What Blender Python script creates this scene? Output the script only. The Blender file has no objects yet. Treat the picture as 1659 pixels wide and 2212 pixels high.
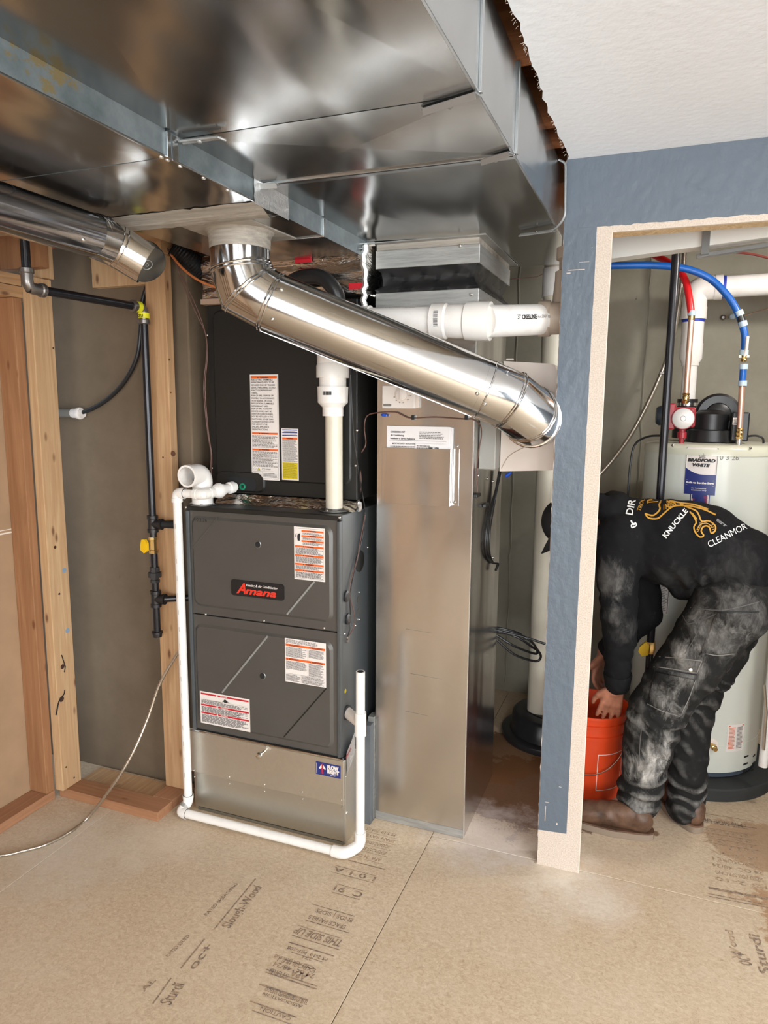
import bpy, bmesh, math, random
from mathutils import Vector, Matrix, noise
from mathutils.bvhtree import BVHTree
random.seed(7)
S = bpy.context.scene
COL = S.collection
V = Vector
pi = math.pi

# ---------------------------------------------------------------- camera
CAM = V((0, 0, 1.586)); FPX = 1533.0; W, H = 1659, 2212; CX, CY = 829.5, 1106.0
ya = V((1428 - CX, 878 - CY, FPX)).normalized()          # world +Y seen in camera space (x right, y down, z forward)
roll = 0.0071
D = -(FPX * ya[2]) / (ya[1] - roll * ya[0])
up_ = -V((-roll * D, D, FPX)).normalized()
xa = ya.cross(up_)
RW = Matrix((xa, ya, up_))                                # camera space -> world
cd = bpy.data.cameras.new('camera'); cam = bpy.data.objects.new('camera', cd); COL.objects.link(cam)
rx = RW @ V((1, 0, 0)); ru = RW @ V((0, -1, 0)); rb = RW @ V((0, 0, -1))
M4 = Matrix(((rx[0], ru[0], rb[0], CAM[0]), (rx[1], ru[1], rb[1], CAM[1]), (rx[2], ru[2], rb[2], CAM[2]), (0, 0, 0, 1)))
cam.matrix_world = M4
cd.sensor_fit = 'HORIZONTAL'; cd.sensor_width = 36; cd.lens = 36 * FPX / W
cd.clip_start = 0.02; cd.clip_end = 60
S.camera = cam

# ---------------------------------------------------------------- exposure, world, lights
S.view_settings.view_transform = 'Standard'; S.view_settings.look = 'None'
S.view_settings.gamma = 1; S.view_settings.use_curve_mapping = False
S.view_settings.exposure = 0.0
wd = bpy.data.worlds.new('world'); S.world = wd; wd.use_nodes = True
wd.node_tree.nodes['Background'].inputs[0].default_value = (0.75, 0.87, 1.0, 1)
wd.node_tree.nodes['Background'].inputs[1].default_value = 1.0
def area(name, loc, target, sx, sy, power, col=(1, 1, 1)):
    l = bpy.data.lights.new(name, 'AREA'); l.shape = 'RECTANGLE'; l.size = sx; l.size_y = sy
    l.energy = power; l.color = col
    o = bpy.data.objects.new(name, l); COL.objects.link(o); o.location = loc
    o.rotation_euler = (V(target) - V(loc)).to_track_quat('-Z', 'Y').to_euler()
    return o
def point(name, loc, power, r=0.06, col=(1, 1, 1)):
    l = bpy.data.lights.new(name, 'POINT'); l.energy = power; l.shadow_soft_size = r; l.color = col
    o = bpy.data.objects.new(name, l); COL.objects.link(o); o.location = loc; return o
# daylight through the two windows in the wall behind the camera and the patio door on the right
area('window_daylight', (0.35, -3.3, 1.35), (0.2, 0, 1.2), 1.5, 1.3, 92, (0.93, 0.97, 1.0))
area('window_daylight', (2.35, -3.3, 1.35), (1.6, 0, 1.2), 1.5, 1.3, 92, (0.93, 0.97, 1.0))
area('patio_daylight', (3.42, -0.6, 1.15), (0, 0.6, 0.9), 1.7, 2.0, 145, (0.93, 0.97, 1.0))
# the room's own flush ceiling lamps and the bulb in the utility closet
area('ceiling_lamp_light', (0.9, 0.4, 2.26), (0.9, 0.4, 0), 0.3, 0.3, 18, (1.0, 0.96, 0.91))
area('ceiling_lamp_light', (0.6, -1.6, 2.26), (0.6, -1.6, 0), 0.3, 0.3, 18, (1.0, 0.96, 0.91))
point('closet_bulb_light', (0.75, 2.75, 2.2), 30, 0.05, (1.0, 0.97, 0.92))

# ---------------------------------------------------------------- helpers
def ray(px, py): return RW @ V(((px - CX) / FPX, (py - CY) / FPX, 1.0))
def P(px, py, ax, val):
    d = ray(px, py); t = (val - CAM[ax]) / d[ax]; return CAM + d * t
def PX(px, py, x): return P(px, py, 0, x)
def PY(px, py, y): return P(px, py, 1, y)
def PZ(px, py, z): return P(px, py, 2, z)

def frame(d, hint=None):
    d = d.normalized()
    h = hint or (V((0, 0, 1)) if abs(d.z) < 0.9 else V((1, 0, 0)))
    u = d.cross(h)
    if u.length < 1e-5: u = d.cross(V((0, 1, 0)))
    u.normalize(); return u, u.cross(d).normalized()

SPLIT = {'screw', 'bead', 'cleat', 'corner_trim', 'glue_smear', 'red_print_band', 'knot', 'crack', 'chalk_mark', 'paint_chip', 'form_seam', 'scratch', 'knockout', 'collar_strip', 'rod', 'embossed_mark'}
class MB:
    def __init__(s): s.v = []; s.f = []; s.m = []; s.cur = 0
    def add(s, vs, fs, m=None):
        b = len(s.v); s.v += [V(x) for x in vs]; m = s.cur if m is None else m
        for f in fs: s.f.append(tuple(b + i for i in f)); s.m.append(m)
        return s
    def box(s, x0, x1, y0, y1, z0, z1, m=None):
        vs = [(x, y, z) for z in (z0, z1) for y in (y0, y1) for x in (x0, x1)]
        return s.add(vs, [(0, 2, 3, 1), (4, 5, 7, 6), (0, 1, 5, 4), (2, 6, 7, 3), (0, 4, 6, 2), (1, 3, 7, 5)], m)
    def obox(s, c, u, v, w, a, b, d, m=None):          # oriented box: centre, axes, full sizes
        c = V(c); u = V(u).normalized() * a / 2; v = V(v).normalized() * b / 2; w = V(w).normalized() * d / 2
        vs = [c + u * i + v * j + w * k for k in (-1, 1) for j in (-1, 1) for i in (-1, 1)]
        return s.add(vs, [(0, 2, 3, 1), (4, 5, 7, 6), (0, 1, 5, 4), (2, 6, 7, 3), (0, 4, 6, 2), (1, 3, 7, 5)], m)
    def cyl(s, a, b, r0, r1=None, n=24, cap=True, m=None):
        a = V(a); b = V(b); r1 = r0 if r1 is None else r1
        u, w = frame(b - a)
        vs = []
        for c, r in ((a, r0), (b, r1)):
            for i in range(n):
                t = 2 * pi * i / n; vs.append(c + u * (r * math.cos(t)) + w * (r * math.sin(t)))
        fs = [(i, (i + 1) % n, n + (i + 1) % n, n + i) for i in range(n)]
        if cap: fs += [tuple(range(n - 1, -1, -1)), tuple(range(n, 2 * n))]
        return s.add(vs, fs, m)
    def lathe(s, c, axis, prof, n=28, m=None, caps=True, hint=None):   # prof: (dist along axis, radius)
        c = V(c); axis = V(axis).normalized(); u, w = frame(axis, hint)
        vs = []
        for h, r in prof:
            for i in range(n):
                t = 2 * pi * i / n; vs.append(c + axis * h + u * (r * math.cos(t)) + w * (r * math.sin(t)))
        fs = []
        for k in range(len(prof) - 1):
            for i in range(n): fs.append((k * n + i, k * n + (i + 1) % n, (k + 1) * n + (i + 1) % n, (k + 1) * n + i))
        if caps: fs += [tuple(range(n - 1, -1, -1)), tuple((len(prof) - 1) * n + i for i in range(n))]
        return s.add(vs, fs, m)
    def tube(s, pts, r, n=14, cap=True, m=None, closed=False):         # mitred sweep
        pts = [V(p) for p in pts]; N = len(pts)
        rr = r if isinstance(r, (list, tuple)) else [r] * N
        dirs = [(pts[(i + 1) % N] - pts[i]).normalized() for i in range(N if closed else N - 1)]
        vs = []; u = None
        for i in range(N):
            if closed: d0 = dirs[i - 1]; d1 = dirs[i]
            else: d0 = dirs[max(0, i - 1)]; d1 = dirs[min(N - 2, i)]
            t = (d0 + d1)
            t = d0.copy() if t.length < 1e-6 else t.normalized()
            if u is None: u, w = frame(d1)
            else:
                u = u - t * u.dot(t)
                if u.length < 1e-6: u, w = frame(t)
                u.normalize()
            w = t.cross(u).normalized()
            bend = d0 - d1; sc = 1.0
            if bend.length > 1e-4:
                bn = bend.normalized(); sc = 1 / max(0.5, d1.dot(t))
            for k in range(n):
                a = 2 * pi * k / n; o = u * math.cos(a) + w * math.sin(a)
                if bend.length > 1e-4: o = o + bn * (o.dot(bn) * (sc - 1))
                vs.append(pts[i] + o * rr[i])
        fs = []
        for i in range(N if closed else N - 1):
            j = (i + 1) % N
            for k in range(n): fs.append((i * n + k, i * n + (k + 1) % n, j * n + (k + 1) % n, j * n + k))
        if cap and not closed: fs += [tuple(range(n - 1, -1, -1)), tuple((N - 1) * n + k for k in range(n))]
        return s.add(vs, fs, m)
    def poly(s, pts, thick, m=None, mside=None):       # planar polygon extruded by vector
        pts = [V(p) for p in pts]; t = V(thick); n = len(pts)
        vs = pts + [p + t for p in pts]
        fs = [tuple(range(n)), tuple(range(2 * n - 1, n - 1, -1))]
        s.add(vs, fs, m)
        return s.add(vs, [(i, n + i, n + (i + 1) % n, (i + 1) % n) for i in range(n)], m if mside is None else mside)
    def ribbon(s, A, B, t, m=0, ms=None):              # two edges of equal length -> thick band
        n = len(A); t = V(t); A = [V(p) for p in A]; B = [V(p) for p in B]; ms = m if ms is None else ms
        vs = A + B + [p + t for p in A] + [p + t for p in B]; q = [(i, i + 1, n + i + 1, n + i) for i in range(n - 1)]
        s.add(vs, q + [tuple(2 * n + i for i in f) for f in q], m)
        return s.add(vs, [(i, i + 1, 2 * n + i + 1, 2 * n + i) for i in range(n - 1)] + [(n + i, n + i + 1, 3 * n + i + 1, 3 * n + i) for i in range(n - 1)] + [(0, n, 3 * n, 2 * n), (n - 1, 2 * n - 1, 4 * n - 1, 3 * n - 1)], ms)
    def screw(s, c, nrm, r=0.006, m=None):
        return s.lathe(c, nrm, [(0, r), (0.001, r), (0.0025, r * .85), (0.004, r * .5)], 10, m)
    def ring(s, c, nrm, major, R, r, m=None, n=40):    # bead ring on the plane with normal nrm round a tube going along 'major'
        nrm = V(nrm).normalized(); a = V(major).normalized(); u, w = frame(a); pts = []
        for i in range(n):
            t = 2 * pi * i / n; o = u * math.cos(t) * R + w * math.sin(t) * R
            o = o - a * (o.dot(nrm) / a.dot(nrm)); pts.append(V(c) + o)
        return s.tube(pts, r, 8, m=m, closed=True)
    def islands(s):
        par = list(range(len(s.v)))
        def find(a):
            while par[a] != a: par[a] = par[par[a]]; a = par[a]
            return a
        for f in s.f:
            r0 = find(f[0])
            for i in f[1:]: par[find(i)] = r0
        g = {}
        for k, f in enumerate(s.f): g.setdefault(find(f[0]), []).append(k)
        out = []
        for ks in g.values():
            m = MB(); idx = {}
            for k in ks:
                ff = []
                for i in s.f[k]:
                    if i not in idx: idx[i] = len(m.v); m.v.append(s.v[i])
                    ff.append(idx[i])
                m.f.append(tuple(ff)); m.m.append(s.m[k])
            out.append(m)
        return out
    def build(s, name, mats, parent=None, smooth=35, bevel=0, seg=2, loc=None, label=None):
        if name in SPLIT:
            isl = s.islands()
            if 1 < len(isl) <= 80:
                r = None
                for m in isl: r = m.build1(name, mats, parent, smooth, bevel, seg, loc, label)
                return r
        return s.build1(name, mats, parent, smooth, bevel, seg, loc, label)
    def build1(s, name, mats, parent=None, smooth=35, bevel=0, seg=2, loc=None, label=None):
        me = bpy.data.meshes.new(name)
        o0 = V(loc) if loc is not None else V((0, 0, 0))
        me.from_pydata([tuple(v - o0) for v in s.v], [], s.f)
        mats = mats if isinstance(mats, (list, tuple)) else [mats]
        for m in mats: me.materials.append(m)
        me.polygons.foreach_set('material_index', s.m)
        bm = bmesh.new(); bm.from_mesh(me)
        bmesh.ops.recalc_face_normals(bm, faces=bm.faces)
        bm.to_mesh(me); bm.free()
        if smooth:
            me.polygons.foreach_set('use_smooth', [True] * len(me.polygons))
            me.set_sharp_from_angle(angle=math.radians(smooth))
        me.update()
        o = bpy.data.objects.new(name, me); COL.objects.link(o); o.location = o0
        if parent is not None:
            o.parent = parent; q = V((0, 0, 0)); p = parent
            while p is not None: q += p.location; p = p.parent
            o.location = o0 - q
        if bevel:
            b = o.modifiers.new('bevel', 'BEVEL'); b.width = bevel; b.segments = seg; b.limit_method = 'ANGLE'; b.angle_limit = math.radians(40)
            b.harden_normals = False
        if label: o['label'] = label
        return o

def tag(o, label, cat, group=None):
    o['label'] = label; o['category'] = cat
    if group: o['group'] = group
    return o
def thing(name, loc, label, cat, group=None):
    o = bpy.data.objects.new(name, None); o.empty_display_size = 0.05; COL.objects.link(o); o.location = loc
    return tag(o, label, cat, group)
def structure(name, loc=(0, 0, 0)):
    o = bpy.data.objects.new(name, None); o.empty_display_size = 0.05; COL.objects.link(o); o.location = loc
    o['kind'] = 'structure'; return o

# smooth path through points (Catmull-Rom)
def spline(pts, n=8):
    pts = [V(p) for p in pts]; out = []
    for i in range(len(pts) - 1):
        p0 = pts[max(0, i - 1)]; p1 = pts[i]; p2 = pts[i + 1]; p3 = pts[min(len(pts) - 1, i + 2)]
        for k in range(n):
            t = k / n
            out.append(0.5 * ((2 * p1) + (p2 - p0) * t + (2 * p0 - 5 * p1 + 4 * p2 - p3) * t * t + (3 * p1 - p0 - 3 * p2 + p3) * t ** 3))
    out.append(pts[-1]); return out
def fillet(pts, r, n=6):                               # polyline with rounded corners
    pts = [V(p) for p in pts]; out = [pts[0]]
    for i in range(1, len(pts) - 1):
        a = (pts[i - 1] - pts[i]); b = (pts[i + 1] - pts[i]); q = min(r, a.length * .49, b.length * .49)
        A = pts[i] + a.normalized() * q; B = pts[i] + b.normalized() * q
        for k in range(n + 1):
            t = k / n; out.append(A * (1 - t) ** 2 + pts[i] * 2 * t * (1 - t) + B * t * t)
    out.append(pts[-1]); return out

# lettering: flat glyph meshes
_tc = {}
def glyphs(txt, font_shear=0.0, bold=0.0, spacing=1.0):
    key = (txt, font_shear, bold, spacing)
    if key not in _tc:
        c = bpy.data.curves.new('t', 'FONT'); c.body = txt; c.size = 1; c.shear = font_shear; c.offset = bold; c.space_character = spacing
        c.align_x = 'LEFT'; c.resolution_u = 3; c.fill_mode = 'FRONT'
        o = bpy.data.objects.new('t', c); COL.objects.link(o)
        me = o.to_mesh(); vs = [v.co.copy() for v in me.vertices]; fs = [tuple(p.vertices) for p in me.polygons]
        o.to_mesh_clear(); bpy.data.objects.remove(o); bpy.data.curves.remove(c)
        x0 = min((v.x for v in vs), default=0); x1 = max((v.x for v in vs), default=1)
        _tc[key] = (vs, fs, x0, x1)
    return _tc[key]
def write(mb, txt, o, u, v, h, w=None, m=None, shear=0.0, bold=0.0, align='l', lift=0.0):
    """cap height h along v from baseline origin o; width w (scaled) along u"""
    vs, fs, x0, x1 = glyphs(txt, shear, bold)
    u = V(u).normalized(); v = V(v).normalized(); nn = u.cross(v); sy = h / 0.70
    sx = (w / (x1 - x0)) if w else sy
    tot = (x1 - x0) * sx; off = {'l': 0, 'c': -tot / 2, 'r': -tot}[align]
    mb.add([V(o) + u * ((p.x - x0) * sx + off) + v * (p.y * sy) + nn * lift for p in vs], fs, m)
    return mb
class Flat:
    """flat print on a plane: origin = lower-left corner, u right, v up, size w x h; items in 0..1 coordinates"""
    def __init__(s, o, u, v, w, h, th=0.0006):
        s.o = V(o); s.u = V(u).normalized(); s.v = V(v).normalized(); s.w = w; s.h = h; s.n = s.u.cross(s.v); s.th = th; s.mb = MB()
        s.mb.poly([s.o, s.o + s.u * w, s.o + s.u * w + s.v * h, s.o + s.v * h], s.n * th, 0)
        s.k = 1
    def pt(s, x, y, l=0.0): return s.o + s.u * (x * s.w) + s.v * (y * s.h) + s.n * (s.th + 0.00025 * s.k + l)
    def rect(s, x0, y0, x1, y1, m):
        s.k += 0.3
        s.mb.add([s.pt(x0, y0), s.pt(x1, y0), s.pt(x1, y1), s.pt(x0, y1)], [(0, 1, 2, 3)], m); return s
    def shape(s, pts, m):
        s.k += 0.3
        s.mb.add([s.pt(*p) for p in pts], [tuple(range(len(pts)))], m); return s
    def text(s, t, x, y, hh, m, w=None, **k):
        write(s.mb, t, s.pt(x, y, 0.0004), s.u, s.v, hh * s.h, (w * s.w) if w else None, m, **k); return s
    def lines(s, x0, y0, x1, y1, n, m, fill=0.55, ragged=0.25):      # tiny illegible print: rows of word-length dashes
        s.k += 0.3
        for i in range(n):
            yy = y1 - (i + .5) * (y1 - y0) / n; hh = (y1 - y0) / n * fill / 2; x = x0
            xe = x1 - (random.random() ** 2) * ragged * (x1 - x0)
            while x < xe:
                l = (x1 - x0) * random.uniform(.03, .11)
                s.mb.add([s.pt(x, yy - hh), s.pt(min(xe, x + l), yy - hh), s.pt(min(xe, x + l), yy + hh), s.pt(x, yy + hh)], [(0, 1, 2, 3)], m)
                x += l + (x1 - x0) * .015
        return s
    def build(s, name, mats, parent, **k): return s.mb.build(name, mats, parent, smooth=0, **k)

# ---------------------------------------------------------------- materials
def srgb(r, g, b):
    f = lambda c: (c / 255 / 12.92) if c / 255 <= 0.04045 else ((c / 255 + 0.055) / 1.055) ** 2.4
    return (f(r), f(g), f(b), 1)
class NT:
    def __init__(s, name):
        s.mat = bpy.data.materials.new(name); s.mat.use_nodes = True; s.t = s.mat.node_tree; s.b = s.t.nodes['Principled BSDF']
    def n(s, typ, **k):
        nd = s.t.nodes.new(typ)
        for a, v in k.items():
            if a in nd.inputs.keys() if isinstance(a, str) else False: nd.inputs[a].default_value = v
            else: setattr(nd, a, v)
        return nd
    def l(s, a, b): s.t.links.new(a, b)
    def coord(s, scale=(1, 1, 1)):
        tc = s.n('ShaderNodeTexCoord'); mp = s.n('ShaderNodeMapping'); mp.inputs['Scale'].default_value = scale
        s.l(tc.outputs['Object'], mp.inputs['Vector']); return mp.outputs[0]
    def noise(s, vec, scale, detail=4, rough=.55, dist=0):
        nd = s.n('ShaderNodeTexNoise'); nd.inputs['Scale'].default_value = scale; nd.inputs['Detail'].default_value = detail
        nd.inputs['Roughness'].default_value = rough; nd.inputs['Distortion'].default_value = dist; s.l(vec, nd.inputs['Vector']); return nd.outputs[0]
    def ramp(s, fac, stops):
        r = s.n('ShaderNodeValToRGB'); e = r.color_ramp.elements
        while len(e) < len(stops): e.new(0.5)
        for i, (p, c) in enumerate(stops):
            e[i].position = p; e[i].color = c if len(c) == 4 else (*c, 1)
        s.l(fac, r.inputs[0]); return r.outputs[0]
    def mix(s, fac, a, b, mode='MIX'):
        m = s.n('ShaderNodeMix', data_type='RGBA', blend_type=mode)
        for sock, val in ((m.inputs[0], fac), (m.inputs[6], a), (m.inputs[7], b)):
            if hasattr(val, 'is_linked'): s.l(val, sock)
            else: sock.default_value = val
        return m.outputs[2]
    def math(s, op, a, b=0.0, clamp=False):
        m = s.n('ShaderNodeMath', operation=op); m.use_clamp = clamp
        for sock, val in ((m.inputs[0], a), (m.inputs[1], b)):
            if hasattr(val, 'is_linked'): s.l(val, sock)
            else: sock.default_value = val
        return m.outputs[0]
    def bump(s, h, strength=.3, dist=.01):
        b = s.n('ShaderNodeBump'); b.inputs['Strength'].default_value = strength; b.inputs['Distance'].default_value = dist
        s.l(h, b.inputs['Height'])
        if s.b.inputs['Normal'].is_linked: s.l(s.b.inputs['Normal'].links[0].from_socket, b.inputs['Normal'])
        s.l(b.outputs[0], s.b.inputs['Normal']); return s
    def set(s, **k):
        for a, v in k.items():
            i = s.b.inputs[{'col': 'Base Color', 'rough': 'Roughness', 'metal': 'Metallic', 'spec': 'Specular IOR Level', 'coat': 'Coat Weight', 'sub': 'Subsurface Weight'}.get(a, a)]
            if hasattr(v, 'is_linked'): s.l(v, i)
            else: i.default_value = v
        return s
def plain(name, col, rough=.5, metal=0, spec=.5, var=0.0, bumpk=0, bscale=200):
    t = NT(name); t.set(rough=rough, metal=metal, spec=spec)
    if var:
        n = t.noise(t.coord(), 9, 5)
        d = tuple(c * (1 - var) for c in col[:3]) + (1,); l = tuple(min(1, c * (1 + var)) for c in col[:3]) + (1,)
        t.set(col=t.ramp(n, [(.3, d), (.7, l)]))
    else: t.set(col=col)
    if bumpk: t.bump(t.noise(t.coord(), bscale, 3), bumpk, .002)
    return t.mat
def galv(name, base=(.63, .64, .64), rough=.24, wob=.25, wscale=(2.2, 2.2, 2.2), scratch=.4, spangle=.08, tint=None):
    t = NT(name); c = t.coord(); t.set(metal=1.0)
    v = t.n('ShaderNodeTexVoronoi'); v.inputs['Scale'].default_value = 95; t.l(c, v.inputs['Vector'])
    sp = t.math('MULTIPLY', v.outputs['Color'], spangle)
    cl = t.noise(c, 3.0, 6, .6)
    col = t.ramp(cl, [(.25, tuple(x * .90 for x in base) + (1,)), (.75, base + (1,))])
    col = t.mix(sp, col, tuple(min(1, x * 1.3) for x in base) + (1,))
    sc = t.noise(t.coord((60, 5, 60)), 2.0, 5, .7, .8)
    scm = t.ramp(sc, [(.70, (0, 0, 0, 1)), (.80, (1, 1, 1, 1))])
    scm = t.math('MULTIPLY', scm, scratch * .25)
    col = t.mix(scm, col, (.75, .76, .76, 1))
    r = t.math('ADD', t.math('MULTIPLY', t.noise(c, 5, 4, .6), .12), rough - .06)
    r = t.math('ADD', r, t.math('MULTIPLY', scm, .12))
    t.set(col=col, rough=r)
    if wob: t.bump(t.noise(t.coord(wscale), 1.0, 2, .4), wob, .12)
    t.bump(t.noise(c, 120, 3), .04, .001)
    return t.mat
def wood(name, axis, a=(208, 174, 134), b=(172, 134, 96), knots=True):
    t = NT(name); sc = [26, 26, 26]; sc['xyz'.index(axis)] = 1.3
    c = t.coord(tuple(sc)); g = t.noise(c, 1.6, 6, .62, 1.2)
    col = t.ramp(g, [(.28, srgb(*b)), (.5, srgb(*[(x + y) / 2 for x, y in zip(a, b)])), (.72, srgb(*a))])
    big = t.noise(t.coord(), 1.7, 3); col = t.mix(t.math('MULTIPLY', big, .35), col, srgb(150, 100, 66))
    if knots:
        v = t.n('ShaderNodeTexVoronoi'); v.inputs['Scale'].default_value = 1.0
        ks = [16, 16, 16]; ks['xyz'.index(axis)] = 6.5; t.l(t.coord(tuple(ks)), v.inputs['Vector'])
        k = t.ramp(v.outputs['Distance'], [(.06, (1, 1, 1, 1)), (.16, (0, 0, 0, 1))])
        col = t.mix(t.math('MULTIPLY', k, .75), col, srgb(92, 50, 28))
    t.set(col=col, rough=.72, spec=.25); t.bump(g, .25, .002); return t.mat
def concrete(name, a, b, rough=.85):
    t = NT(name); c = t.coord()
    n1 = t.noise(c, 1.6, 8, .62); n2 = t.noise(c, 14, 6, .7)
    col = t.ramp(n1, [(.3, srgb(*b)), (.7, srgb(*a))])
    col = t.mix(t.math('MULTIPLY', n2, .35), col, srgb(*[x * .8 for x in b]))
    pit = t.ramp(t.noise(t.coord((1, 1, .5)), 26, 4, .6), [(.20, (1, 1, 1, 1)), (.27, (0, 0, 0, 1))])
    col = t.mix(t.math('MULTIPLY', pit, .6), col, srgb(60, 52, 44))
    t.set(col=col, rough=rough, spec=.3); t.bump(n2, .25, .006); t.bump(pit, -.5, .003); return t.mat

M = {}
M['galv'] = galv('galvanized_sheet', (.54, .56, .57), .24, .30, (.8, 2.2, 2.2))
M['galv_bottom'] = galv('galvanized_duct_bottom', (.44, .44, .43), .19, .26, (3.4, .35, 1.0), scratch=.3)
M['galv_new'] = galv('new_galvanized_pipe', (.62, .62, .62), .12, .0, scratch=.1, spangle=.05)
M['galv_box'] = galv('pale_galvanized_box', (.74, .72, .67), .38, .08, scratch=.1, spangle=.12)
M['galv_dull'] = galv('dull_galvanized_box', (.66, .65, .60), .40, .12, scratch=.2, spangle=.10)
M['galv_drop'] = galv('galvanized_drop', (.68, .66, .635), .24, .22, (3.0, 3.0, .6), scratch=.15)
M['galv_dark'] = galv('dark_galvanized', (.42, .45, .47), .30, .15)
t = NT('oxidized_galvanized'); c = t.coord(); t.set(metal=.6, rough=.36)
col = t.ramp(t.noise(c, 9, 6, .65), [(.3, srgb(112, 122, 126)), (.7, srgb(158, 168, 172))])
tc = t.n('ShaderNodeTexCoord'); sp_ = t.n('ShaderNodeSeparateXYZ'); t.l(tc.outputs['Object'], sp_.inputs[0])
yy_ = t.math('ABSOLUTE', t.math('SUBTRACT', sp_.outputs[1], .96)); zz_ = t.math('MULTIPLY', t.math('SUBTRACT', 2.135, sp_.outputs[2]), 3.0)
gg = t.math('ADD', t.math('ADD', t.math('MULTIPLY', yy_, 2.2), zz_), t.math('MULTIPLY', t.noise(t.coord((1, 1, 2)), 22, 6, .7), 1.2))
gm = t.ramp(gg, [(.66, (1, 1, 1, 1)), (.74, (0, 0, 0, 1))])
col = t.mix(t.math('MULTIPLY', gm, .8), col, srgb(150, 128, 74)); t.set(col=col); M['strip'] = t.mat
M['strap'] = plain('hanger_metal', srgb(150, 152, 152), .42, .55)
M['chrome'] = plain('screw_metal', (.75, .75, .73, 1), .22, 1)
M['foil'] = None
t = NT('foil_insulation'); c = t.coord(); t.set(metal=1, col=(.70, .66, .62, 1), rough=.20)
t.bump(t.noise(t.coord((5, 5, 20)), 1.2, 4, .55, .8), .6, .03); M['foil'] = t.mat
t = NT('foil_tape'); t.set(metal=.8, col=(.78, .78, .78, 1), rough=.30); t.bump(t.noise(t.coord(), 45, 4, .6, 1.0), .7, .006); M['tape'] = t.mat
t = NT('smooth_foil_tape'); n = t.noise(t.coord((3, 3, 30)), 3, 4, .6); t.set(metal=.55, col=t.ramp(n, [(.3, (.30, .30, .29, 1)), (.7, (.46, .46, .44, 1))]), rough=.42); t.bump(n, .25, .004); M['tapeflat'] = t.mat
t = NT('duct_mastic'); c = t.coord(); n = t.noise(t.coord((1, 12, 40)), 2.5, 5, .6)
t.set(col=t.ramp(n, [(.3, srgb(128, 122, 114)), (.7, srgb(176, 168, 156))]), rough=.62); t.bump(n, .5, .006); M['mastic'] = t.mat
# floor sheathing
t = NT('subfloor_panel'); c = t.coord()
n1 = t.noise(t.coord((30, 38, 30)), 2.3, 7, .74, .9); n2 = t.noise(c, 2.6, 8, .66); n3 = t.noise(t.coord((95, 34, 30)), 1.6, 4, .7, 2.6)
col = t.ramp(n1, [(.26, srgb(158, 134, 108)), (.46, srgb(190, 167, 139)), (.70, srgb(214, 196, 170))])
col = t.mix(t.math('MULTIPLY', t.ramp(n2, [(.35, (0, 0, 0, 1)), (.7, (1, 1, 1, 1))]), .38), col, srgb(214, 200, 178))
col = t.mix(t.math('MULTIPLY', t.ramp(n3, [(.60, (0, 0, 0, 1)), (.70, (1, 1, 1, 1))]), .40), col, srgb(140, 110, 82))
wf_ = t.ramp(t.noise(t.coord((40, 70, 30)), 2.4, 4, .7, 1.5), [(.64, (0, 0, 0, 1)), (.72, (1, 1, 1, 1))])
col = t.mix(t.math('MULTIPLY', wf_, .45), col, srgb(232, 218, 196))
mk = t.ramp(t.noise(c, 17, 5, .7, .6), [(.70, (0, 0, 0, 1)), (.76, (1, 1, 1, 1))])
col = t.mix(t.math('MULTIPLY', mk, .55), col, srgb(112, 82, 58))
# stains and dust with a place of their own (spilled water, drywall dust)
def blob(cx, cy, r, soft=.35, wob=.5):
    tc = t.n('ShaderNodeTexCoord'); sep = t.n('ShaderNodeSeparateXYZ'); t.l(tc.outputs['Object'], sep.inputs[0])
    dx = t.math('SUBTRACT', sep.outputs[0], cx); dy = t.math('SUBTRACT', sep.outputs[1], cy)
    d = t.math('SQRT', t.math('ADD', t.math('MULTIPLY', dx, dx), t.math('MULTIPLY', dy, dy)))
    d = t.math('ADD', d, t.math('MULTIPLY', t.math('SUBTRACT', t.noise(c, 9, 9, .72), .5), wob * r * 4))
    return t.ramp(t.math('DIVIDE', d, r), [(1 - soft, (1, 1, 1, 1)), (1.0, (0, 0, 0, 1))])
for cx, cy, r, s_, colr, k in ((-.45, 2.76, .30, .05, (100, 62, 34), .9), (-.66, 3.02, .26, .08, (116, 76, 44), .85), (.62, 2.36, .26, .12, (160, 120, 84), .75),
                              (.42, 2.72, .16, .12, (160, 122, 88), .6), (.075, 2.66, .018, .3, (110, 70, 46), .8),
                              (-.28, 2.34, .24, .8, (230, 222, 210), .34), (-.13, 2.22, .20, .8, (236, 230, 220), .36), (-.52, 2.42, .26, .6, (222, 212, 206), .55),
                              (-1.9, 1.75, .34, .9, (216, 208, 196), .5), (-1.62, 1.95, .2, .9, (222, 206, 184), .5), (-1.17, 1.17, .10, .4, (128, 96, 66), .5),
                              (.50, 1.24, .055, .15, (240, 236, 226), .9), (.60, 1.235, .045, .15, (240, 236, 226), .9), (.45, 1.62, .05, .3, (236, 232, 222), .8)):
    col = t.mix(t.math('MULTIPLY', blob(cx, cy, r, s_), k), col, srgb(*colr))
t.set(col=col, rough=.62, spec=.35); t.bump(n1, .22, .003); M['floor'] = t.mat
t = NT('blue_gray_paint'); c = t.coord(); t.set(col=srgb(90, 100, 111), rough=.45)
t.bump(t.noise(t.coord((1, 1, .7)), 42, 3, .5), .42, .007); M['paint'] = t.mat
t = NT('bare_textured_drywall'); n = t.noise(t.coord(), 230, 4, .6)
t.set(col=t.ramp(n, [(.32, srgb(186, 170, 155)), (.62, srgb(208, 195, 182))]), rough=.8); t.bump(n, .35, .005); M['bare'] = t.mat
t = NT('white_ceiling_paint'); t.set(col=srgb(240, 244, 250), rough=.42); t.bump(t.noise(t.coord(), 48, 3, .5), .3, .005); t.bump(t.noise(t.coord(), 2.5, 2), .15, .03); M['ceil'] = t.mat
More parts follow.
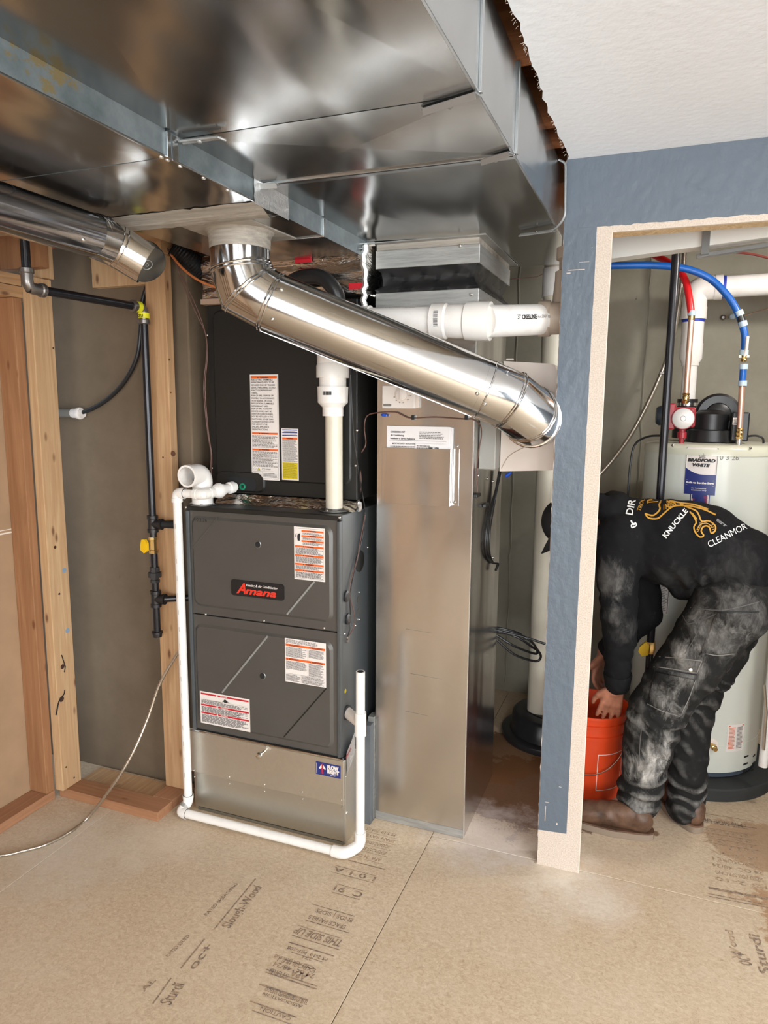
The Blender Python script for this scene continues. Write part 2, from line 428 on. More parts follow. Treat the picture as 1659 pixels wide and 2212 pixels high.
M['white_wall'] = plain('white_wall_paint', srgb(226, 224, 218), .6)
M['kraft'] = plain('brown_drywall_backing', srgb(164, 134, 104), .72, var=.08)
M['gyp'] = plain('gypsum_edge', srgb(226, 214, 200), .9, bumpk=.6)
M['osb'] = None
t = NT('osb_jamb'); n = t.noise(t.coord((30, 12, 12)), 2, 5, .7, 1.5); t.set(col=t.ramp(n, [(.3, srgb(190, 158, 112)), (.7, srgb(236, 214, 176))]), rough=.7); M['osb'] = t.mat
for ax in 'xyz': M['wood_' + ax] = wood('pine_' + ax, ax)
M['wood_dark_z'] = wood('brown_pine_z', 'z', (170, 126, 90), (134, 94, 64))
M['wood_light_z'] = wood('pale_pine_z', 'z', (214, 184, 144), (182, 146, 106))
M['wood_red_y'] = wood('reddish_pine_y', 'y', (180, 136, 104), (148, 106, 78))
M['wood_red_x'] = wood('reddish_pine_x', 'x', (180, 134, 100), (146, 104, 76))
M['joist'] = wood('ceiling_joist_wood', 'x', (170, 112, 70), (112, 66, 40), False)
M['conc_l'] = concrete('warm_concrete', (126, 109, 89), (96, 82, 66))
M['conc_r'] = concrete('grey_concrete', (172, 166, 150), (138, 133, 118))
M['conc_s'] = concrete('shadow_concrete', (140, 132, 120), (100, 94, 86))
M['pvc'] = None
t = NT('white_pvc'); n = t.noise(t.coord(), 12, 5, .7); t.set(col=t.ramp(n, [(.2, srgb(222, 216, 208)), (.5, srgb(236, 232, 227))]), rough=.32, spec=.5); M['pvc'] = t.mat
M['pvc_cream'] = plain('cream_pvc', srgb(214, 206, 188), .38, var=.05)
M['pvc_beige'] = plain('beige_pvc_fitting', srgb(180, 164, 148), .42)
M['furn'] = plain('furnace_grey_enamel', srgb(86, 83, 79), .36, .25, var=.04, bumpk=.05, bscale=300)
M['furn_side'] = plain('furnace_side_enamel', srgb(84, 88, 90), .33, .3)
M['furn_hi'] = plain('furnace_highlight_enamel', srgb(150, 152, 150), .25, .3)  # paler copy of the enamel, a painted highlight for the door creases
M['coil'] = plain('black_coil_case', srgb(27, 26, 24), .45, .0)
M['black'] = plain('black_plastic', (.012, .012, .013, 1), .38)
M['matte'] = plain('matte_black', (.01, .01, .011, 1), .75)
M['blacksteel'] = plain('black_gas_pipe', (.018, .017, .020, 1), .26, .3)
M['iron'] = plain('black_iron_fitting', (.045, .042, .042, 1), .42, .7, bumpk=.3)
M['greyiron'] = plain('grey_steel_fitting', srgb(128, 122, 118), .34, .8, bumpk=.1)
M['yellow'] = plain('yellow_plastic', srgb(226, 180, 20), .4)
M['tagyellow'] = plain('yellow_label', srgb(228, 222, 40), .5)
M['ink'] = plain('black_ink', (.02, .02, .022, 1), .6)
M['grayink'] = plain('grey_ink', srgb(120, 116, 114), .7)
t = NT('faded_stamp_ink'); n = t.noise(t.coord(), 90, 4, .7); t.set(col=t.ramp(n, [(.36, srgb(130, 114, 100)), (.56, srgb(184, 158, 128))]), rough=.8); M['fadeink'] = t.mat
t = NT('stamp_ink'); n = t.noise(t.coord(), 90, 4, .7); t.set(col=t.ramp(n, [(.40, srgb(112, 98, 90)), (.62, srgb(178, 150, 120))]), rough=.8); M['floorink'] = t.mat
M['white'] = plain('white_label', srgb(226, 218, 212), .42)
M['paper'] = plain('white_paper', srgb(226, 222, 222), .7)
M['orange'] = plain('orange_print', srgb(222, 98, 34), .45)
M['redp'] = plain('red_print', srgb(190, 26, 40), .45)
M['badgered'] = plain('badge_red', srgb(214, 54, 38), .4)
M['navy'] = plain('navy_print', srgb(36, 48, 112), .4)
M['labelyellow'] = plain('yellow_print', srgb(206, 184, 24), .5)
M['green'] = plain('green_plug', srgb(20, 130, 96), .4)
M['cream'] = plain('cream_plastic', srgb(222, 210, 200), .42)
M['gplastic'] = plain('grey_plastic', srgb(150, 148, 142), .45)
M['brass'] = plain('brass', (.72, .50, .20, 1), .25, 1)
M['copper'] = plain('copper', (.88, .54, .40, 1), .34, .85)
M['pexblue'] = plain('blue_pex', srgb(24, 92, 176), .3)
M['pexred'] = plain('red_pex', srgb(206, 30, 34), .3)
M['pumpred'] = plain('pump_red', srgb(150, 34, 44), .4)
M['tank'] = plain('tank_enamel', srgb(206, 208, 198), .24)
M['tanktop'] = plain('tank_top_enamel', srgb(200, 200, 182), .22)
M['clear'] = plain('clear_sleeve', srgb(180, 200, 214), .3)
M['beamred'] = plain('red_oxide_steel', srgb(168, 84, 66), .5, var=.1)
M['bucket'] = plain('orange_bucket', srgb(216, 70, 30), .36)
M['rubber'] = plain('black_rubber', (.02, .02, .021, 1), .6, bumpk=.4)
M['bluewire'] = plain('blue_wire_nut', srgb(30, 80, 190), .4)
M['wirebrown'] = plain('brown_wire', srgb(96, 66, 56), .5)
M['flexmetal'] = plain('flex_conduit_metal', srgb(196, 186, 172), .3, .9)
M['primer'] = plain('purple_blue_primer', srgb(40, 60, 170), .5)
M['copperwire'] = plain('orange_jacket', srgb(190, 110, 60), .45)
M['bluepaint'] = plain('blue_chalk', srgb(130, 150, 170), .8)
M['lampglass'] = None
t = NT('lamp_diffuser'); t.set(col=(.9, .88, .82, 1), rough=.4); t.b.inputs['Emission Color'].default_value = (1, .93, .84, 1); t.b.inputs['Emission Strength'].default_value = 2.2; M['lampglass'] = t.mat
def glass(name):
    t = NT(name); t.set(col=(1, 1, 1, 1), rough=0.0); t.b.inputs['Transmission Weight'].default_value = 1; t.b.inputs['IOR'].default_value = 1.02; return t.mat
M['glass'] = glass('window_glass')

# ================================================================ THE SETTING
FL = structure('floor')
MB().box(-2.6, 3.6, -3.5, 3.9, -.06, -.004).build('underlayment', M['rubber'], FL, 0)
cols_ = [(-2.6, -1.92, (-.9,)), (-1.92, -.70, (-1.5, .94)), (-.70, .52, (-.11, 2.335)), (.52, 1.74, (-1.5, .94, 3.2)), (1.74, 3.6, (-.11, 2.335))]
for a, b, ys in cols_:
    yy = [-3.5] + list(ys) + [3.9]
    if a == -1.92: yy = [-3.5, -1.5, .94 - .02, 3.9]
    for i in range(len(yy) - 1):
        MB().box(a + .0012, b - .0012, yy[i] + .0012, yy[i + 1] - .0012, -.02, 0).build('panel', M['floor'], FL, 0, bevel=.0012, seg=1)
U, Rt = V((0, 1, 0)), V((1, 0, 0))
st = MB(); z_ = .0007
def stamp(txt, px, py, h, w, ang, m='floorink', bold=0.02, shear=0.0, ul=False, ol=False):
    """centred on the floor at the given place; ang = text direction in degrees"""
    c = PZ(px, py, 0); a = math.radians(ang); u = V((math.cos(a), math.sin(a), 0)); v = V((-math.sin(a), math.cos(a), 0))
    o = c - v * h / 2 + V((0, 0, z_))
    mb = MB()
    if txt: write(mb, txt, o, u, v, h, w, 0, bold=bold, align='c', shear=shear)
    if ul: mb.add([o - u * w / 2 - v * h * .25, o + u * w / 2 - v * h * .25, o + u * w / 2 - v * h * .35, o - u * w / 2 - v * h * .35], [(0, 1, 2, 3)])
    if ol: mb.add([o - u * w / 2 + v * h * 1.3, o + u * w / 2 + v * h * 1.3, o + u * w / 2 + v * h * 1.4, o - u * w / 2 + v * h * 1.4], [(0, 1, 2, 3)])
    if txt or ul or ol: mb.build('stamp', M[m], FL, 0)
def bar(px, py, w, t_, ang, m='floorink'):
    c = PZ(px, py, .0007); a = math.radians(ang); u = V((math.cos(a), math.sin(a), 0)) * w / 2; v = V((-math.sin(a), math.cos(a), 0)) * t_ / 2
    MB().add([c - u - v, c + u - v, c + u + v, c - u + v], [(0, 1, 2, 3)]).build('stamp', M[m], FL, 0)
A = 180
stamp('1 0 1 A', 765, 1888, .022, .155, A, ul=True, ol=True)
stamp('C  91', 752, 1926, .026, .10, A, ul=True, ol=True)
stamp('ENDS | SIDES', 722, 1978, .017, .125, A, ol=False, ul=False); bar(720, 1966, .15, .003, A)
stamp('SPACE PANELS', 706, 1992, .017, .125, A); bar(706, 2001, .15, .003, A); bar(688, 2012, .15, .002, A)
stamp('THIS SIDE UP', 686, 2024, .026, .155, A, shear=.25, bold=.03); bar(682, 2036, .16, .003, A); bar(672, 2050, .15, .004, A)
stamp('PS 2-10  PRP-108', 664, 2060, .012, .13, A); bar(662, 2067, .10, .002, A); stamp('371', 664, 2070, .012, .03, A)
stamp('EXPOSURE 1', 640, 2085, .014, .12, A); stamp('24 oc  48/24', 634, 2096, .016, .13, A); stamp('SIZED FOR SPACING', 636, 2078, .010, .13, A)
stamp('APA', 645, 2107, .020, .05, A, bold=.04); stamp('STURD', 602, 2103, .016, .06, A); bar(630, 2112, .16, .004, A); bar(628, 2118, .16, .004, A)
bar(612, 2143, .15, .006, A); stamp('THE ENGINEERED WOOD', 618, 2152, .012, .13, A, bold=.03); stamp('ASSOCIATION', 610, 2161, .010, .12, A)
bar(590, 2180, .14, .004, A); stamp('CAUTION', 595, 2190, .012, .09, A); bar(588, 2198, .12, .003, A)
for k, (px, py, w) in enumerate(((822, 1797, .12), (817, 1810, .13), (806, 1822, .13), (800, 1836, .12), (795, 1852, .10))):
    stamp(['PS 2-10  PANEL', 'SPAN RATED', 'SQUARE EDGE  371', 'EXPOSURE 1', 'APA  24 OC'][k], px, py, .017, w, A, m='fadeink')
    bar(px + 2, py + 7, w, .002, A, 'fadeink')
bar(792, 1868, .14, .005, A)
# the long print running away from the camera
def lng(txt, p0, p1, h, off, ln=True, bold=.02):
    a = PZ(*p0, .0007); b = PZ(*p1, .0007); u = (b - a).normalized(); v = V((-u.y, u.x, 0)); L = (b - a).length
    if ln: MB().add([a - v * .0025, b - v * .0025, b + v * .0025, a + v * .0025], [(0, 1, 2, 3)]).build('stamp', M['floorink'], FL, 0)
    if txt: write(MB(), txt, a + v * off + u * L * .08, u, v, h, L * .8, 0, bold=bold).build('stamp', M['floorink'], FL, 0)
lng('Slough-Wood', (462, 2008), (552, 1898), .030, -.042)
lng('RATED SHEATHING', (456, 1992), (540, 1905), .012, .030, False)
lng('oc+', (390, 2092), (442, 2028), .026, -.040)
lng('RATED STURD', (372, 2078), (430, 2020), .012, .022, False)
lng('Sturdi', (330, 2168), (370, 2112), .034, -.048)
lng('AL', (316, 2150), (350, 2118), .016, .014, False)
# prints by the water heater
stamp('THIS SIDE UP', 1566, 1779, .030, .16, A + 4, bold=.03); stamp('', 1570, 1772, .03, .2, A + 4, ul=True, ol=True)
for k in range(4): stamp(['SPACE PANELS', 'ENDS | SIDES', 'C 91', '101A'][k], 1572 + k * 3, 1800 + k * 11, .018, .15, A + 4, m='fadeink'); bar(1570 + k * 3, 1795 + k * 11, .19, .002, A + 4)
for k in range(5): stamp(['APA', 'EXPOSURE 1', '24 OC  48/24', 'SIZED FOR SPACING', 'PS 2-10'][k], 1585 + k * 4, 1848 + k * 15, .02, .16 - .01 * (k % 2), A + 4, m='fadeink')
bar(1598, 1930, .19, .012, A + 4); bar(1602, 1944, .2, .004, A + 4); bar(1604, 1950, .2, .004, A + 4)
stamp('oc+', 1600, 2070, .05, .05, 95); stamp('Sturdi', 1640, 2060, .03, .16, 95); stamp('Wood', 1582, 2040, .022, .12, 95, m='fadeink')

CE = structure('ceiling')
# painted drywall of the room, with the torn edge along the duct
pts = []; y = -3.45
while y < 2.30:
    pts.append((-.306 + random.uniform(-.004, .004) + .004 * math.sin(y * 9), y, 2.319)); y += random.uniform(.012, .035)
pts.append((-.309, 2.318, 2.319))
MB().poly(pts + [(3.55, 2.318, 2.319), (3.55, -3.45, 2.319)], (0, 0, .013), 0, 1).build('drywall', [M['ceil'], M['gyp']], CE, 0)
# paper fuzz hanging on the torn edge
fz = MB()
for i in range(90):
    yy = random.uniform(1.1, 2.30); p = V((-.306, yy, 2.320)); q = p + V((random.uniform(-.008, -.002), random.uniform(-.008, .008), random.uniform(-.006, .002)))
    fz.tube([p, (p + q) / 2 + V((0, random.uniform(-.002, .002), 0)), q], .0003, 4)
fz.build('torn_paper', M['gyp'], CE, 0)['kind'] = 'stuff'
for i, yj in enumerate([-3.2 + .4 * k for k in range(12)] + [1.69, 2.075, 2.235, 2.60, 3.0, 3.4]):
    MB().box(-2.6, 3.55 if yj < 2.3 else 1.6, yj - .019, yj + .019, 2.334, 2.57).build('joist', M['joist'], CE, 0)
MB().box(-2.6, 3.6, -3.5, 3.9, 2.572, 2.59).build('subfloor', M['wood_dark_z'], CE, 0)
for xx in (-.60, .1): MB().box(xx, xx + .038, 1.71, 2.055, 2.345, 2.50).build('blocking', M['joist'], CE, 0)

# ---- front partition of the closet (blue-gray paint over drywall, casing stripped off)
WF = structure('wall_front')
y0, y1, y2 = 2.317, 2.330, 2.396
e = []; z = 0.0
while z < 2.315: e.append((-.310 + random.uniform(-.0022, .0022), z)); z += random.uniform(.008, .03)
e.append((-.310, 2.319))
MB().ribbon([(x, y0, z) for x, z in e], [(-.168, y0, z) for x, z in e], (0, y1 - y0, 0), 0, 1).build('drywall', [M['bare'], M['gyp']], WF, 0)
MB().poly([(-.168, y0, 2.100), (-.168, y0, 2.319), (.72, y0, 2.319), (.72, y0, 2.100)], (0, y1 - y0, 0), 0, 1).build('drywall', [M['bare'], M['gyp']], WF, 0)
MB().box(.72, 3.5, y0, y1, 0, 2.319).build('drywall', M['paint'], WF, 0)
# torn brown paper edge behind the drywall rim
pe = MB(); z = .1
while z < 2.2:
    pe.box(-.3125, -.309, y1 - .001, y1 + .003, z, z + .05); z += .05
pe.build('paper_edge', M['kraft'], WF, 0)['kind'] = 'stuff'
# paint film: L shape that stops at the old casing line
zs = [.130]
while zs[-1] < 2.09: zs.append(zs[-1] + random.uniform(.012, .03))
zs.append(2.1185)
film = MB().ribbon([(-.3095 + random.uniform(-.0014, .0014), y0 - .0014, z) for z in zs], [(-.2125 + random.uniform(-.0006, .0006) - .0008 * (2.1 - z), y0 - .0014, z + (.007 if z < .131 else 0)) for z in zs], (0, .0016, 0))
xs = [-.3095, -.2125]
while xs[-1] < .70: xs.append(xs[-1] + random.uniform(.006, .016))
xs.append(.72)
film.ribbon([(x, y0 - .0014, 2.1185 + (random.uniform(-.0022, .0016) if x > -.22 else 0)) for x in xs], [(x, y0 - .0014, 2.3185) for x in xs], (0, .0016, 0))
film.build('paint_film', M['paint'], WF, 0)
# scuffs where paint chipped off
ch = MB()
for (px, py, w, h) in ((1245, 583, .05, .0022), (1262, 566, .03, .001), (1178, 1757, .002, .055), (1182, 1733, .012, .002), (1279, 535, .003, .002), (1210, 1700, .008, .002), (1203, 1780, .004, .008), (1228, 590, .012, .003)):
    c = PY(px, py, y0 - .0017); ch.box(c.x - w / 2, c.x + w / 2, c.y - .0004, c.y, c.z - h / 2, c.z + h / 2)
ch.build('paint_chip', M['bare'], WF, 0)
MB().box(-.30, -.262, y1 + .001, y2, 0.02, 2.33).build('stud', M['wood_dark_z'], WF, 0)
MB().box(-.209, -.171, y1 + .001, y2, 0.0, 2.10).build('stud', M['wood_light_z'], WF, 0)
MB().box(-.30, .76, y1 + .001, y2, 2.101, 2.139).build('header', M['osb'], WF, 0)
MB().box(-.30, .76, y1 + .001, y2, 2.141, 2.33).build('header', M['wood_x'], WF, 0)
MB().box(.72, .758, y1 + .001, y2, 0, 2.10).build('stud', M['wood_light_z'], WF, 0)
MB().box(-.168, -.1665, y0 + .001, y1, 0, 2.1).build('drywall_edge', M['gyp'], WF, 0)

# ---- left framed wall: kraft side of the neighbour's drywall, sill plate, studs, top plates
WL = structure('wall_left')
MB().box(-2.293, -2.280, -3.45, 2.02, 0.0, 2.0).build('drywall', M['kraft'], WL, 0)
MB().box(-2.2797, -2.2790, -3.4, 2.0, 1.092, 1.098).build('joint_tape', M['gyp'], WL, 0)
MB().box(-2.2797, -2.2790, -3.4, 2.0, 1.106, 1.109).build('joint_tape', M['gyp'], WL, 0)
MB().box(-2.279, -2.190, -3.45, 2.012, 0, .038).build('sill_plate', M['wood_red_y'], WL, 0, bevel=.002)
for k, ys in enumerate((1.972, 1.16, .75, .34, -.07)):
    MB().box(-2.279, -2.190, ys, ys + .038, .039, 1.958).build('stud', M['wood_dark_z'], WL, 0, bevel=.003)
MB().box(-2.279, -2.190, -3.45, 2.10, 1.959, 1.999).build('top_plate', M['wood_y'], WL, 0, bevel=.002)
MB().box(-2.279, -2.190, -3.45, 2.013, 2.001, 2.041).build('top_plate', M['wood_y'], WL, 0, bevel=.002)
s1 = MB().box(-2.189, -2.148, 2.0135, 2.111, .039, 2.035).build('stud', M['wood_light_z'], WL, 0, bevel=.003)
# knots, checks and chalk marks on the near stud
kn = MB()
for (px, py, r) in ((115, 752, .004), (119, 1182, .006), (135, 1440, .010), (133, 1510, .012), (128, 1283, .005), (160, 1680, .004), (143, 1657, .004)):
    c = PX(px, py, -2.1475); kn.lathe(c, (1, 0, 0), [(0, r), (.0006, r)], 10)
kn.build('knot', plain('knot_wood', srgb(70, 42, 28), .8), s1, 0)
cr = MB()
cr.tube([PX(133, 1415, -2.147), PX(141, 1440, -2.147), PX(139, 1452, -2.147)], .0022, 5); cr.tube([PX(121, 1545, -2.147), PX(127, 1515, -2.147), PX(139, 1498, -2.147), PX(140, 1490, -2.147)], .0026, 5)
cr.build('crack', M['matte'], s1, 0)
cm = MB()
for (px, py) in ((139, 1232), (146, 1362)): c = PX(px, py, -2.1475); cm.lathe(c, (1, 0, 0), [(0, .011), (.0004, .010)], 8)
cm.build('chalk_mark', M['bluepaint'], s1, 0)
MB().box(-2.42, -2.10, 2.02, 2.058, 2.065, 2.30).build('blocking', M['wood_dark_z'], WL, 0)
MB().box(-2.23, -2.135, 2.075, 2.112, 2.037, 2.33).build('blocking', M['wood_light_z'], WL, 0)
MB().box(-2.42, -2.30, 1.2, 2.02, 2.06, 2.30).build('blocking', M['wood_dark_z'], WL, 0)

# ---- closet bay between the studs
WB = structure('wall_bay')
MB().box(-2.188, -1.700, 2.032, 2.121, 0.0, .038).build('sill_plate', M['wood_red_x'], WB, 0, bevel=.002)
MB().box(-1.795, -1.702, 2.123, 2.262, 0.0, .038).build('sill_plate', M['wood_red_y'], WB, 0, bevel=.002)
MB().box(-2.188, -1.797, 2.123, 2.262, 0.0, .012).build('board', M['wood_y'], WB, 0)
s3 = MB().box(-1.797, -1.708, 2.204, 2.245, .039, 2.118).build('stud', M['wood_z'], WB, 0, bevel=.003)
kn = MB()
for (px, py, r) in ((352, 980 + 8, .004), (374, 980, .011), (366, 777, .004), (369, 848, .003), (350, 556, .004)):
    c = PY(min(px, 375), py, 2.2035); kn.lathe(c, (0, -1, 0), [(0, r), (.0005, r * .9)], 10)
kn.build('knot', plain('knot_wood_dark', srgb(96, 60, 40), .8), s3, 0)
MB().box(-1.97, -1.70, 2.18, 2.245, 2.119, 2.20).build('top_plate', M['wood_x'], WB, 0, bevel=.002)
MB().box(-2.08, -1.83, 2.246, 2.284, 2.025, 2.20).build('blocking', M['wood_light_z'], WB, 0, bevel=.002)

WK = structure('wall_back_left')
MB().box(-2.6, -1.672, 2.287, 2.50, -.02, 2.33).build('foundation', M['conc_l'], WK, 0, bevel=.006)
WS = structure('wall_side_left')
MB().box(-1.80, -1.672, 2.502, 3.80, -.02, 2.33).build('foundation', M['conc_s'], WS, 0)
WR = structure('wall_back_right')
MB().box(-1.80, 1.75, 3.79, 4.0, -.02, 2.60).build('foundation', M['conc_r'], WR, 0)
# form seams: low ridges of cement paste left between the form panels
sm = MB()
for xs in (-.72, -.085, .62):
    pts = [V((xs + random.uniform(-.004, .004), 3.788, .05 + k * .06)) for k in range(40)]
    sm.tube(pts, [random.uniform(.003, .008) for _ in pts], 6)
sm.build('form_seam', M['conc_r'], WR, 40)
WC = structure('wall_closet_right')
MB().box(1.6, 1.62, 2.40, 3.79, 0, 2.33).build('drywall', M['white_wall'], WC, 0)
# ---- the rest of the room, behind and beside the camera
WX = structure('wall_right')
MB().box(3.5, 3.6, -3.5, -1.5, 0, 2.33).build('drywall', M['paint'], WX, 0)
MB().box(3.5, 3.6, .3, 2.33, 0, 2.33).build('drywall', M['paint'], WX, 0)
MB().box(3.5, 3.6, -1.5, .3, 2.16, 2.33).build('drywall', M['paint'], WX, 0)
D1 = structure('door_1')
for a, b in ((-1.5, -.62), (-.58, .3)):
    m = MB(); m.box(3.52, 3.56, a, a + .06, 0, 2.16).box(3.52, 3.56, b - .06, b, 0, 2.16).box(3.52, 3.56, a, b, 2.10, 2.16).box(3.52, 3.56, a, b, 0, .08)
    fr = m.build('door_frame', M['white_wall'], D1, 0); MB().box(3.537, 3.541, a + .06, b - .06, .08, 2.10).build('pane', M['glass'], fr, 0)
WN = structure('wall_rear')
for a, b, c, d in ((-2.3, -.45, 0, 2.33), (1.15, 1.55, 0, 2.33), (3.15, 3.5, 0, 2.33), (-.45, 1.15, 0, .68), (1.55, 3.15, 0, .68), (-.45, 1.15, 2.02, 2.33), (1.55, 3.15, 2.02, 2.33)):
    MB().box(a, b, -3.5, -3.4, c, d).build('drywall', plain('dark_kraft', srgb(112, 90, 68), .7) if a < -.5 else M['white_wall'], WN, 0)
for k, xc in enumerate((.35, 2.35)):
    w_ = structure('window_%d' % (k + 1), (xc, -3.45, 1.35))
    m = MB(); m.box(xc - .8, xc - .75, -3.47, -3.42, .68, 2.02).box(xc + .75, xc + .8, -3.47, -3.42, .68, 2.02).box(xc - .8, xc + .8, -3.47, -3.42, .68, .73).box(xc - .8, xc + .8, -3.47, -3.42, 1.97, 2.02).box(xc - .02, xc + .02, -3.47, -3.42, .7, 2.0)
    m.build('window_frame', M['white_wall'], w_, 0); MB().box(xc - .76, xc + .76, -3.448, -3.444, .72, 1.98).build('pane', M['glass'], w_, 0)
for x_, y_ in ((.9, .4), (.6, -1.6)):
    l = thing('ceiling_lamp', (x_, y_, 2.318), 'round flush ceiling lamp ' + ('nearest the ducts' if y_ > 0 else 'near the rear windows'), 'lamp')
    MB().lathe((x_, y_, 2.318), (0, 0, -1), [(0, .17), (.02, .17), (.025, .16)], 32).build('base', M['white_wall'], l)
    MB().lathe((x_, y_, 2.292), (0, 0, -1), [(0, .155), (.012, .15), (.02, .10), (.022, 0.01)], 32).build('diffuser', M['lampglass'], l)
bl = thing('closet_bulb', (.75, 2.75, 2.33), 'bare bulb on a white ceiling socket inside the closet', 'lamp')
MB().lathe((.75, 2.75, 2.334), (0, 0, -1), [(0, .05), (.03, .045), (.035, .02)], 20).build('socket', M['white_wall'], bl)
MB().lathe((.75, 2.75, 2.30), (0, 0, -1), [(0, .014), (.02, .016), (.05, .03), (.07, .03), (.085, .02), (.09, .002)], 16).build('bulb', M['lampglass'], bl)

bm_ = thing('steel_beam', (-2.34, .5, 2.19), 'red oxide painted steel beam flange running under the joists at left', 'beam')
MB().box(-2.42, -2.29, -3.4, 2.60, 2.192, 2.204).build('flange', M['beamred'], bm_, 0)
MB().box(-2.362, -2.35, -3.4, 2.60, 2.205, 2.33).build('web', M['beamred'], bm_, 0)

# ================================================================ DUCTWORK
XL, XR, ZA, ZB = -.967, -.334, 2.131, 2.079
def strapbar(mb, p, q, w=.010, t=.004):                # drive/S cleat as folded strip
    p = V(p); q = V(q); d = (q - p); u, v = frame(d)
    mb.obox((p + q) / 2, d, V((0, 1, 0)) if abs(d.normalized().y) < .9 else V((1, 0, 0)), V((0, 0, 1)) if abs(d.normalized().z) < .9 else V((1, 0, 0)), d.length, w, t)
A1 = thing('return_trunk_duct', (-.65, .9, ZA), 'wide galvanized rectangular trunk duct overhead beside the white ceiling', 'duct')
secs = [(-3.3, -.20), (-.198, 1.318), (1.322, 1.648), (1.656, 2.93)]
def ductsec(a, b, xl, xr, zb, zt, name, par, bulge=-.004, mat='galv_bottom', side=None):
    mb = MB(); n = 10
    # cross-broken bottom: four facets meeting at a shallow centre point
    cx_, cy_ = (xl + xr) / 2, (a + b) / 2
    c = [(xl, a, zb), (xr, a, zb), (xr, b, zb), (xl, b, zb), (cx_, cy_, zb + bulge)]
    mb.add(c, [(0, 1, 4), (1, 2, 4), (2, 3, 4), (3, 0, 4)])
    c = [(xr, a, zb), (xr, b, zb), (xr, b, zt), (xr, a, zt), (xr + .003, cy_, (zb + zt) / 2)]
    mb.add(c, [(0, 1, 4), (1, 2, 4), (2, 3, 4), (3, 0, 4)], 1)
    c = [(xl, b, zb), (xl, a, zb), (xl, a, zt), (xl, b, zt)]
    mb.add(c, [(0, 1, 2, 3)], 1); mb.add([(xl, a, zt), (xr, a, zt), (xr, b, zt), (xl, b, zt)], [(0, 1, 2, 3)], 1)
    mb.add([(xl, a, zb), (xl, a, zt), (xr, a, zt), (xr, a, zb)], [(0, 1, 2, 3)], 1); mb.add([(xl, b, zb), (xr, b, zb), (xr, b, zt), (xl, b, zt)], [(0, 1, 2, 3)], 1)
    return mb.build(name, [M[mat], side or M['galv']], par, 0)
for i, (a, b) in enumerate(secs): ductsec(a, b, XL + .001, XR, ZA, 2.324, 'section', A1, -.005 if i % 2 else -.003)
cl = MB()                                              # cleats at the joints
for yj in (1.652,):
    cl.box(XL + .002, XR + .002, yj - .012, yj + .016, ZA - .004, ZA + .001)
    cl.box(XR, XR + .007, yj - .006, yj + .006, ZA, 2.32)
cl.box(XR, XR + .006, 1.315, 1.325, ZA, 2.32)
cl.box(XL + .002, XR + .004, -.21, -.19, ZA - .004, ZA + .001)
cl.build('cleat', M['galv'], A1, 0, bevel=.001)
gp = MB(); gp.box(XL + .006, XR - .002, 1.6455, 1.6485, ZA - .0046, ZA - .0036); gp.build('joint_shadow_gap', M['matte'], A1, 0)
sw = MB(); sw.box(XR - .004, XR + .002, -.2, 2.92, ZA - .0025, ZA + .003); sw.build('corner_seam', M['galv'], A1, 0, bevel=.001)
# folded hanger tabs on the bottom
for i, (a, b, c) in enumerate((((915, 240), (1033, 203), (985, 204)), ((1040, 349), (1103, 330), (1075, 332)), ((552, 400), (603, 398), (575, 405)))):
    mb = MB(); p = PZ(*a, ZA - .004); q = PZ(*b, ZA - .004); mb.obox((p + q) / 2, q - p, V((0, 0, 1)).cross(q - p), (0, 0, 1), (q - p).length, .018, .003)
    mb.obox((p + q) / 2 - V((0, .010, .006)), q - p, V((0, -.5, 1)), V((0, 1, .5)), (q - p).length * .96, .012, .002); mb.screw((p + q) / 2 - V((0, 0, .006)), (0, 0, -1))
    mb.build('hanger_tab', M['strap'], A1, 0)
# wire hangers: the long U bracket by the partition and the clip at the left
hg = thing('duct_hanger', (-.315, 2.32, 2.14), 'bent galvanized hanger strap hooked under the trunk duct beside the partition', 'hanger')
pth = [PY(1207, 345, 2.30), PY(1222, 352, 2.30), PY(1221, 470, 2.30), PY(1198, 497, 2.32), PY(1125, 507, 2.35)]
mb = MB(); mb.tube(fillet(pth, .02), .0035, 8); mb.build('rod', M['strap'], hg)
mb = MB(); mb.tube(fillet([p + V((-.004, -.012, -.006)) for p in pth[3:]], .01), .003, 8); mb.tube(fillet([p + V((.002, .010, 0)) for p in pth[3:]], .01), .003, 8)
mb.build('rod', M['strap'], hg)
mb = MB(); mb.screw(PY(1160, 503, 2.335) + V((0, -.008, 0)), (0, -1, 0), .005); mb.build('screw', M['chrome'], hg)

B1 = thing('supply_trunk_duct', (-1.3, 1.2, ZB), 'lower galvanized supply trunk duct at left with a bright side edge', 'duct')
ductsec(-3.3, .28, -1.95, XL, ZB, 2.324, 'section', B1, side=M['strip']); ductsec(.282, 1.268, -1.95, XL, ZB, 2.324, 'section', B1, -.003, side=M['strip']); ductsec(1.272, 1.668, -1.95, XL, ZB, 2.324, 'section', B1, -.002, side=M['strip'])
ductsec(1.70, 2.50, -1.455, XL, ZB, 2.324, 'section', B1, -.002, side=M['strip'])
MB().poly([(-1.95, 1.668, ZB), (XL, 1.668, ZB), (XL, 1.70, ZB), (-1.455, 1.70, ZB)], (0, 0, .24)).build('transition', M['galv'], B1, 0)
cl = MB()
for yj in (1.27,):
    cl.box(XL - .0005, XL + .006, yj - .004, yj + .008, ZB - .001, ZA - .003); cl.box(XL - .0005, XL + .003, yj + .016, yj + .035, ZB - .001, ZA - .004)
cl.box(XL - .0005, XL + .005, 1.985, 2.0, ZB, ZA - .003); cl.box(XL - .09, XL + .005, 1.985, 1.992, ZB - .004, ZB)
cl.box(XL - .003, XL + .0015, -3.2, 1.66, ZB - .001, ZB + .003)
cl.build('cleat', M['galv'], B1, 0, bevel=.0008)
sc = MB()
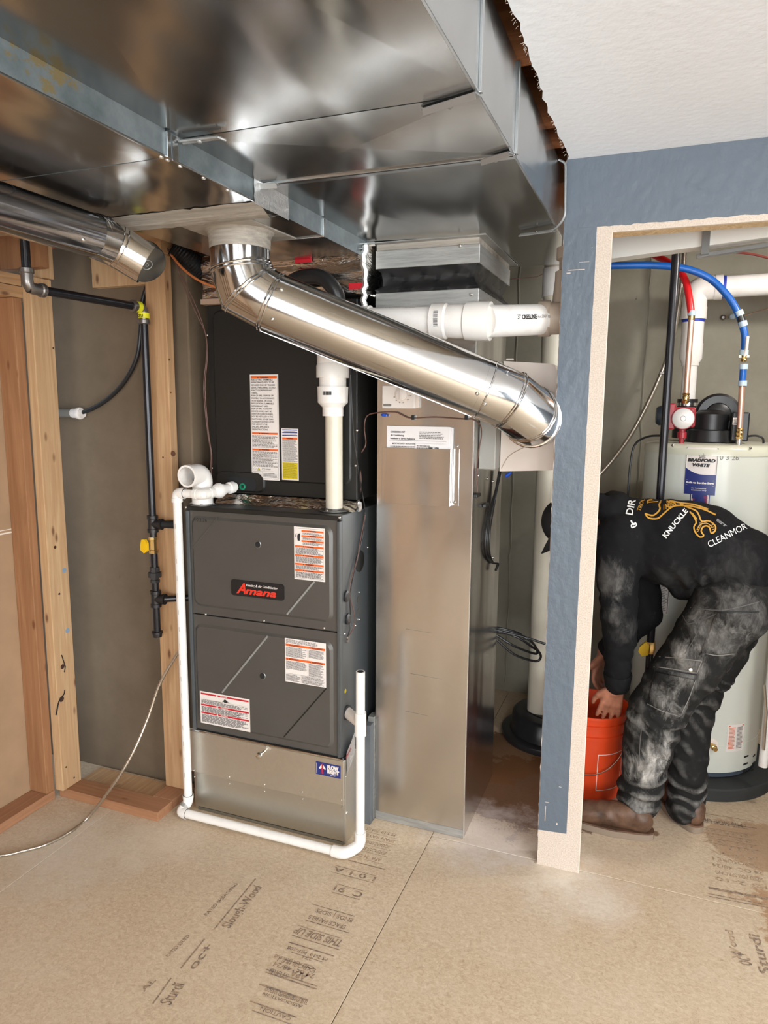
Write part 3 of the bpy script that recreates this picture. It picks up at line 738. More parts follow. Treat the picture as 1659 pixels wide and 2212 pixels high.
for (px, py) in ((352, 338), (363, 345), (395, 358), (441, 384), (500, 409)):
    c = PZ(px, py, ZB); c.x = min(c.x, XL - .008); sc.screw(c, (0, 0, -1), .005)
sc.build('screw', M['chrome'], B1)
# hooked clip under the edge
mb = MB(); p = PZ(388, 305, ZA - .012); q = PZ(470, 296, ZA - .012)
mb.tube([p, q], .003, 8); mb.tube([p + V((0, .012, 0)), q + V((0, .012, .002))], .003, 8); mb.tube([q, q + V((.012, .012, -.004))], .003, 8)
mb.tube([p, p + V((-.012, .004, .012))], .003, 8); mb.screw((p + q) / 2 + V((0, .004, -.003)), (0, 0, -1), .006)
mb.build('clip', M['strap'], B1)
random.seed(3)
# mastic band over the transition joint
mb = MB(); pts = []
N = 28; a = PZ(238, 478, ZB); b = PZ(585, 440, ZB); b.x = XL - .001
for j, off in enumerate((-.075, -.03, .0, .012, .05)):
    for i in range(N + 1):
        t = i / N; p = V((-1.50 + t * (XL + .002 + 1.50), 1.675 + off + random.uniform(-.006, .006), ZB - (.002, .007, .022, .018, .002)[j] + random.uniform(-.0012, .0012)))
        pts.append(p)
mb.add(pts, [(j * (N + 1) + i, j * (N + 1) + i + 1, (j + 1) * (N + 1) + i + 1, (j + 1) * (N + 1) + i) for j in range(4) for i in range(N)])
mb.build('mastic_band', M['mastic'], B1, 60)
mb = MB(); pts = []
for j in range(8):
    for i in range(8): pts.append(V((XL + .0025 + random.uniform(0, .003), 1.60 + i * .025, ZB - .006 + j * .0085)))
mb.add(pts, [(j * 8 + i, j * 8 + i + 1, (j + 1) * 8 + i + 1, (j + 1) * 8 + i) for j in range(7) for i in range(7)]); mb.build('foil_tape_patch', M['tape'], B1, 60)

# ---- foil-wrapped plenum over the coil
PL = thing('supply_plenum', (-1.28, 2.6, 1.96), 'foil wrapped plenum with red printed bands rising behind the round duct', 'duct')
mb = MB(); nx, nz = 26, 12; x0, x1, zz0, zz1 = -1.60, -.952, 1.955, 2.115
pts = []
for j in range(nz + 1):
    for i in range(nx + 1):
        u = i / nx; w = j / nz; pts.append(V((x0 + u * (x1 - x0), 2.285 + random.uniform(-.004, .004) - .010 * abs(math.sin(w * pi * 3)), zz0 + w * (zz1 - zz0))))
mb.add(pts, [(j * (nx + 1) + i, j * (nx + 1) + i + 1, (j + 1) * (nx + 1) + i + 1, (j + 1) * (nx + 1) + i) for j in range(nz) for i in range(nx)])
mb.box(x0, x1, 2.296, 2.9, zz0, 2.12); mb.build('foil_wrap', M['foil'], PL, 60)
rp = MB()
for (px, py, w, h) in ((672, 520, .065, .026), (655, 562, .062, .018), (770, 618, .055, .020)):
    c = PY(px, py, 2.272); rp.box(c.x - w / 2, min(c.x + w / 2, -.953), 2.271, 2.273, c.z - h / 2, c.z + h / 2)
rp.build('red_print_band', M['redp'], PL, 0)
mb = MB(); pp = [V((-.952 + random.uniform(-.004, .006), 2.275 + random.uniform(-.003, .003), 1.90 + k * .016)) for k in range(14)]; mb.tube(pp, .010, 6); mb.build('corner_tape', M['tape'], PL, 40)
mb = MB(); mb.box(-.953, -.942, 2.46, 2.90, 1.25, 2.11); mb.build('gap_shade_sheet', M['matte'], PL, 0)  # black sheet added to darken the gap beside the return drop
mb = MB(); pp = [V((-1.60 + random.uniform(0, .05), 2.29 + random.uniform(-.008, .004), 1.955 + random.uniform(0, .028))) for k in range(12)]
mb.box(-1.602, -1.40, 2.27, 2.30, 1.945, 1.963); mb.tube(pp, .007, 6); mb.build('tape_end', plain('tan_tape', srgb(176, 150, 132), .5, bumpk=.5, bscale=60), PL, 40)

# ---- round branch duct: collar, elbow, pipe, elbow into the humidifier
RD = thing('round_branch_duct', (-1.17, 1.86, ZB), 'shiny round duct sloping down from the trunk toward the humidifier', 'duct')
R0 = .0885
neck = V((-1.172, 1.862, ZB)); j1 = PY(519, 577, 1.862); j1.x = neck.x; j2 = PY(535, 625, 1.868); j3 = PY(582, 652, 1.895); j4 = PY(1047, 842, 2.135); j5 = PY(1102, 865, 2.160); j6 = PY(1140, 893, 2.205); j7 = PY(1148, 904, 2.300)
MB().poly([neck + V((-.118, -.115, 0)), neck + V((.108, -.115, 0)), neck + V((.118, .13, 0)), neck + V((-.118, .12, 0))], (0, 0, -.003)).build('flange', M['mastic'], RD, 0)
mb = MB(); mb.lathe(neck + V((0, 0, -.002)), (0, 0, -1), [(0, R0 + .012), (.006, R0 + .005), (.018, R0 + .001), (.05, R0 - .001), ((neck - j1).length * .5, R0 - .001)], 48); mb.build('collar', M['mastic'], RD)
mb = MB(); mb.tube([neck - V((0, 0, .035)), j1, j2], R0 - .002, 48, cap=False)
mb.build('elbow_gore', M['galv_new'], RD, 30)
mb = MB(); mb.tube([j1, j2, j3], R0, 48, cap=False); mb.build('elbow_gore', M['galv_new'], RD, 30)
mb = MB(); mb.tube([j3, j4], R0, 64, cap=False); mb.build('pipe', M['galv_new'], RD, 30)
mb = MB(); mb.tube([j4 - (j4 - j3).normalized() * .02, j4, j5, j6, j7], [R0 + .0008] * 5, 64, cap=False); mb.build('elbow', M['galv_new'], RD, 30)
mb = MB()
def bis(a, b, c): return ((b - a).normalized() + (c - b).normalized()).normalized()
for a, b, c in ((neck, j1, j2), (j1, j2, j3), (j2, j3, j4)):
    nn = bis(a, b, c); mb.ring(b, nn, (c - b), R0 * .985, .0035); mb.ring(b + (c - b).normalized() * .010, nn, (c - b), R0 + .001, .0026)
for a, b, c in ((j4, j5, j6), (j5, j6, j7)):
    nn = bis(a, b, c); mb.ring(b, nn, (b - a), R0 + .001, .0032); mb.ring(b - (b - a).normalized() * .008, nn, (b - a), R0 + .001, .0022)
mb.ring(j4, (j4 - j3).normalized(), (j4 - j3), R0, .0028); mb.ring(j7, (j7 - j6).normalized(), j7 - j6, R0 + .001, .004)
mb.build('bead', M['galv_new'], RD)
mb = MB(); d = (j4 - j3).normalized(); u, w = frame(d)
def onpipe(px, py, base, dr):                        # surface point of the pipe facing the viewer at this place
    c = base; best = None
    vd = ray(px, py).normalized()
    w0 = CAM - c; a_ = vd - dr * vd.dot(dr); b_ = w0 - dr * w0.dot(dr)
    A_ = a_.dot(a_); B_ = 2 * a_.dot(b_); C_ = b_.dot(b_) - R0 * R0; q = B_ * B_ - 4 * A_ * C_
    if q < 0: return None, None
    t_ = (-B_ - math.sqrt(q)) / (2 * A_); p = CAM + vd * t_; nn = (p - c) - dr * (p - c).dot(dr); return p, nn.normalized()
for (px, py) in ((608, 625), (588, 690), (1047, 873), (1031, 850)):
    p, nn = onpipe(px, py, j3, d)
    if p: mb.screw(p, nn, .006)
mb.build('screw', M['chrome'], RD)
mb = MB()
p, nn = onpipe(1096, 806, j4, (j5 - j4).normalized())
if p: mb.ring(p + nn * .0006, nn, nn, .008, .0007, n=20); mb.ring(p + nn * .0006, nn, nn, .0035, .0005, n=16)
mb.build('embossed_mark', M['galv_new'], RD)
sm_ = MB()   # longitudinal lock seam on the underside
sm_.obox((j3 + j4) / 2 + (V((0, 0, -1)) - d * V((0, 0, -1)).dot(d)).normalized() * R0, d, d.cross(V((0, 0, 1))), V((0, 0, -1)) - d * V((0, 0, -1)).dot(d), (j4 - j3).length * .98, .010, .002); sm_.build('lock_seam', M['galv_new'], RD, 0)

# ---- capped round duct at upper left
CD = thing('capped_round_duct', (-1.5, .9, 2.0), 'dark shiny round duct with a capped elbow at upper left under the trunk', 'duct')
R1 = .058
def axp(px, py, y): return PY(px, py, y)
c0 = PZ(-260, 355, 2.010); c1 = PZ(213, 512, 2.012); c0.x = c1.x; c0.z = c1.z; c0.y = .2
c2 = c1 + V((.012, .050, -.012)); c3 = c2 + V((.062, .045, -.045))
R1 = .0545
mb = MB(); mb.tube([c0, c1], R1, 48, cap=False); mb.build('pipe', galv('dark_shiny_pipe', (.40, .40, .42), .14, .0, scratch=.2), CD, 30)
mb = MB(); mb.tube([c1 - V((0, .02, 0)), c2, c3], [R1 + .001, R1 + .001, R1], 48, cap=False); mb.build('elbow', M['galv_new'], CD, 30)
mb = MB(); nn = bis(c1, c2, c3)
for k in (-.012, 0, .014): mb.ring(c1 + V((0, k, 0)), (0, 1, 0), (0, 1, 0), R1 + .0005, .0024)
mb.ring(c2, nn, c3 - c2, R1, .003); mb.ring(c2 + (c3 - c2).normalized() * .012, nn, c3 - c2, R1, .0025)
mb.build('bead', M['galv_new'], CD)
ax_ = (c3 - c2).normalized()
# slanted end cap facing the room
capn = (ax_ + V((.25, -.9, -.35))).normalized()
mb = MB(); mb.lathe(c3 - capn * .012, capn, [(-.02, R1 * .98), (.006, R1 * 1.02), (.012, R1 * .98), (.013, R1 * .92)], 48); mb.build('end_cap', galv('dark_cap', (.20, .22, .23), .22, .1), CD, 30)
mb = MB(); mb.ring(c3 + capn * .001, capn, capn, .014, .0012, n=24); mb.ring(c3 + capn * .001, capn, capn, .004, .0012, n=12); mb.build('embossed_mark', M['strap'], CD)
mb = MB()
for (px, py) in ((180, 518), (14, 393)):
    v_ = ray(px, py).normalized(); w0 = CAM - c1; dr = V((0, 1, 0)); a_ = v_ - dr * v_.dot(dr); b_ = w0 - dr * w0.dot(dr)
    A_ = a_.dot(a_); B_ = 2 * a_.dot(b_); C_ = b_.dot(b_) - R1 * R1; q = B_ * B_ - 4 * A_ * C_
    if q > 0: p = CAM + v_ * ((-B_ - math.sqrt(q)) / (2 * A_)); nn = (p - c1); nn.y = 0; mb.screw(p, nn.normalized(), .005)
if mb.v: mb.build('screw', M['chrome'], CD)

# ---- return drop
DX0, DX1, DY0, DY1 = -.938, -.585, 2.360, 2.845
RP = thing('return_drop_duct', (-.76, 2.6, 0), 'tall galvanized return drop standing on the floor between furnace and partition', 'duct')
mb = MB(); mb.box(DX0, DX1, DY0, DY1, .0, 1.895); mb.build('body', M['galv_drop'], RP, 0, bevel=.002)
ed = MB(); ed.box(DX1 - .001, DX1 + .0015, DY0 - .0018, DY0 + .006, .004, 1.89); ed.build('corner_seam', plain('bright_edge', (.85, .85, .84, 1), .3, .9), RP, 0)
cs = MB()
for z_a, z_b, th in ((1.888, 1.965, .006), (2.045, 2.105, .006)):
    cs.box(DX0 - th, DX1 + th, DY0 - th, DY1 + th, z_a, z_b)
cs.build('collar_strip', M['tapeflat'], RP, 0, bevel=.002)
MB().poly([(DX0 - .04, DY0 - .03, ZA - .003), (DX1 + .03, DY0 - .03, ZA - .003), (DX1 + .03, DY1 + .03, ZA - .003), (DX0 - .04, DY1 + .03, ZA - .003)], (0, 0, -.003)).build('flange', M['tapeflat'], RP, 0)
MB().box(DX0 - .003, DX1 + .003, DY0 - .003, DY1 + .003, 2.10, 2.127).build('top_collar', M['mastic'], RP, 0)
# black flexible connector, sagging between the collars
mb = MB(); prof = []
N = 40; rows = [(1.962, .0), (1.975, .004), (1.99, -.010), (2.005, -.016), (2.02, -.014), (2.035, -.006), (2.047, .002)]
def rectp(t, off):
    x0, x1, y0_, y1_ = DX0 - off, DX1 + off, DY0 - off, DY1 + off
    pr_ = 2 * ((x1 - x0) + (y1_ - y0_)); q = t * pr_
    for a, b in (((x0, y0_), (x1, y0_)), ((x1, y0_), (x1, y1_)), ((x1, y1_), (x0, y1_)), ((x0, y1_), (x0, y0_))):
        l_ = math.hypot(b[0] - a[0], b[1] - a[1])
        if q <= l_: return V((a[0] + (b[0] - a[0]) * q / l_, a[1] + (b[1] - a[1]) * q / l_, 0))
        q -= l_
    return V((x0, y0_, 0))
pts = []
for z__, off in rows:
    for i in range(96): p = rectp(i / 96, off + .004 * math.sin(i * .9 + z__ * 160)); p.z = z__; pts.append(p)
mb.add(pts, [(j * 96 + i, j * 96 + (i + 1) % 96, (j + 1) * 96 + (i + 1) % 96, (j + 1) * 96 + i) for j in range(len(rows) - 1) for i in range(96)])
mb.build('flex_connector', M['black'], RP, 50)
mb = MB()
for (px, py) in ((808, 639), (1018, 636), (994, 531)):
    c = PY(px, py, DY0 - .007); mb.screw(c, (0, -1, 0), .006)
for (px, py) in ((986, 964), (981, 1085), (842, 1080), (840, 975)):
    mb.screw(PY(px, py, DY0 - .004), (0, -1, 0), .005)
mb.build('screw', M['chrome'], RP)
# document pocket
mb = MB(); a = PY(836, 968, 2.345); b = PY(974, 1092, 2.345)
x0, x1, z1, z0 = -.895, -.657, 1.437, 1.240
mb.box(x0, x1, 2.332, 2.334, z0, z1); mb.box(x0, x0 + .002, 2.334, 2.3595, z0, z1); mb.box(x1 - .002, x1, 2.334, 2.3595, z0, z1); mb.box(x0, x1, 2.334, 2.3595, z0, z0 + .002)
mb.box(x0 - .022, x0, 2.3575, 2.3595, z0, z1); mb.box(x1, x1 + .024, 2.3575, 2.3595, z0, z1)
mb.build('document_pocket', M['galv_drop'], RP, 0, bevel=.0007)
MB().box(DX0 - .024, DX0 - .001, DY0 - .012, DY0 + .03, .005, .42).build('seam_tape', M['tapeflat'], RP, 0)
# green print along the dull bottom tape
MB().box(DX0 + .004, DX1 - .002, DY0 - .0016, DY0, .004, .035).build('bottom_tape', M['tapeflat'], RP, 0)
# tab at the top left
MB().obox(PY(797, 527, 2.335), (1, 0, 0), (0, -.6, 1), (0, 1, .6), .042, .016, .002).build('tab', M['tape'], RP, 0)
hd = MB()
for (px, py, w) in ((905, 1362, .10), (900, 1540, .09), (920, 1460, .12)):
    c = PY(px, py, DY0 - .0006); hd.add([c + V((-w / 2, 0, .0006)), c + V((w / 2, 0, -.004)), c + V((w / 2, 0, -.0045)), c + V((-w / 2, 0, -.0006))], [(0, 1, 2, 3)])
hd.build('scratch', M['galv_dark'], RP, 0)

# papers in the pocket
pk = thing('instruction_booklet', (-.77, 2.35, 1.25), 'white installation booklet tucked in the sheet metal pocket', 'booklet')
bx0, bx1, bz = -.892, -.660, 1.512
for k in range(5): MB().box(bx0 + .002 * k, bx1 + .003 * k - .006, 2.3545 - .0028 * (4 - k) - .0022, 2.3545 - .0028 * (4 - k), 1.25, bz - .0015 * (4 - k) * 0 - .0008 * k).build('page', M['paper'], pk, 0)
f = Flat((bx0, 2.3408, 1.40), (1, 0, 0), (0, 0, 1), .226, .111, .0004)
f.text('CONDENSING UNIT', .06, .80, .055, 1, .24, bold=.03).text('Air Conditioning', .06, .70, .05, 1, .22, bold=.03).text('Installation & Service Reference', .06, .60, .05, 1, .40, bold=.03)
f.rect(.04, .56, .96, .57, 1).text('IMPORTANT SAFETY INSTRUCTIONS', .09, .44, .045, 1, .38, bold=.02)
f.lines(.53, .62, .92, .86, 5, 2).lines(.06, .05, .48, .40, 7, 2).rect(.5, .22, .93, .45, 0); f.rect(.5, .45, .93, .46, 1).rect(.5, .30, .93, .31, 1)
f.shape([(.66, .36), (.70, .36), (.68, .43)], 1).text('CAUTION', .71, .36, .05, 1, .09); f.rect(.5, .20, .92, .28, 2)
f.build('print', [M['paper'], M['ink'], M['grayink']], pk)
lf = thing('leaflet', (-.70, 2.337, 1.38), 'small white leaflet in front of the booklet in the pocket', 'booklet')
f = Flat((-.785, 2.3375, 1.37), (1, 0, 0), (0, 0, 1), .112, .083, .0008)
f.lines(.04, .78, .6, .95, 2, 2).text('Valid Today', .42, .80, .09, 1, .34, bold=.04).lines(.05, .1, .9, .7, 5, 2)
f.build('sheet', [M['paper'], M['ink'], M['grayink']], lf)

# humidistat and its cable
hm = thing('humidistat', (-.84, 2.35, 1.60), 'white humidistat with a round dial on the return drop', 'humidistat')
x0, x1, z0, z1 = -.910, -.788, 1.573, 1.652
MB().box(x0, x1, 2.334, 2.3592, z0, z1).build('case', M['white'], hm, bevel=.004)
MB().box(x0 + .012, x1 + .010, 2.345, 2.3592, z0 + .002, z1 - .002).build('back_plate', M['cream'], hm, bevel=.002)
dc = V((-.835, 2.334, 1.620))
MB().lathe(dc, (0, -1, 0), [(0, .028), (.001, .028), (.0015, .026)], 32).build('dial_ring', M['cream'], hm)
dl = MB().lathe(dc, (0, -1, 0), [(0, .021), (.008, .020), (.009, .018)], 32).build('dial', M['white'], hm)
MB().box(dc.x - .004, dc.x + .004, 2.318, 2.326, dc.z - .018, dc.z + .018).build('pointer', M['white'], dl, bevel=.001)
mb = MB()
for k, s_ in enumerate(('20', '30', '40', '50', 'ON', 'LOW', 'OFF')):
    a = math.radians(200 + k * 27) if k < 4 else math.radians(200 + (k - 0) * 30); c = dc + V((math.cos(a) * .0295, -.0022, math.sin(a) * .0295)); write(mb, s_, c, (1, 0, 0), (0, 0, 1), .004, None, bold=.03, align='c')
mb.box(x0 + .006, x0 + .036, 2.3335, 2.3338, z0 + .007, z0 + .0155, 0); mb.build('print', M['grayink'], hm, 0)
lw = thing('control_cable', (-.8, 2.35, 1.5), 'thin brown low voltage cable clipped below the humidistat', 'cable')
y_ = 2.352
pp = [PY(770, 1120, 2.33), PY(780, 1040, 2.33), PY(776, 990, 2.34), PY(790, 960, 2.34), PY(787, 925, 2.345), PY(792, 900, y_), PY(812, 892, y_), PY(852, 890, y_), PY(870, 897, y_), PY(888, 903, y_), PY(940, 901, y_), PY(1000, 905, y_), PY(1022, 906, y_), PY(1037, 918, 2.36), PY(1040, 940, 2.38), PY(1034, 975, 2.38), PY(1030, 1015, 2.40), PY(1031, 1062, 2.40)]
MB().tube(spline(pp, 6), .0022, 8).build('cable_jacket', M['wirebrown'], lw)
for px in (892, 1007):
    c = PY(px, 902, 2.35); MB().box(c.x - .006, c.x + .006, 2.349, 2.3595, c.z - .008, c.z + .008).build('clip', M['black'], lw, bevel=.001)
MB().lathe(PY(824, 896, 2.348), (1, 0, -.1), [(0, .003), (.006, .0065), (.02, .004)], 10).build('wire_nut', M['bluewire'], lw)

# ================================================================ FURNACE
def rrect(x0, x1, z0, z1, r, n=6):
    out = []
    for cx, cz, a0 in ((x1 - r, z1 - r, 0), (x0 + r, z1 - r, 90), (x0 + r, z0 + r, 180), (x1 - r, z0 + r, 270)):
        for k in range(n + 1):
            a = math.radians(a0 + 90 * k / n); out.append((cx + r * math.cos(a), cz + r * math.sin(a)))
    return out
def emboss(mb, x0, x1, z0, z1, yb, yf, r=.02, inset=.007, m=0, ms=None):
    a = rrect(x0, x1, z0, z1, r); b = rrect(x0 + inset, x1 - inset, z0 + inset, z1 - inset, max(.002, r - inset * .6)); n = len(a)
    mb.add([(x, yb, z) for x, z in a] + [(x, yf, z) for x, z in b], [(i, (i + 1) % n, n + (i + 1) % n, n + i) for i in range(n)], m if ms is None else ms)
    mb.add([(x, yf, z) for x, z in b], [tuple(range(n))], m)
FN = thing('gas_furnace', (-1.295, 2.5, .336), 'dark grey gas furnace cabinet with orange warning stickers and a red lettered badge', 'furnace')
FX0, FX1, FY = -1.605, -.985, 2.165
MB().box(FX0, FX1, FY, 2.86, .336, 1.213).build('cabinet', M['furn_side'], FN, 0, bevel=.003)
yd = 2.150; yp = 2.1415
for nm, z0, z1, e0, e1 in (('upper', .808, 1.197, .838, 1.178), ('lower', .350, .803, .372, .770)):
    mb = MB(); mb.box(FX0 + .012, FX1 - .012, yd, FY - .0005, z0, z1)
    emboss(mb, -1.585, -1.013, e0, e1, yd, yp, .030, .010)
    dr = mb.build('door', [M['furn'], M['furn_hi']], FN, 40)
    k = MB()
    if nm == 'upper':
        segs = [((620, 1327), (679, 1256), M['furn_hi'], .0040), ((418, 1182), (470, 1118), M['furn'], .0022)]  # ridge highlight painted in the paler enamel
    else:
        segs = [((578, 1374), (480, 1495), M['furn_hi'], .0040), ((705, 1487), (613, 1592), M['coil'], .0022)]  # one crease gets the painted highlight, the other a black line
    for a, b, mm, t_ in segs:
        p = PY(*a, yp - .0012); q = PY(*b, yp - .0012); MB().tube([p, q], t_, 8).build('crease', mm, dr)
    px = PY(557, 1176, yp) if nm == 'upper' else PY(567, 1460, yp)
    MB().lathe(px, (0, -1, 0), [(-.002, .0135), (.0012, .0135), (.002, .0115), (-.004, .0105), (-.010, .010)], 28).build('sight_port', M['galv_dark'], dr)
    MB().lathe(px + V((0, -.0006, 0)), (0, -1, 0), [(0, .0102), (.0008, .0098)], 24).build('sight_glass', M['matte'], dr)
mb = MB(); mb.box(FX0 - .004, FX0 + .011, 2.144, FY, .345, 1.195).box(FX1 - .011, FX1 + .001, 2.144, FY, .345, 1.195); mb.build('corner_trim', M['furn_side'], FN, 0, bevel=.002)
MB().box(FX0, FX1, 2.146, FY, 1.197, 1.2135).build('top_rail', M['coil'], FN, 0, bevel=.002)
mb = MB()
for (px, py) in ((444, 1327), (570, 1341), (700, 1357), (402, 1096), (733, 1118)):
    mb.screw(PY(px, py, 2.1495), (0, -1, 0), .0055)
for (py, y_) in ((1130, 2.40), (1185, 2.40), (1240, 2.40), (1300, 2.40), (1331, 2.40)):
    pass
mb.build('screw', M['chrome'], FN)
# side knock-outs, grommets and hardware
mb = MB()
def side(px, py): return PX(px, py, FX1 + .0004)
for (px, py, r) in ((775, 1294, .014), (775, 1321, .014)): mb.lathe(side(px, py), (1, 0, 0), [(0, r), (.0008, r)], 20)
mb.build('knockout', M['furn'], FN)
c = side(777, 1212); MB().lathe(c, (1, 0, 0), [(0, .040), (.0012, .040), (.0012, .036)], 32).build('knockout', M['coil'], FN)
for (px, py) in ((750, 1337), (747, 1288)):
    MB().lathe(side(px, py), (1, 0, 0), [(0, .020), (.006, .020), (.009, .014), (.009, .010)], 24).build('grommet', M['black'], FN)
MB().obox(side(748, 1380), (1, 0, 0), (0, 1, 0), (0, 0, 1), .02, .018, .022).build('cable_clamp', M['greyiron'], FN, 0, bevel=.003)
mb = MB()
for (px, py) in ((775, 1279), (775, 1338), (767, 1351), (744, 1369), (788, 1118), (794, 1182)): mb.screw(side(px, py), (1, 0, 0), .004)
mb.build('screw', M['chrome'], FN)
MB().lathe(side(746, 1493), (1, 0, 0), [(0, .008), (.0005, .008)], 12).build('inspection_dot', M['labelyellow'], FN)
# badge
bx0, bx1, bz0, bz1 = -1.414, -1.198, .899, .957
mb = MB(); o = rrect(bx0, bx1, bz0, bz1, .010); mb.poly([(x, yp, z) for x, z in o], (0, -.005, 0)); bd = mb.build('badge', M['black'], FN, 0, bevel=.0015)
mb = MB()
write(mb, 'A', (bx0 + .022, yp - .0058, bz0 + .010), (1, 0, 0), (0, 0, 1), .038, .040, None, shear=.35, bold=.03)
write(mb, 'mana', (bx0 + .058, yp - .0058, bz0 + .010), (1, 0, 0), (0, 0, 1), .026, .128, None, shear=.3, bold=.03)
mb.build('lettering', M['badgered'], bd, 0)
mb = MB(); write(mb, 'Heating & Air Conditioning', (bx0 + .064, yp - .0058, bz0 + .039), (1, 0, 0), (0, 0, 1), .0085, .128, None, bold=.02, shear=.15); mb.build('lettering', M['white'], bd, 0)
mb = MB(); write(mb, '10.3.26', PY(421, 1126, yp - .0004), (1, 0, 0), (0, 0, 1), .013, .052, None); mb.build('pencil_date', M['coil'], FN, 0)
LM = [M['white'], M['ink'], M['grayink'], M['orange'], M['redp'], M['navy'], M['labelyellow']]
def bar_o(f, x0, x1, y0, y1, word, m=3, tri=True):
    f.rect(x0, y0, x1, y1, m); h = (y1 - y0)
    w = (x1 - x0)
    if tri: f.shape([(x0 + w * .27, y0 + h * .15), (x0 + w * .27 + h * .8 * f.h / f.w, y0 + h * .15), (x0 + w * .27 + h * .4 * f.h / f.w, y0 + h * .9)], 1)
    f.text(word, x0 + w * .36, y0 + h * .2, h * .6, 1, w * .30, bold=.04)
    return f
yl = yp - .0002
# upper door sticker
f = Flat((-1.157, yl, .982), (1, 0, 0), (0, 0, 1), .118, .186); f.rect(.03, .025, .97, .975, 2).rect(.035, .03, .965, .97, 0)
for a, b in ((.91, .945), (.815, .85), (.72, .755)): bar_o(f, .25, .96, a, b, 'WARNING')
f.lines(.29, .86, .94, .90, 2, 2, .7).lines(.29, .765, .94, .81, 3, 2, .7).lines(.29, .665, .94, .715, 3, 2, .7)
for a, b in ((.615, .65), (.445, .48), (.28, .315), (.16, .195)): bar_o(f, .04, .96, a, b, 'WARNING')
f.lines(.06, .49, .95, .61, 6, 2, .7).lines(.06, .325, .95, .44, 6, 2, .7).lines(.06, .205, .95, .275, 4, 2, .7).lines(.06, .04, .95, .15, 5, 2, .7)
f.shape([(.13, .74), (.20, .74), (.21, .80), (.22, .86), (.19, .88), (.16, .87), (.12, .84), (.12, .79)], 1)
f.shape([(.05, .80), (.09, .82), (.07, .84), (.10, .87), (.085, .875), (.055, .84), (.07, .82), (.045, .81)], 1)
f.build('warning_sticker', LM, FN)
# lower right sticker
f = Flat((-1.199, yl, .601), (1, 0, 0), (0, 0, 1), .162, .162); f.lines(.03, .89, .80, .98, 4, 2, .6)
f.rect(.02, .825, .98, .875, 3).rect(.02, .505, .98, .555, 3)
for x_ in (.04, .60):
    for y_ in (.825, .505):
        f.shape([(x_, y_ + .012), (x_ + .035, y_ + .012), (x_ + .0175, y_ + .042)], 1).lines(x_ + .07, y_ + .008, x_ + .33, y_ + .045, 2, 1, .6)
f.rect(.565, .20, .57, .82, 2).lines(.03, .58, .54, .81, 10, 2).lines(.59, .62, .95, .81, 8, 2).lines(.03, .30, .54, .49, 8, 2).lines(.59, .21, .95, .49, 12, 2)
f.rect(.02, .195, .98, .20, 2).rect(.40, .02, .405, .2, 2).lines(.03, .03, .38, .18, 6, 2).lines(.43, .12, .95, .185, 3, 2).lines(.43, .02, .95, .10, 3, 2).rect(.40, .107, .98, .112, 2)
f.build('warning_sticker', LM, FN)
# lower left sticker (red bands), slightly wrinkled
f = Flat((-1.568, yl, .379), (1, 0, 0), (0, 0, 1), .218, .128); f.rect(.02, .905, .98, .955, 4).rect(.02, .56, .98, .61, 4).rect(.02, .315, .98, .365, 4)
for y_ in (.905, .56, .315): f.shape([(.33, y_), (.37, y_), (.35, y_ + .07)], 0).text('WARNING', .42, y_ + .012, .03, 0, .14, bold=.03)
f.shape([(.45, .77), (.48, .82), (.50, .86), (.53, .86), (.56, .82), (.60, .77), (.56, .79), (.54, .765), (.50, .765), (.48, .79)], 1)
f.lines(.03, .735, .55, .755, 1, 1).lines(.03, .625, .97, .73, 5, 2, .7).rect(.03, .758, .97, .762, 2).lines(.03, .375, .97, .545, 8, 2, .7).lines(.03, .05, .97, .30, 10, 2, .7)
f.build('warning_sticker', LM, FN)
mb = MB(); p = PY(500, 1549, yl - .0022); q = PY(534, 1541, yl - .0022); mb.tube([p, q], .0006, 4); mb.build('pen_mark', M['ink'], FN)

# ---- filter cabinet below
FC = thing('filter_cabinet', (-1.31, 2.5, 0), 'galvanized filter cabinet with a knob under the grey furnace', 'cabinet')
BX0, BX1, BY = -1.640, -.975, 2.163
MB().box(BX0 + .012, BX1, BY + .005, 2.86, 0, .328).build('body', M['galv_box'], FC, 0, bevel=.0015)
MB().box(BX0, BX1 - .004, BY - .003, BY + .004, .157, .326).build('door', M['galv_box'], FC, 0, bevel=.0015)
MB().box(BX0 + .02, BX1 - .006, BY + .001, BY + .0045, .012, .1555).build('lower_panel', galv('galvanized_lower_panel', (.66, .66, .62), .34, .10, scratch=.1), FC, 0, bevel=.001)
MB().box(BX0 + .03, BX1 - .006, BY - .001, BY + .0045, .0, .011).build('bottom_lip', M['galv_dark'], FC, 0, bevel=.001)
mb = MB(); mb.tube([(BX0 + .004, BY - .006, .334), (-1.30, BY - .007, .3335), (FX1 + .006, BY - .006, .334)], .0065, 12); mb.build('rolled_edge', M['galv_new'], FC)
kc = PY(572, 1622, BY - .003)
MB().lathe(kc, (-.15, -1, -.12), [(0, .006), (.010, .005), (.022, .005), (.026, .010), (.034, .0125), (.042, .010), (.046, .004)], 24).build('knob', plain('nickel', (.70, .66, .58, 1), .2, 1), FC)
mb = MB()
for (px, py) in ((419, 1664), (495, 1679), (571, 1695), (652, 1711), (737, 1729), (421, 1678), (496, 1693), (572, 1709), (654, 1726), (738, 1744)): mb.screw(PY(px, py, BY - .003), (0, -1, 0), .003)
mb.screw(PX(749, 1756, BX1), (1, 0, 0), .005); mb.screw(PX(746, 1677, BX1), (1, 0, 0), .003)
mb.build('screw', M['chrome'], FC)
f = Flat((-1.089, BY - .0034, .258), (1, 0, 0), (0, 0, 1), .098, .049); f.mb.m = [5] * len(f.mb.m)
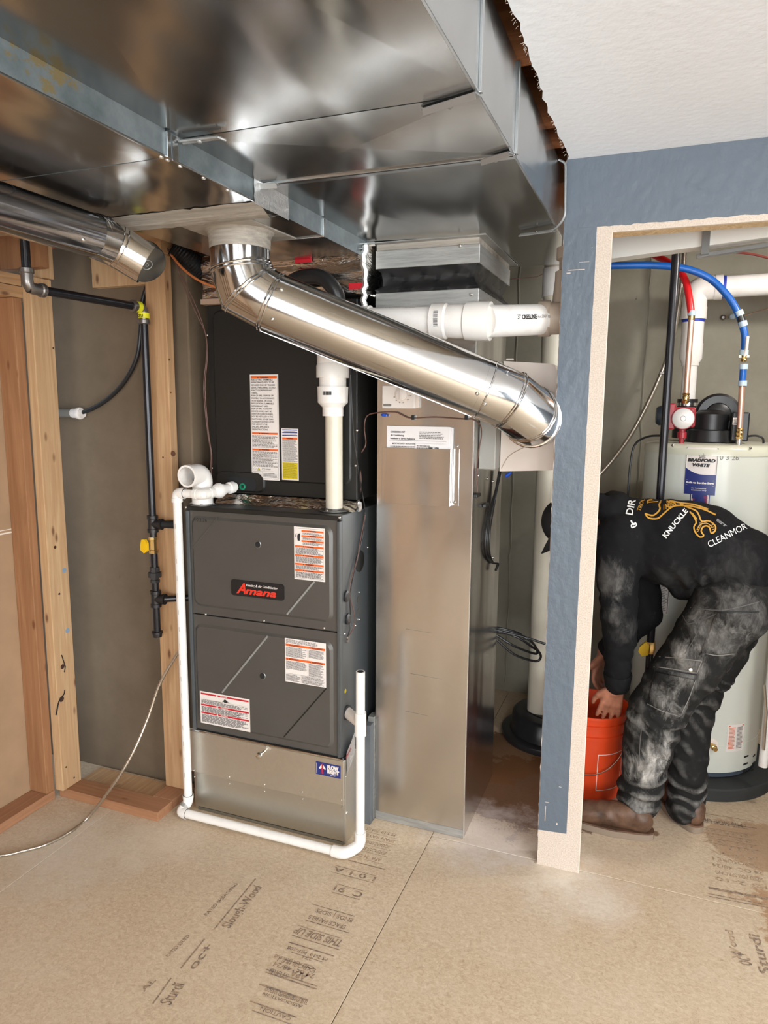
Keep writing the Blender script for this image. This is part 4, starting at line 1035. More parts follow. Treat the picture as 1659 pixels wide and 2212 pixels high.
f.text('FLOW', .47, .60, .27, 0, .46, bold=.09).text('RIGHT', .47, .27, .27, 0, .48, bold=.09).lines(.6, .08, .85, .20, 2, 0, .4).rect(.03, .1, .05, .9, 0)
f.shape([(.13, .55), (.27, .92), (.41, .55), (.38, .45), (.27, .60), (.16, .45)], 0).shape([(.24, .12), (.30, .12), (.30, .85), (.27, .92), (.24, .85)], 4)
f.build('flow_sticker', LM, FC)
mb = MB(); pts = []
for j in range(6):
    for i in range(5): pts.append(V((BX1 + .0012 + random.uniform(0, .002), 2.172 + i * .018, .262 + j * .018 + i * .012)))
mb.add(pts, [(j * 5 + i, j * 5 + i + 1, (j + 1) * 5 + i + 1, (j + 1) * 5 + i) for j in range(5) for i in range(4)]); mb.build('foil_tape', M['tape'], FC, 60)
mb = MB(); write(mb, 'SERVICE', PX(748, 1640, BX1 + .004), (0, 1, .35), (0, -.35, 1), .010, .05, None, bold=.03); mb.build('print', M['redp'], FC, 0)
MB().box(-.973, -.9395, 2.315, 2.80, 0, .40).build('return_boot', plain('grey_mastic_coated', srgb(92, 96, 100), .6, bumpk=.5, bscale=40), FC, 0)

# ---- evaporator coil case
CC = thing('evaporator_coil_case', (-1.29, 2.6, 1.247), 'black evaporator coil case standing on top of the furnace', 'coil')
cy = 2.30
MB().box(-1.597, -.988, cy, 2.86, 1.248, 1.944).build('case', M['coil'], CC, 0, bevel=.003)
mb = MB(); emboss(mb, -1.572, -1.010, 1.30, 1.925, cy - .0005, cy - .006, .03, .006); mb.build('front_panel', M['coil'], CC, 40)
mb = MB(); emboss(mb, -1.575, -1.36, 1.255, 1.335, cy - .001, cy - .009, .03, .006); mb.build('drain_panel', M['coil'], CC, 40)
mb = MB(); mb.poly([(x, cy - .0092, z) for x, z in rrect(-1.52, -1.395, 1.262, 1.312, .018)], (0, -.0006, 0)); mb.build('drain_recess', M['matte'], CC, 0)
MB().lathe(PY(525, 1051, cy - .010), (0, -1, 0), [(0, .0125), (.006, .0125), (.007, .009), (.003, .008)], 24).build('green_plug', M['green'], CC)
c = PY(524, 1051, cy - .0165); MB().box(c.x - .005, c.x + .005, c.y - .001, c.y, c.z - .005, c.z + .005).build('plug_socket', M['matte'], CC, 0)
mb = MB()
for (px, py) in ((448, 724), (458, 1011), (450, 1040), (768, 1006), (770, 800), (771, 930)): mb.screw(PY(px, py, cy - .001), (0, -1, 0), .005)
mb.build('screw', M['chrome'], CC)
f = Flat((-1.414, cy - .0062, 1.305), (1, 0, 0), (0, 0, 1), .118, .386, .0005)
f.rect(.03, .012, .97, .988, 2).rect(.038, .015, .962, .985, 0)
f.rect(.045, .962, .955, .984, 3).text('WARNING', .36, .966, .012, 1, .30, bold=.04).shape([(.27, .966), (.31, .966), (.29, .980)], 1)
tx = ['RISK OF FIRE. FLAMMABLE', 'REFRIGERANT USED. TO BE', 'REPAIRED ONLY BY TRAINED', 'SERVICE PERSONNEL. DO NOT', 'PUNCTURE REFRIGERANT', 'TUBING.', 'RISK OF FIRE.  DISPOSE OF', 'PROPERLY IN ACCORDANCE', 'WITH FEDERAL OR LOCAL', 'REGULATIONS.FLAMMABLE', 'REFRIGERANT USED.', 'RISK OF FIRE.  AUXILIARY', 'DEVICES WHICH MAY BE', 'IGNITION SOURCES SHALL', 'NOT BE INSTALLED IN THE', 'DUCTWORK, OTHER THAN', 'AUXILIARY DEVICES LISTED', 'FOR USE WITH THE', 'SPECIFIC APPLIANCE.', 'SEE INSTRUCTIONS.']
wd_ = [.76, .80, .84, .88, .75, .22, .78, .81, .74, .78, .60, .73, .70, .76, .75, .76, .79, .55, .62, .57]
for k, (a, b) in enumerate(zip(tx, wd_)): f.text(a, .05, .943 - k * .0246, .0150, 1, b, bold=.015)
bar_o(f, .045, .955, .437, .455, 'WARNING'); f.lines(.05, .31, .95, .43, 10, 2, .6)
bar_o(f, .045, .955, .282, .300, 'WARNING'); f.lines(.05, .125, .95, .275, 13, 2, .6)
f.shape([(.06, .105), (.12, .12), (.18, .105), (.12, .09)], 2).shape([(.07, .105), (.12, .1165), (.17, .105), (.12, .0935)], 0).shape([(.20, .09), (.32, .09), (.26, .12)], 1).shape([(.215, .0925), (.305, .0925), (.26, .116)], 6)
f.rect(.38, .095, .50, .11, 2).rect(.39, .098, .49, .107, 0).lines(.53, .095, .70, .112, 2, 2).rect(.04, .083, .96, .085, 2)
f.rect(.05, .02, .40, .078, 2).rect(.058, .022, .392, .076, 0).text('Refrigerant', .08, .062, .009, 1, .28).text('Safety Group', .07, .046, .009, 1, .30).text('A2L', .18, .028, .009, 1, .08).lines(.43, .025, .92, .07, 4, 2)
f.build('warning_sticker', LM, CC)
f = Flat((-1.286, cy - .0062, 1.309), (1, 0, 0), (0, 0, 1), .069, .188, .0005)
for y_ in (.965, .915, .86): f.rect(.05, y_, .95, y_ + .018, 5)
f.lines(.15, .935, .85, .955, 1, 2).lines(.1, .885, .9, .905, 1, 2); f.rect(.05, .79, .95, .83, 3).text('WARNING', .3, .80, .02, 1, .4, bold=.05).lines(.06, .36, .95, .78, 22, 2, .6).rect(.05, .02, .95, .345, 6).lines(.08, .04, .92, .335, 18, 1, .35)
f.build('warning_sticker', LM, CC)
# crinkled foil between furnace top and coil
mb = MB(); pts = []; nx = 60
for j in range(4):
    for i in range(nx + 1): pts.append(V((-1.55 + i * (.575 / nx), 2.285 - .012 * (3 - j) + random.uniform(-.003, .003), 1.214 + j * .011 + random.uniform(-.0015, .0015))))
mb.add(pts, [(j * (nx + 1) + i, j * (nx + 1) + i + 1, (j + 1) * (nx + 1) + i + 1, (j + 1) * (nx + 1) + i) for j in range(3) for i in range(nx)])
mb.build('foil_tape', M['foil'], CC, 70)
mb = MB(); mb.tube([V((-.978 + random.uniform(-.006, .006), 2.29 + random.uniform(-.01, .01), 1.214 + k * .006)) for k in range(6)], .010, 6); mb.build('tape_end', M['tape'], CC, 60)

# ================================================================ PVC on the furnace
VR = .0300
VP = thing('pvc_vent_pipe', (-1.055, 2.25, 1.214), 'white pvc vent pipe rising from the furnace and running right behind the round duct', 'pipe')
b0 = V((-1.052, 2.245, 1.2155))
MB().lathe(b0, (0, 0, 1), [(0, .052), (.004, .052), (.005, .034), (.010, .033)], 28).build('flange', M['furn'], VP)
mb = MB()
for a in (20, 140, 260): mb.screw(b0 + V((.045 * math.cos(math.radians(a)), .045 * math.sin(math.radians(a)), .004)), (0, 0, 1), .005)
mb.build('screw', M['chrome'], VP)
top = PY(717, 905, 2.245)
mb = MB(); mb.tube([b0, V((b0.x, b0.y, 1.55))], VR, 28); mb.build('pipe', M['pvc_cream'], VP)
ax = b0.x - .004
mb = MB(); mb.lathe((ax, 2.245, 1.545), (0, 0, 1), [(0, .036), (.030, .036), (.046, .052), (.100, .0535), (.100, .045)], 36); mb.build('reducer', M['pvc'], VP)
mb = MB()
for k in range(12): c = V((ax - .012 + k * .0028, 2.1912, 1.622)); mb.box(c.x, c.x + random.choice((.0008, .0016)), 2.1905, 2.1922, c.z - .006, c.z + .006)
mb.build('barcode', M['ink'], VP, 0)
PR = .0475
e0 = V((ax, 2.245, 1.64)); e1 = V((ax, 2.245, 1.755)); e1.z = 1.80
hA = PY(850, 706, 2.25); hB = PY(940, 695, 2.252); hC = PY(1055, 694, 2.25); hD = PY(1176, 690, 2.43); 
hA.y = hB.y = 2.25
corner = V((ax - .01, 2.25, 1.845))
mb = MB(); mb.tube([e0, V((ax, 2.245, 1.70))], PR - .001, 30); mb.build('pipe', M['pvc'], VP)
mb = MB(); mb.tube(fillet([V((ax, 2.245, 1.69)), V((ax - .006, 2.247, 1.852)), V((ax + .14, 2.25, 1.858))], .09, 10), PR + .005, 32); mb.build('elbow', M['pvc'], VP)
mb = MB(); mb.lathe((ax, 2.245, 1.675), (0, 0, 1), [(0, PR + .009), (.04, PR + .009), (.05, PR + .004)], 32); mb.build('hub', M['pvc'], VP)
mb = MB(); mb.tube([V((ax + .10, 2.25, 1.856)), PY(940, 694, 2.25)], PR, 32); mb.build('pipe', M['pvc'], VP)
mb = MB(); dH = (hD - hC).normalized()
ca = PY(935, 694, 2.25); cb = PY(1060, 694, 2.25)
q = (cb - ca).normalized(); L_ = (cb - ca).length
mb.lathe(ca, q, [(0, PR + .008), (.045, PR + .009), (.052, PR + .004)], 36); mb.lathe(ca + q * .052, q, [(0, PR + .004), (.02, PR + .006), (L_ - .105, PR + .006), (L_ - .085, PR + .003)], 36); mb.lathe(ca + q * (L_ - .085), q, [(0, PR + .003), (.008, PR + .011), (.045, PR + .013), (.085, PR + .0125)], 36)
mb.build('coupling', M['pvc'], VP)
mb = MB()
for k in range(13): c = ca + q * .018 + V((0, -(PR + .0095), .025 - k * .0038)); mb.box(c.x, c.x + .014, c.y + abs(c.z - ca.z) ** 2 * 9, c.y + .001 + abs(c.z - ca.z) ** 2 * 9, c.z, c.z + random.choice((.0012, .0022)))
mb.build('barcode', M['ink'], VP, 0)
q2_ = (PY(1178, 690, 2.43) - cb).normalized()
mb = MB(); mb.tube([cb - q2_ * .02, PY(1178, 690, 2.43)], .0495, 36); pp_ = mb.build('pipe', M['pvc'], VP)
def curved_text(txt, a, q_, R, ang, h, w, m, bold=.02):
    """text running along axis q_ on the surface of a pipe, at angle ang from the viewer side"""
    mb = MB(); vs, fs, x0, x1 = glyphs(txt, 0.0, bold); sx = w / (x1 - x0); sy = h / .7; up = V((0, 0, 1)); up = (up - q_ * up.dot(q_)).normalized(); out = up.cross(q_)
    if out.y > 0: out = -out
    o = []
    for p in vs:
        th = ang + p.y * sy / R; o.append(a + q_ * ((p.x - x0) * sx) + out * (math.cos(th) * (R + .0005)) + up * (math.sin(th) * (R + .0005)))
    mb.add(o, fs); return mb.build('print', M[m], VP if m != 'x' else VP, 0)
a_ = PY(1097, 690, 2.25); a_ = PY(1097, 690, 2.30); a_ = cb + q2_ * ((a_ - cb).dot(q2_)); q_o = q; q = q2_; PR_o = PR; PR = .0497
curved_text('3"', a_, q, PR, .02, .013, .014, 'ink'); curved_text('CRESLINE', a_ + q * .018, q, PR, -.0, .013, .062, 'ink', .05); curved_text('PVC', a_ + q * .084, q, PR, .02, .007, .016, 'grayink'); curved_text('DWV', a_ + q * .103, q, PR, .02, .011, .022, 'ink', .0); curved_text('NSF-dwv', a_ + q * .128, q, PR, .02, .008, .028, 'grayink')
q = q_o; PR = PR_o; a_ = V((ax + .16, 2.25, 1.858)); curved_text('TESTED BY TO F PVC 1120 ASTM', a_, q, PR, .95, .006, .14, 'grayink', 0)
# beige fittings at the partition edge
BF = thing('pvc_tee_fitting', (-.29, 2.25, 1.85), 'beige pvc tee fitting half hidden behind the partition edge', 'pipe fitting')
fe = PY(1165, 689, 2.43); mb = MB(); mb.lathe(fe, (1, 0, 0), [(0, PR + .010), (.035, PR + .010), (.04, PR + .004), (.09, PR + .004)], 32); mb.build('hub', M['pvc_beige'], BF)
fx = fe.x + .082
mb = MB(); mb.tube(fillet([V((fx - .03, 2.465, fe.z)), V((fx, 2.465, fe.z + .01)), V((fx + .01, 2.465, fe.z + .12))], .05), PR + .004, 28); mb.build('bend', M['pvc_beige'], BF)
mb = MB(); mb.lathe((fx + .012, 2.465, fe.z + .10), (0, 0, 1), [(0, PR - .004), (.0, PR + .006), (.05, PR + .006), (.055, PR - .006), (.085, PR - .006), (.09, PR + .004), (.125, PR + .004), (.13, PR - .01), (.16, PR - .012)], 28); mb.build('riser', M['pvc_beige'], BF)

IE = thing('pvc_intake_elbow', (-1.50, 2.20, 1.214), 'open white pvc intake elbow on top left of the furnace', 'pipe fitting')
bs = PZ(438, 1090, 1.2145)
MB().lathe(bs, (0, 0, 1), [(0, .050), (.004, .050), (.005, .040)], 28).build('flange', M['furn'], IE)
MB().lathe(bs + V((0, 0, .003)), (0, 0, 1), [(0, .0385), (.034, .0385), (.034, .032)], 28).build('hub', M['pvc'], IE)
oc = PY(404, 1029, bs.y - .085)
path = fillet([bs + V((0, 0, .03)), bs + V((0, .004, .118)), oc + (oc - (bs + V((0, .0, .10)))).normalized() * .0], .075, 12)
mb = MB(); mb.tube(path, .0375, 30, cap=False); mb.tube(path, .0325, 30, cap=False); mb.build('elbow', M['pvc'], IE)
dd = (path[-1] - path[-2]).normalized()
mb = MB(); mb.lathe(path[-1] - dd * .022, dd, [(0, .036), (.004, .0405), (.024, .0405), (.024, .0335), (.0, .0335)], 32, caps=False); mb.build('hub', M['pvc'], IE)
mb = MB()
for a in (10, 200, 300): mb.screw(bs + V((.043 * math.cos(math.radians(a)), .043 * math.sin(math.radians(a)), .004)), (0, 0, 1), .005)
mb.build('screw', M['chrome'], IE)

# ---- condensate drain: white pvc looping round the cabinet
CDN = thing('condensate_drain_pipe', (-1.3, 2.11, 0), 'thin white pvc drain pipe looping around the filter cabinet front', 'pipe')
r = .0160; rf = .0205
yv = 2.125
q0 = PY(508, 1051, 2.286); q1 = PY(440, 1070, yv); q2 = PY(382, 1063, yv); q2.z = q1.z = (q1.z + q2.z) / 2; q3 = PY(405, 1722, yv); q3.x = q2.x
q4 = V((q3.x, yv, .047)); q5 = PZ(386, 1757, .024); q6 = PZ(741, 1839, .024); q5.y = q6.y = (q5.y + q6.y) / 2
q7 = V((q6.x + .045, yv + .02, .035)); q8 = V((q7.x, q7.y, PY(776, 1450, yv + .02).z))
def pseg(a, b, nm='pipe', rr=r, m='pvc'): return MB().tube([a, b], rr, 20).build(nm, M[m], CDN)
def elb(a, c, b, L=.034):
    A_ = c + (a - c).normalized() * L; B_ = c + (b - c).normalized() * L
    mb = MB(); mb.tube(fillet([A_, c, B_], L * .8, 8), rf - .0015, 20); 
    mb.lathe(A_, (c - A_), [(0, rf), (.014, rf), (.016, rf - .003)], 20); mb.lathe(B_, (c - B_), [(0, rf), (.014, rf), (.016, rf - .003)], 20)
    return mb.build('elbow', M['pvc'], CDN)
pseg(q0, q1); pseg(q1, q2); pseg(q2, q4); pseg(q5, q6); pseg(q7, q8)
elb(q0, q1, q2, .040); elb(q1, q2, q4); elb(q4 + V((0, 0, .1)), q4, q5, .03); elb(q4, q5, q6, .03)
mb = MB(); mb.tube([q4, q5], r, 16); mb.build('nipple', M['pvc'], CDN)
mb = MB(); mb.tube(fillet([q6 - V((.035, 0, 0)), q6 + V((.012, 0, 0)), q7 + V((0, 0, -.006)), q7 + V((0, 0, .045))], .03, 8), rf, 20); mb.build('elbow', M['pvc'], CDN)
# union and trap fitting at the coil
dU = (q0 - q1).normalized(); u0 = q0 - dU * .112
mb = MB(); mb.lathe(u0, dU, [(0, .019), (.01, .024), (.022, .028), (.03, .028), (.034, .022), (.05, .021), (.052, .017), (.075, .017), (.078, .022), (.10, .022), (.105, .014)], 8 * 3); mb.build('union', M['pvc'], CDN, 20)
# tee on the riser and its stub into the furnace side
tz = PY(775, 1563, yv + .02).z; tc = V((q7.x, q7.y, tz))
mb = MB(); mb.lathe(tc - V((0, 0, .042)), (0, 0, 1), [(0, rf), (.084, rf)], 24); mb.build('tee', M['pvc'], CDN)
sg = V((FX1 + .004, q7.y + .055, tz + .006)); mb = MB(); mb.tube([tc, sg], [.017, .020], 20); mb.build('stub', M['cream'], CDN)
MB().lathe(sg - V((.004, 0, 0)), (1, -.2, 0), [(0, .027), (.006, .027), (.008, .021)], 24).build('grommet', M['rubber'], CDN)
mb = MB(); mb.lathe(q8 - V((0, 0, .001)), (0, 0, 1), [(0, r * .72), (.0016, r * .72)], 16); mb.build('open_bore', M['matte'], CDN)
pr_ = MB()
for k in range(16): z__ = 1.15 - k * .065; pr_.box(q2.x - .0008, q2.x + .0008, yv - r - .0006, yv - r + .001, z__ - .018, z__)
pr_.build('print', M['pvc_beige'], CDN, 0)['kind'] = 'stuff'

# wiring on the furnace side
fw = thing('furnace_cable', (-.97, 2.3, 1.0), 'thin dark cable looping down the right side of the furnace', 'cable')
x_ = FX1 + .008
pp = [PX(757, 810, x_ + .0), PX(766, 960, x_), PX(785, 1080, x_), PX(789, 1110, x_), PX(786, 1140, x_), PX(776, 1190, x_), PX(763, 1245, x_), PX(756, 1290, x_), PX(757, 1320, x_), PX(757, 1350, x_), PX(750, 1383, x_)]
MB().tube(spline(pp, 6), .0026, 8).build('cable_jacket', M['black'], fw)
pp = [PX(789, 1112, x_ + .002), PX(778, 1170, x_ + .004), PX(772, 1205, x_ + .004), PX(762, 1240, x_ + .004), PX(755, 1280, x_), PX(766, 1330, x_ + .006), PX(764, 1355, x_ + .006), PX(751, 1378, x_)]
MB().tube(spline(pp, 6), .0018, 8).build('cable_jacket', M['wirebrown'], fw)
lw2 = thing('line_set_wires', (-1.6, 2.28, 1.3), 'pair of thin brown wires hanging at the left edge of the coil case', 'cable')
yw = 2.285
for off in (0, .006):
    pp = [PY(322 + off * 400, 508, 2.2), PY(368, 545 + off * 200, 2.22), PY(392 + off * 900, 605, 2.24), PY(418 + off * 1200, 665, 2.26), PY(444, 722, yw), PY(446 + off * 300, 770, yw), PY(440 + off * 500, 840, yw), PY(448 + off * 300, 930, yw), PY(456 + off * 200, 985, yw), PY(451 + off * 700, 1040, yw)]
    MB().tube(spline(pp, 6), .0022, 8).build('wire', M['wirebrown'], lw2)
oc_ = thing('orange_cable', (-1.6, 2.24, 2.0), 'orange brown cable slung from the trunk to the coil case', 'cable')
MB().tube(spline([PY(368, 548, 2.22), PY(395, 580, 2.23), PY(430, 606, 2.25), PY(470, 622, 2.28), PY(520, 640, 2.30)], 8), .0045, 10).build('cable_jacket', M['copperwire'], oc_)
fd = thing('black_flex_duct', (-1.7, 2.4, 2.05), 'black ribbed flexible duct behind the orange cable', 'duct')
mb = MB(); pts = spline([PY(375, 532, 2.235), PY(400, 552, 2.26), PY(430, 580, 2.31), PY(460, 608, 2.36), PY(490, 635, 2.40)], 14)
mb.tube(pts, [.033 + (.004 if i % 2 else 0) for i in range(len(pts))], 20); mb.build('sleeve', M['black'], fd, 60)
sd = thing('insulated_suction_line', (-1.15, 2.27, 1.98), 'black insulated line arching over the coil case behind the round duct', 'pipe')
mb = MB(); mb.tube(spline([PY(600, 640, 2.262), PY(640, 604, 2.255), PY(690, 598, 2.25), PY(722, 625, 2.25), PY(735, 665, 2.26), PY(742, 700, 2.27)], 8), [.026] * 41, 18); mb.build('insulation', M['black'], sd)

# ================================================================ GAS PIPING AND CABLES AT LEFT
GP = thing('gas_pipe_manifold', (-1.78, 2.15, .70), 'black iron gas pipe with elbows, yellow valve and drip leg left of the furnace', 'pipe')
gr = .0138
gx = PY(322, 900, 2.15).x
e2 = V((gx, 2.145, PY(305, 665, 2.145).z))           # elbow turning down
e1 = PZ(48, 622, e2.z); e1.x = (e1.x + gx) / 2
e1 = V((PZ(60, 622, e2.z).x, PZ(60, 622, e2.z).y, e2.z))
topg = V((e1.x, e1.y, 2.31))
mb = MB(); mb.tube([topg, e1 + V((0, 0, .03))], gr, 20); mb.build('pipe', M['blacksteel'], GP)
mb = MB(); mb.tube([e1, e2], gr, 20); mb.build('pipe', M['blacksteel'], GP)
botg = V((gx, 2.145, PY(332, 1120, 2.145).z))
mb = MB(); mb.tube([e2, botg], gr, 20); mb.build('pipe', M['blacksteel'], GP)
def gelb(a, c, b, mat='greyiron'):
    L = .050; A_ = c + (a - c).normalized() * L; B_ = c + (b - c).normalized() * L
    mb = MB(); mb.tube(fillet([A_, c, B_], L * .85, 8), gr + .0035, 20)
    for p, s in ((A_, (c - A_)), (B_, (c - B_))): mb.lathe(p, s, [(-.008, gr + .004), (-.006, gr + .0075), (.006, gr + .0075), (.009, gr + .004)], 20)
    return mb.build('elbow', M[mat], GP)
gelb(topg, e1, e2); eb2 = gelb(e1, e2, botg)
for c, d_ in ((e2 + (e1 - e2).normalized() * .028, (e1 - e2)), (e2 - V((0, 0, .028)), V((0, 0, 1)))):
    tg = MB().lathe(c, d_, [(-.009, gr + .0058), (.009, gr + .0058)], 24).build('yellow_tag', M['tagyellow'], eb2)
mb = MB(); write(mb, 'CPLS', V((gx - .011, 2.145 - gr - .0066, e2.z - .033)), (1, 0, 0), (0, 0, 1), .008, .024, None, bold=.04); mb.build('tag_print', M['ink'], eb2, 0)
def vz(py): return PY(335, py, 2.145).z
def seg(z1, z0, rr, nm, m='iron', n=20): return MB().lathe((gx, 2.145, z0), (0, 0, 1), [(0, rr), (z1 - z0, rr)], n).build(nm, M[m], GP)
def tee(zc, L=.032):
    mb = MB(); mb.lathe((gx, 2.145, zc - L), (0, 0, 1), [(0, gr + .007), (.012, gr + .007), (.014, gr + .004), (2 * L - .014, gr + .004), (2 * L - .012, gr + .007), (2 * L, gr + .007)], 20)
    mb.lathe((gx, 2.145, zc), (1, .15, 0), [(0, gr + .004), (.028, gr + .004), (.029, gr + .007), (.040, gr + .007)], 20); return mb.build('tee', M['iron'], GP)
tee(vz(1132)); seg(vz(1150), vz(1162), gr, 'nipple')
vv = MB().lathe((gx, 2.145, vz(1195)), (0, 0, 1), [(0, .017), (.012, .018), (.014, .014), (.05, .014), (.052, .018), (vz(1160) - vz(1195), .017)], 8).build('valve', M['brass'], GP, 20)
c = V((gx - .026, 2.125, vz(1180))); mb = MB()
mb.poly([(c.x - .010, 2.120, c.z + .026), (c.x + .004, 2.120, c.z + .028), (c.x + .014, 2.120, c.z + .014), (c.x + .014, 2.120, c.z - .014), (c.x, 2.120, c.z - .026), (c.x - .016, 2.120, c.z - .014), (c.x - .016, 2.120, c.z + .004)], (0, .012, 0)); mb.build('handle', M['yellow'], vv, 0, bevel=.002)
seg(vz(1195), vz(1228), gr, 'nipple', 'blacksteel')
mb = MB(); z0 = vz(1258); mb.lathe((gx, 2.145, z0), (0, 0, 1), [(0, .018), (.010, .018), (.012, .0155), (.020, .0155), (.021, .025), (.040, .025), (.042, .019), (.06, .018)], 8); mb.build('union', M['iron'], GP, 20)
seg(vz(1258), vz(1275), gr, 'nipple', 'blacksteel'); tee(vz(1293)); seg(vz(1308), vz(1364), gr, 'drip_leg', 'blacksteel')
mb = MB(); z0 = vz(1376); mb.lathe((gx, 2.145, z0), (0, 0, 1), [(0, .010), (.003, .017), (.016, .0185), (.017, .021), (.024, .021)], 20); mb.build('cap', M['iron'], GP)
mb = MB(); mb.tube([V((gx + .03, 2.150, vz(1293))), V((FX0 - .004, 2.235, vz(1293)))], .0125, 18); mb.build('branch', M['blacksteel'], GP)
mb = MB(); mb.tube([V((gx + .03, 2.150, vz(1132))), V((gx + .085, 2.165, vz(1132)))], [.0125, .016], 12); mb.build('plug', M['matte'], GP)
st_ = thing('wall_conduit_stub', (-2.2, 2.26, 1.54), 'grey conduit stub with a white collar fixed to the concrete wall', 'conduit')
a = PY(128, 893, 2.250); b = PY(176, 893, 2.250); a.z = b.z
a.x = -2.36
MB().tube([a, b - V((.03, 0, 0))], .0175, 18).build('pipe', plain('grey_conduit', srgb(118, 112, 100), .5), st_)
MB().lathe(b - V((.045, 0, 0)), (1, 0, 0), [(0, .019), (.028, .020), (.03, .024), (.040, .024), (.043, .018), (.052, .018), (.052, .013)], 24).build('collar', M['white'], st_)
bc = thing('black_wall_cable', (-1.9, 2.26, 1.8), 'black cable drooping from the joists into the wall conduit stub', 'cable')
pp = [PY(330, 560, 2.262), PY(322, 605, 2.262), PY(308, 650, 2.262), PY(304, 710, 2.262), PY(296, 770, 2.262), PY(272, 820, 2.262), PY(240, 856, 2.262), PY(205, 880, 2.258), b - V((.01, 0, 0))]
MB().tube(spline(pp, 8), .0085, 14).build('cable_jacket', M['black'], bc)
ac = thing('floor_armored_cable', (-1.9, 1.9, 0), 'ribbed metal armored cable curving from the furnace down onto the floor', 'cable')
pp = [PY(392, 1402, 2.12), PY(378, 1420, 2.12), PY(345, 1478, 2.10), PY(318, 1555, 2.06), PY(285, 1630, 2.00), PY(245, 1695, 1.955), PZ(190, 1766, .012), PZ(150, 1798, .009), PZ(100, 1824, .009), PZ(50, 1838, .009), PZ(0, 1848, .009), PZ(-120, 1852, .009)]
sp = spline(pp, 40)
mb = MB(); L_ = 0; out = [sp[0]]
for i in range(1, len(sp)):
    if (sp[i] - out[-1]).length > .0062: out.append(sp[i])
mb.tube(out, [.0070 if i % 2 else .0042 for i in range(len(out))], 10); mb.build('armor', M['flexmetal'], ac, 60)
bx = thing('black_conduit', (-2.0, 2.2, 2.1), 'black ribbed conduit strip beside the top of the pale stud', 'conduit')
pts = [PY(102, 525 + k * 4, 2.14) for k in range(17)]; mb = MB(); mb.tube(pts, [.009 if i % 2 else .007 for i in range(17)], 10); mb.build('sleeve', M['matte'], bx)

# ================================================================ BEHIND: humidifier, radon pipe, sump
HU = thing('bypass_humidifier', (-.45, 2.6, 1.36), 'cream humidifier with a chamfered cover mounted beside the return drop', 'humidifier')
mb = MB(); mb.box(-.5835, -.5235, 2.43, 2.80, 1.365, 1.735); mb.build('grey_housing', M['gplastic'], HU, 0, bevel=.004)
hx0, hy = -.522, 2.50
ol = [PY(1088, 780, hy), PY(1196, 786, hy), PY(1213, 822, hy), PY(1216, 930, hy), PY(1196, 1016, hy), PY(1078, 1018, hy)]
mb = MB(); mb.poly([(max(hx0, p.x) if i in (0, 5) else p.x, hy, p.z) for i, p in enumerate(ol)], (0, .32, 0)); mb.build('cover', M['cream'], HU, 0, bevel=.006)
mb = MB(); pp = [PY(1083, 1012, hy - .001), PY(1100, 985, hy - .001), PY(1135, 965, hy - .001), PY(1180, 945, hy - .001)]; mb.tube(spline(pp, 8), .0016, 6); mb.build('molding_line', M['pvc_beige'], HU)
mb = MB(); c = PY(1100, 778, hy); mb.box(c.x - .012, c.x + .012, hy + .005, hy + .02, c.z, c.z + .006); mb.build('latch', M['cream'], HU, 0, bevel=.001)
mb = MB(); mb.lathe(j7 + V((0, .001, 0)), (0, 1, 0), [(0, R0 + .006), (hy - j7.y - .004, R0 + .006)], 40); mb.build('inlet_collar', M['galv_new'], HU)
RP2 = thing('radon_pipe', (-.465, 3.30, 0), 'tall cream vertical pvc pipe standing on the black sump lid', 'pipe')
mb = MB(); mb.lathe((-.458, 3.30, .135), (0, 0, 1), [(0, .060), (2.15, .060)], 40); mb.build('pipe', M['pvc_cream'], RP2)
mb = MB(); mb.lathe((-.458, 3.30, 2.06), (0, 0, 1), [(0, .066), (.12, .066)], 40); mb.build('coupling', M['pvc'], RP2)
mb = MB(); mb.tube([PY(1100, 603, 3.2), PY(1160, 598, 3.23), PY(1172, 592, 3.23)], .002, 6); mb.build('wire', M['wirebrown'], RP2)
SL = thing('sump_lid', (-.40, 3.33, 0), 'round black sump basin cover on the floor behind the partition', 'sump cover')
mb = MB(); mb.lathe((-.40, 3.33, 0), (0, 0, 1), [(0, .236), (.018, .243), (.030, .240), (.034, .23), (.034, .20), (.115, .190), (.125, .18), (.130, .17), (.132, .01)], 56); mb.build('lid', plain('sump_plastic', (.02, .02, .022, 1), .32), SL, 40)
mb = MB(); mb.lathe((-.40, 3.33, .132), (0, 0, 1), [(0, .12), (.002, .12), (.003, .11)], 32); mb.build('hatch', M['black'], SL)
CC2 = thing('cable_coil', (-.4, 2.95, .60), 'black cable coiled in loose loops beside the tall cream pipe', 'cable')
yc = 2.88
lp = [[(1040, 1362, 2.87), (1075, 1362, 2.87), (1120, 1378, 2.9), (1150, 1398, 2.95), (1160, 1405, 3.0), (1155, 1412, 3.0), (1110, 1395, 2.9), (1070, 1372, 2.87), (1040, 1370, 2.87)],
      [(1045, 1358, 2.87), (1090, 1362, 2.88), (1140, 1378, 2.9), (1185, 1393, 2.92), (1230, 1402, 2.94)],
      [(1050, 1366, 2.88), (1095, 1368, 2.88), (1140, 1380, 2.9), (1162, 1405, 2.95), (1168, 1420, 2.98), (1155, 1428, 2.97), (1110, 1413, 2.9), (1068, 1378, 2.87), (1045, 1372, 2.87)],
      [(1050, 1354, 2.88), (1085, 1358, 2.88), (1120, 1368, 2.92), (1135, 1380, 2.95)]]
for l_ in lp: MB().tube(spline([PY(*p) for p in l_], 8), .0052, 10).build('loop', M['black'], CC2)
DC = thing('humidifier_cable', (-.58, 2.55, 1.2), 'black cables running down the back corner of the return drop', 'cable')
xw = DX1 + .007
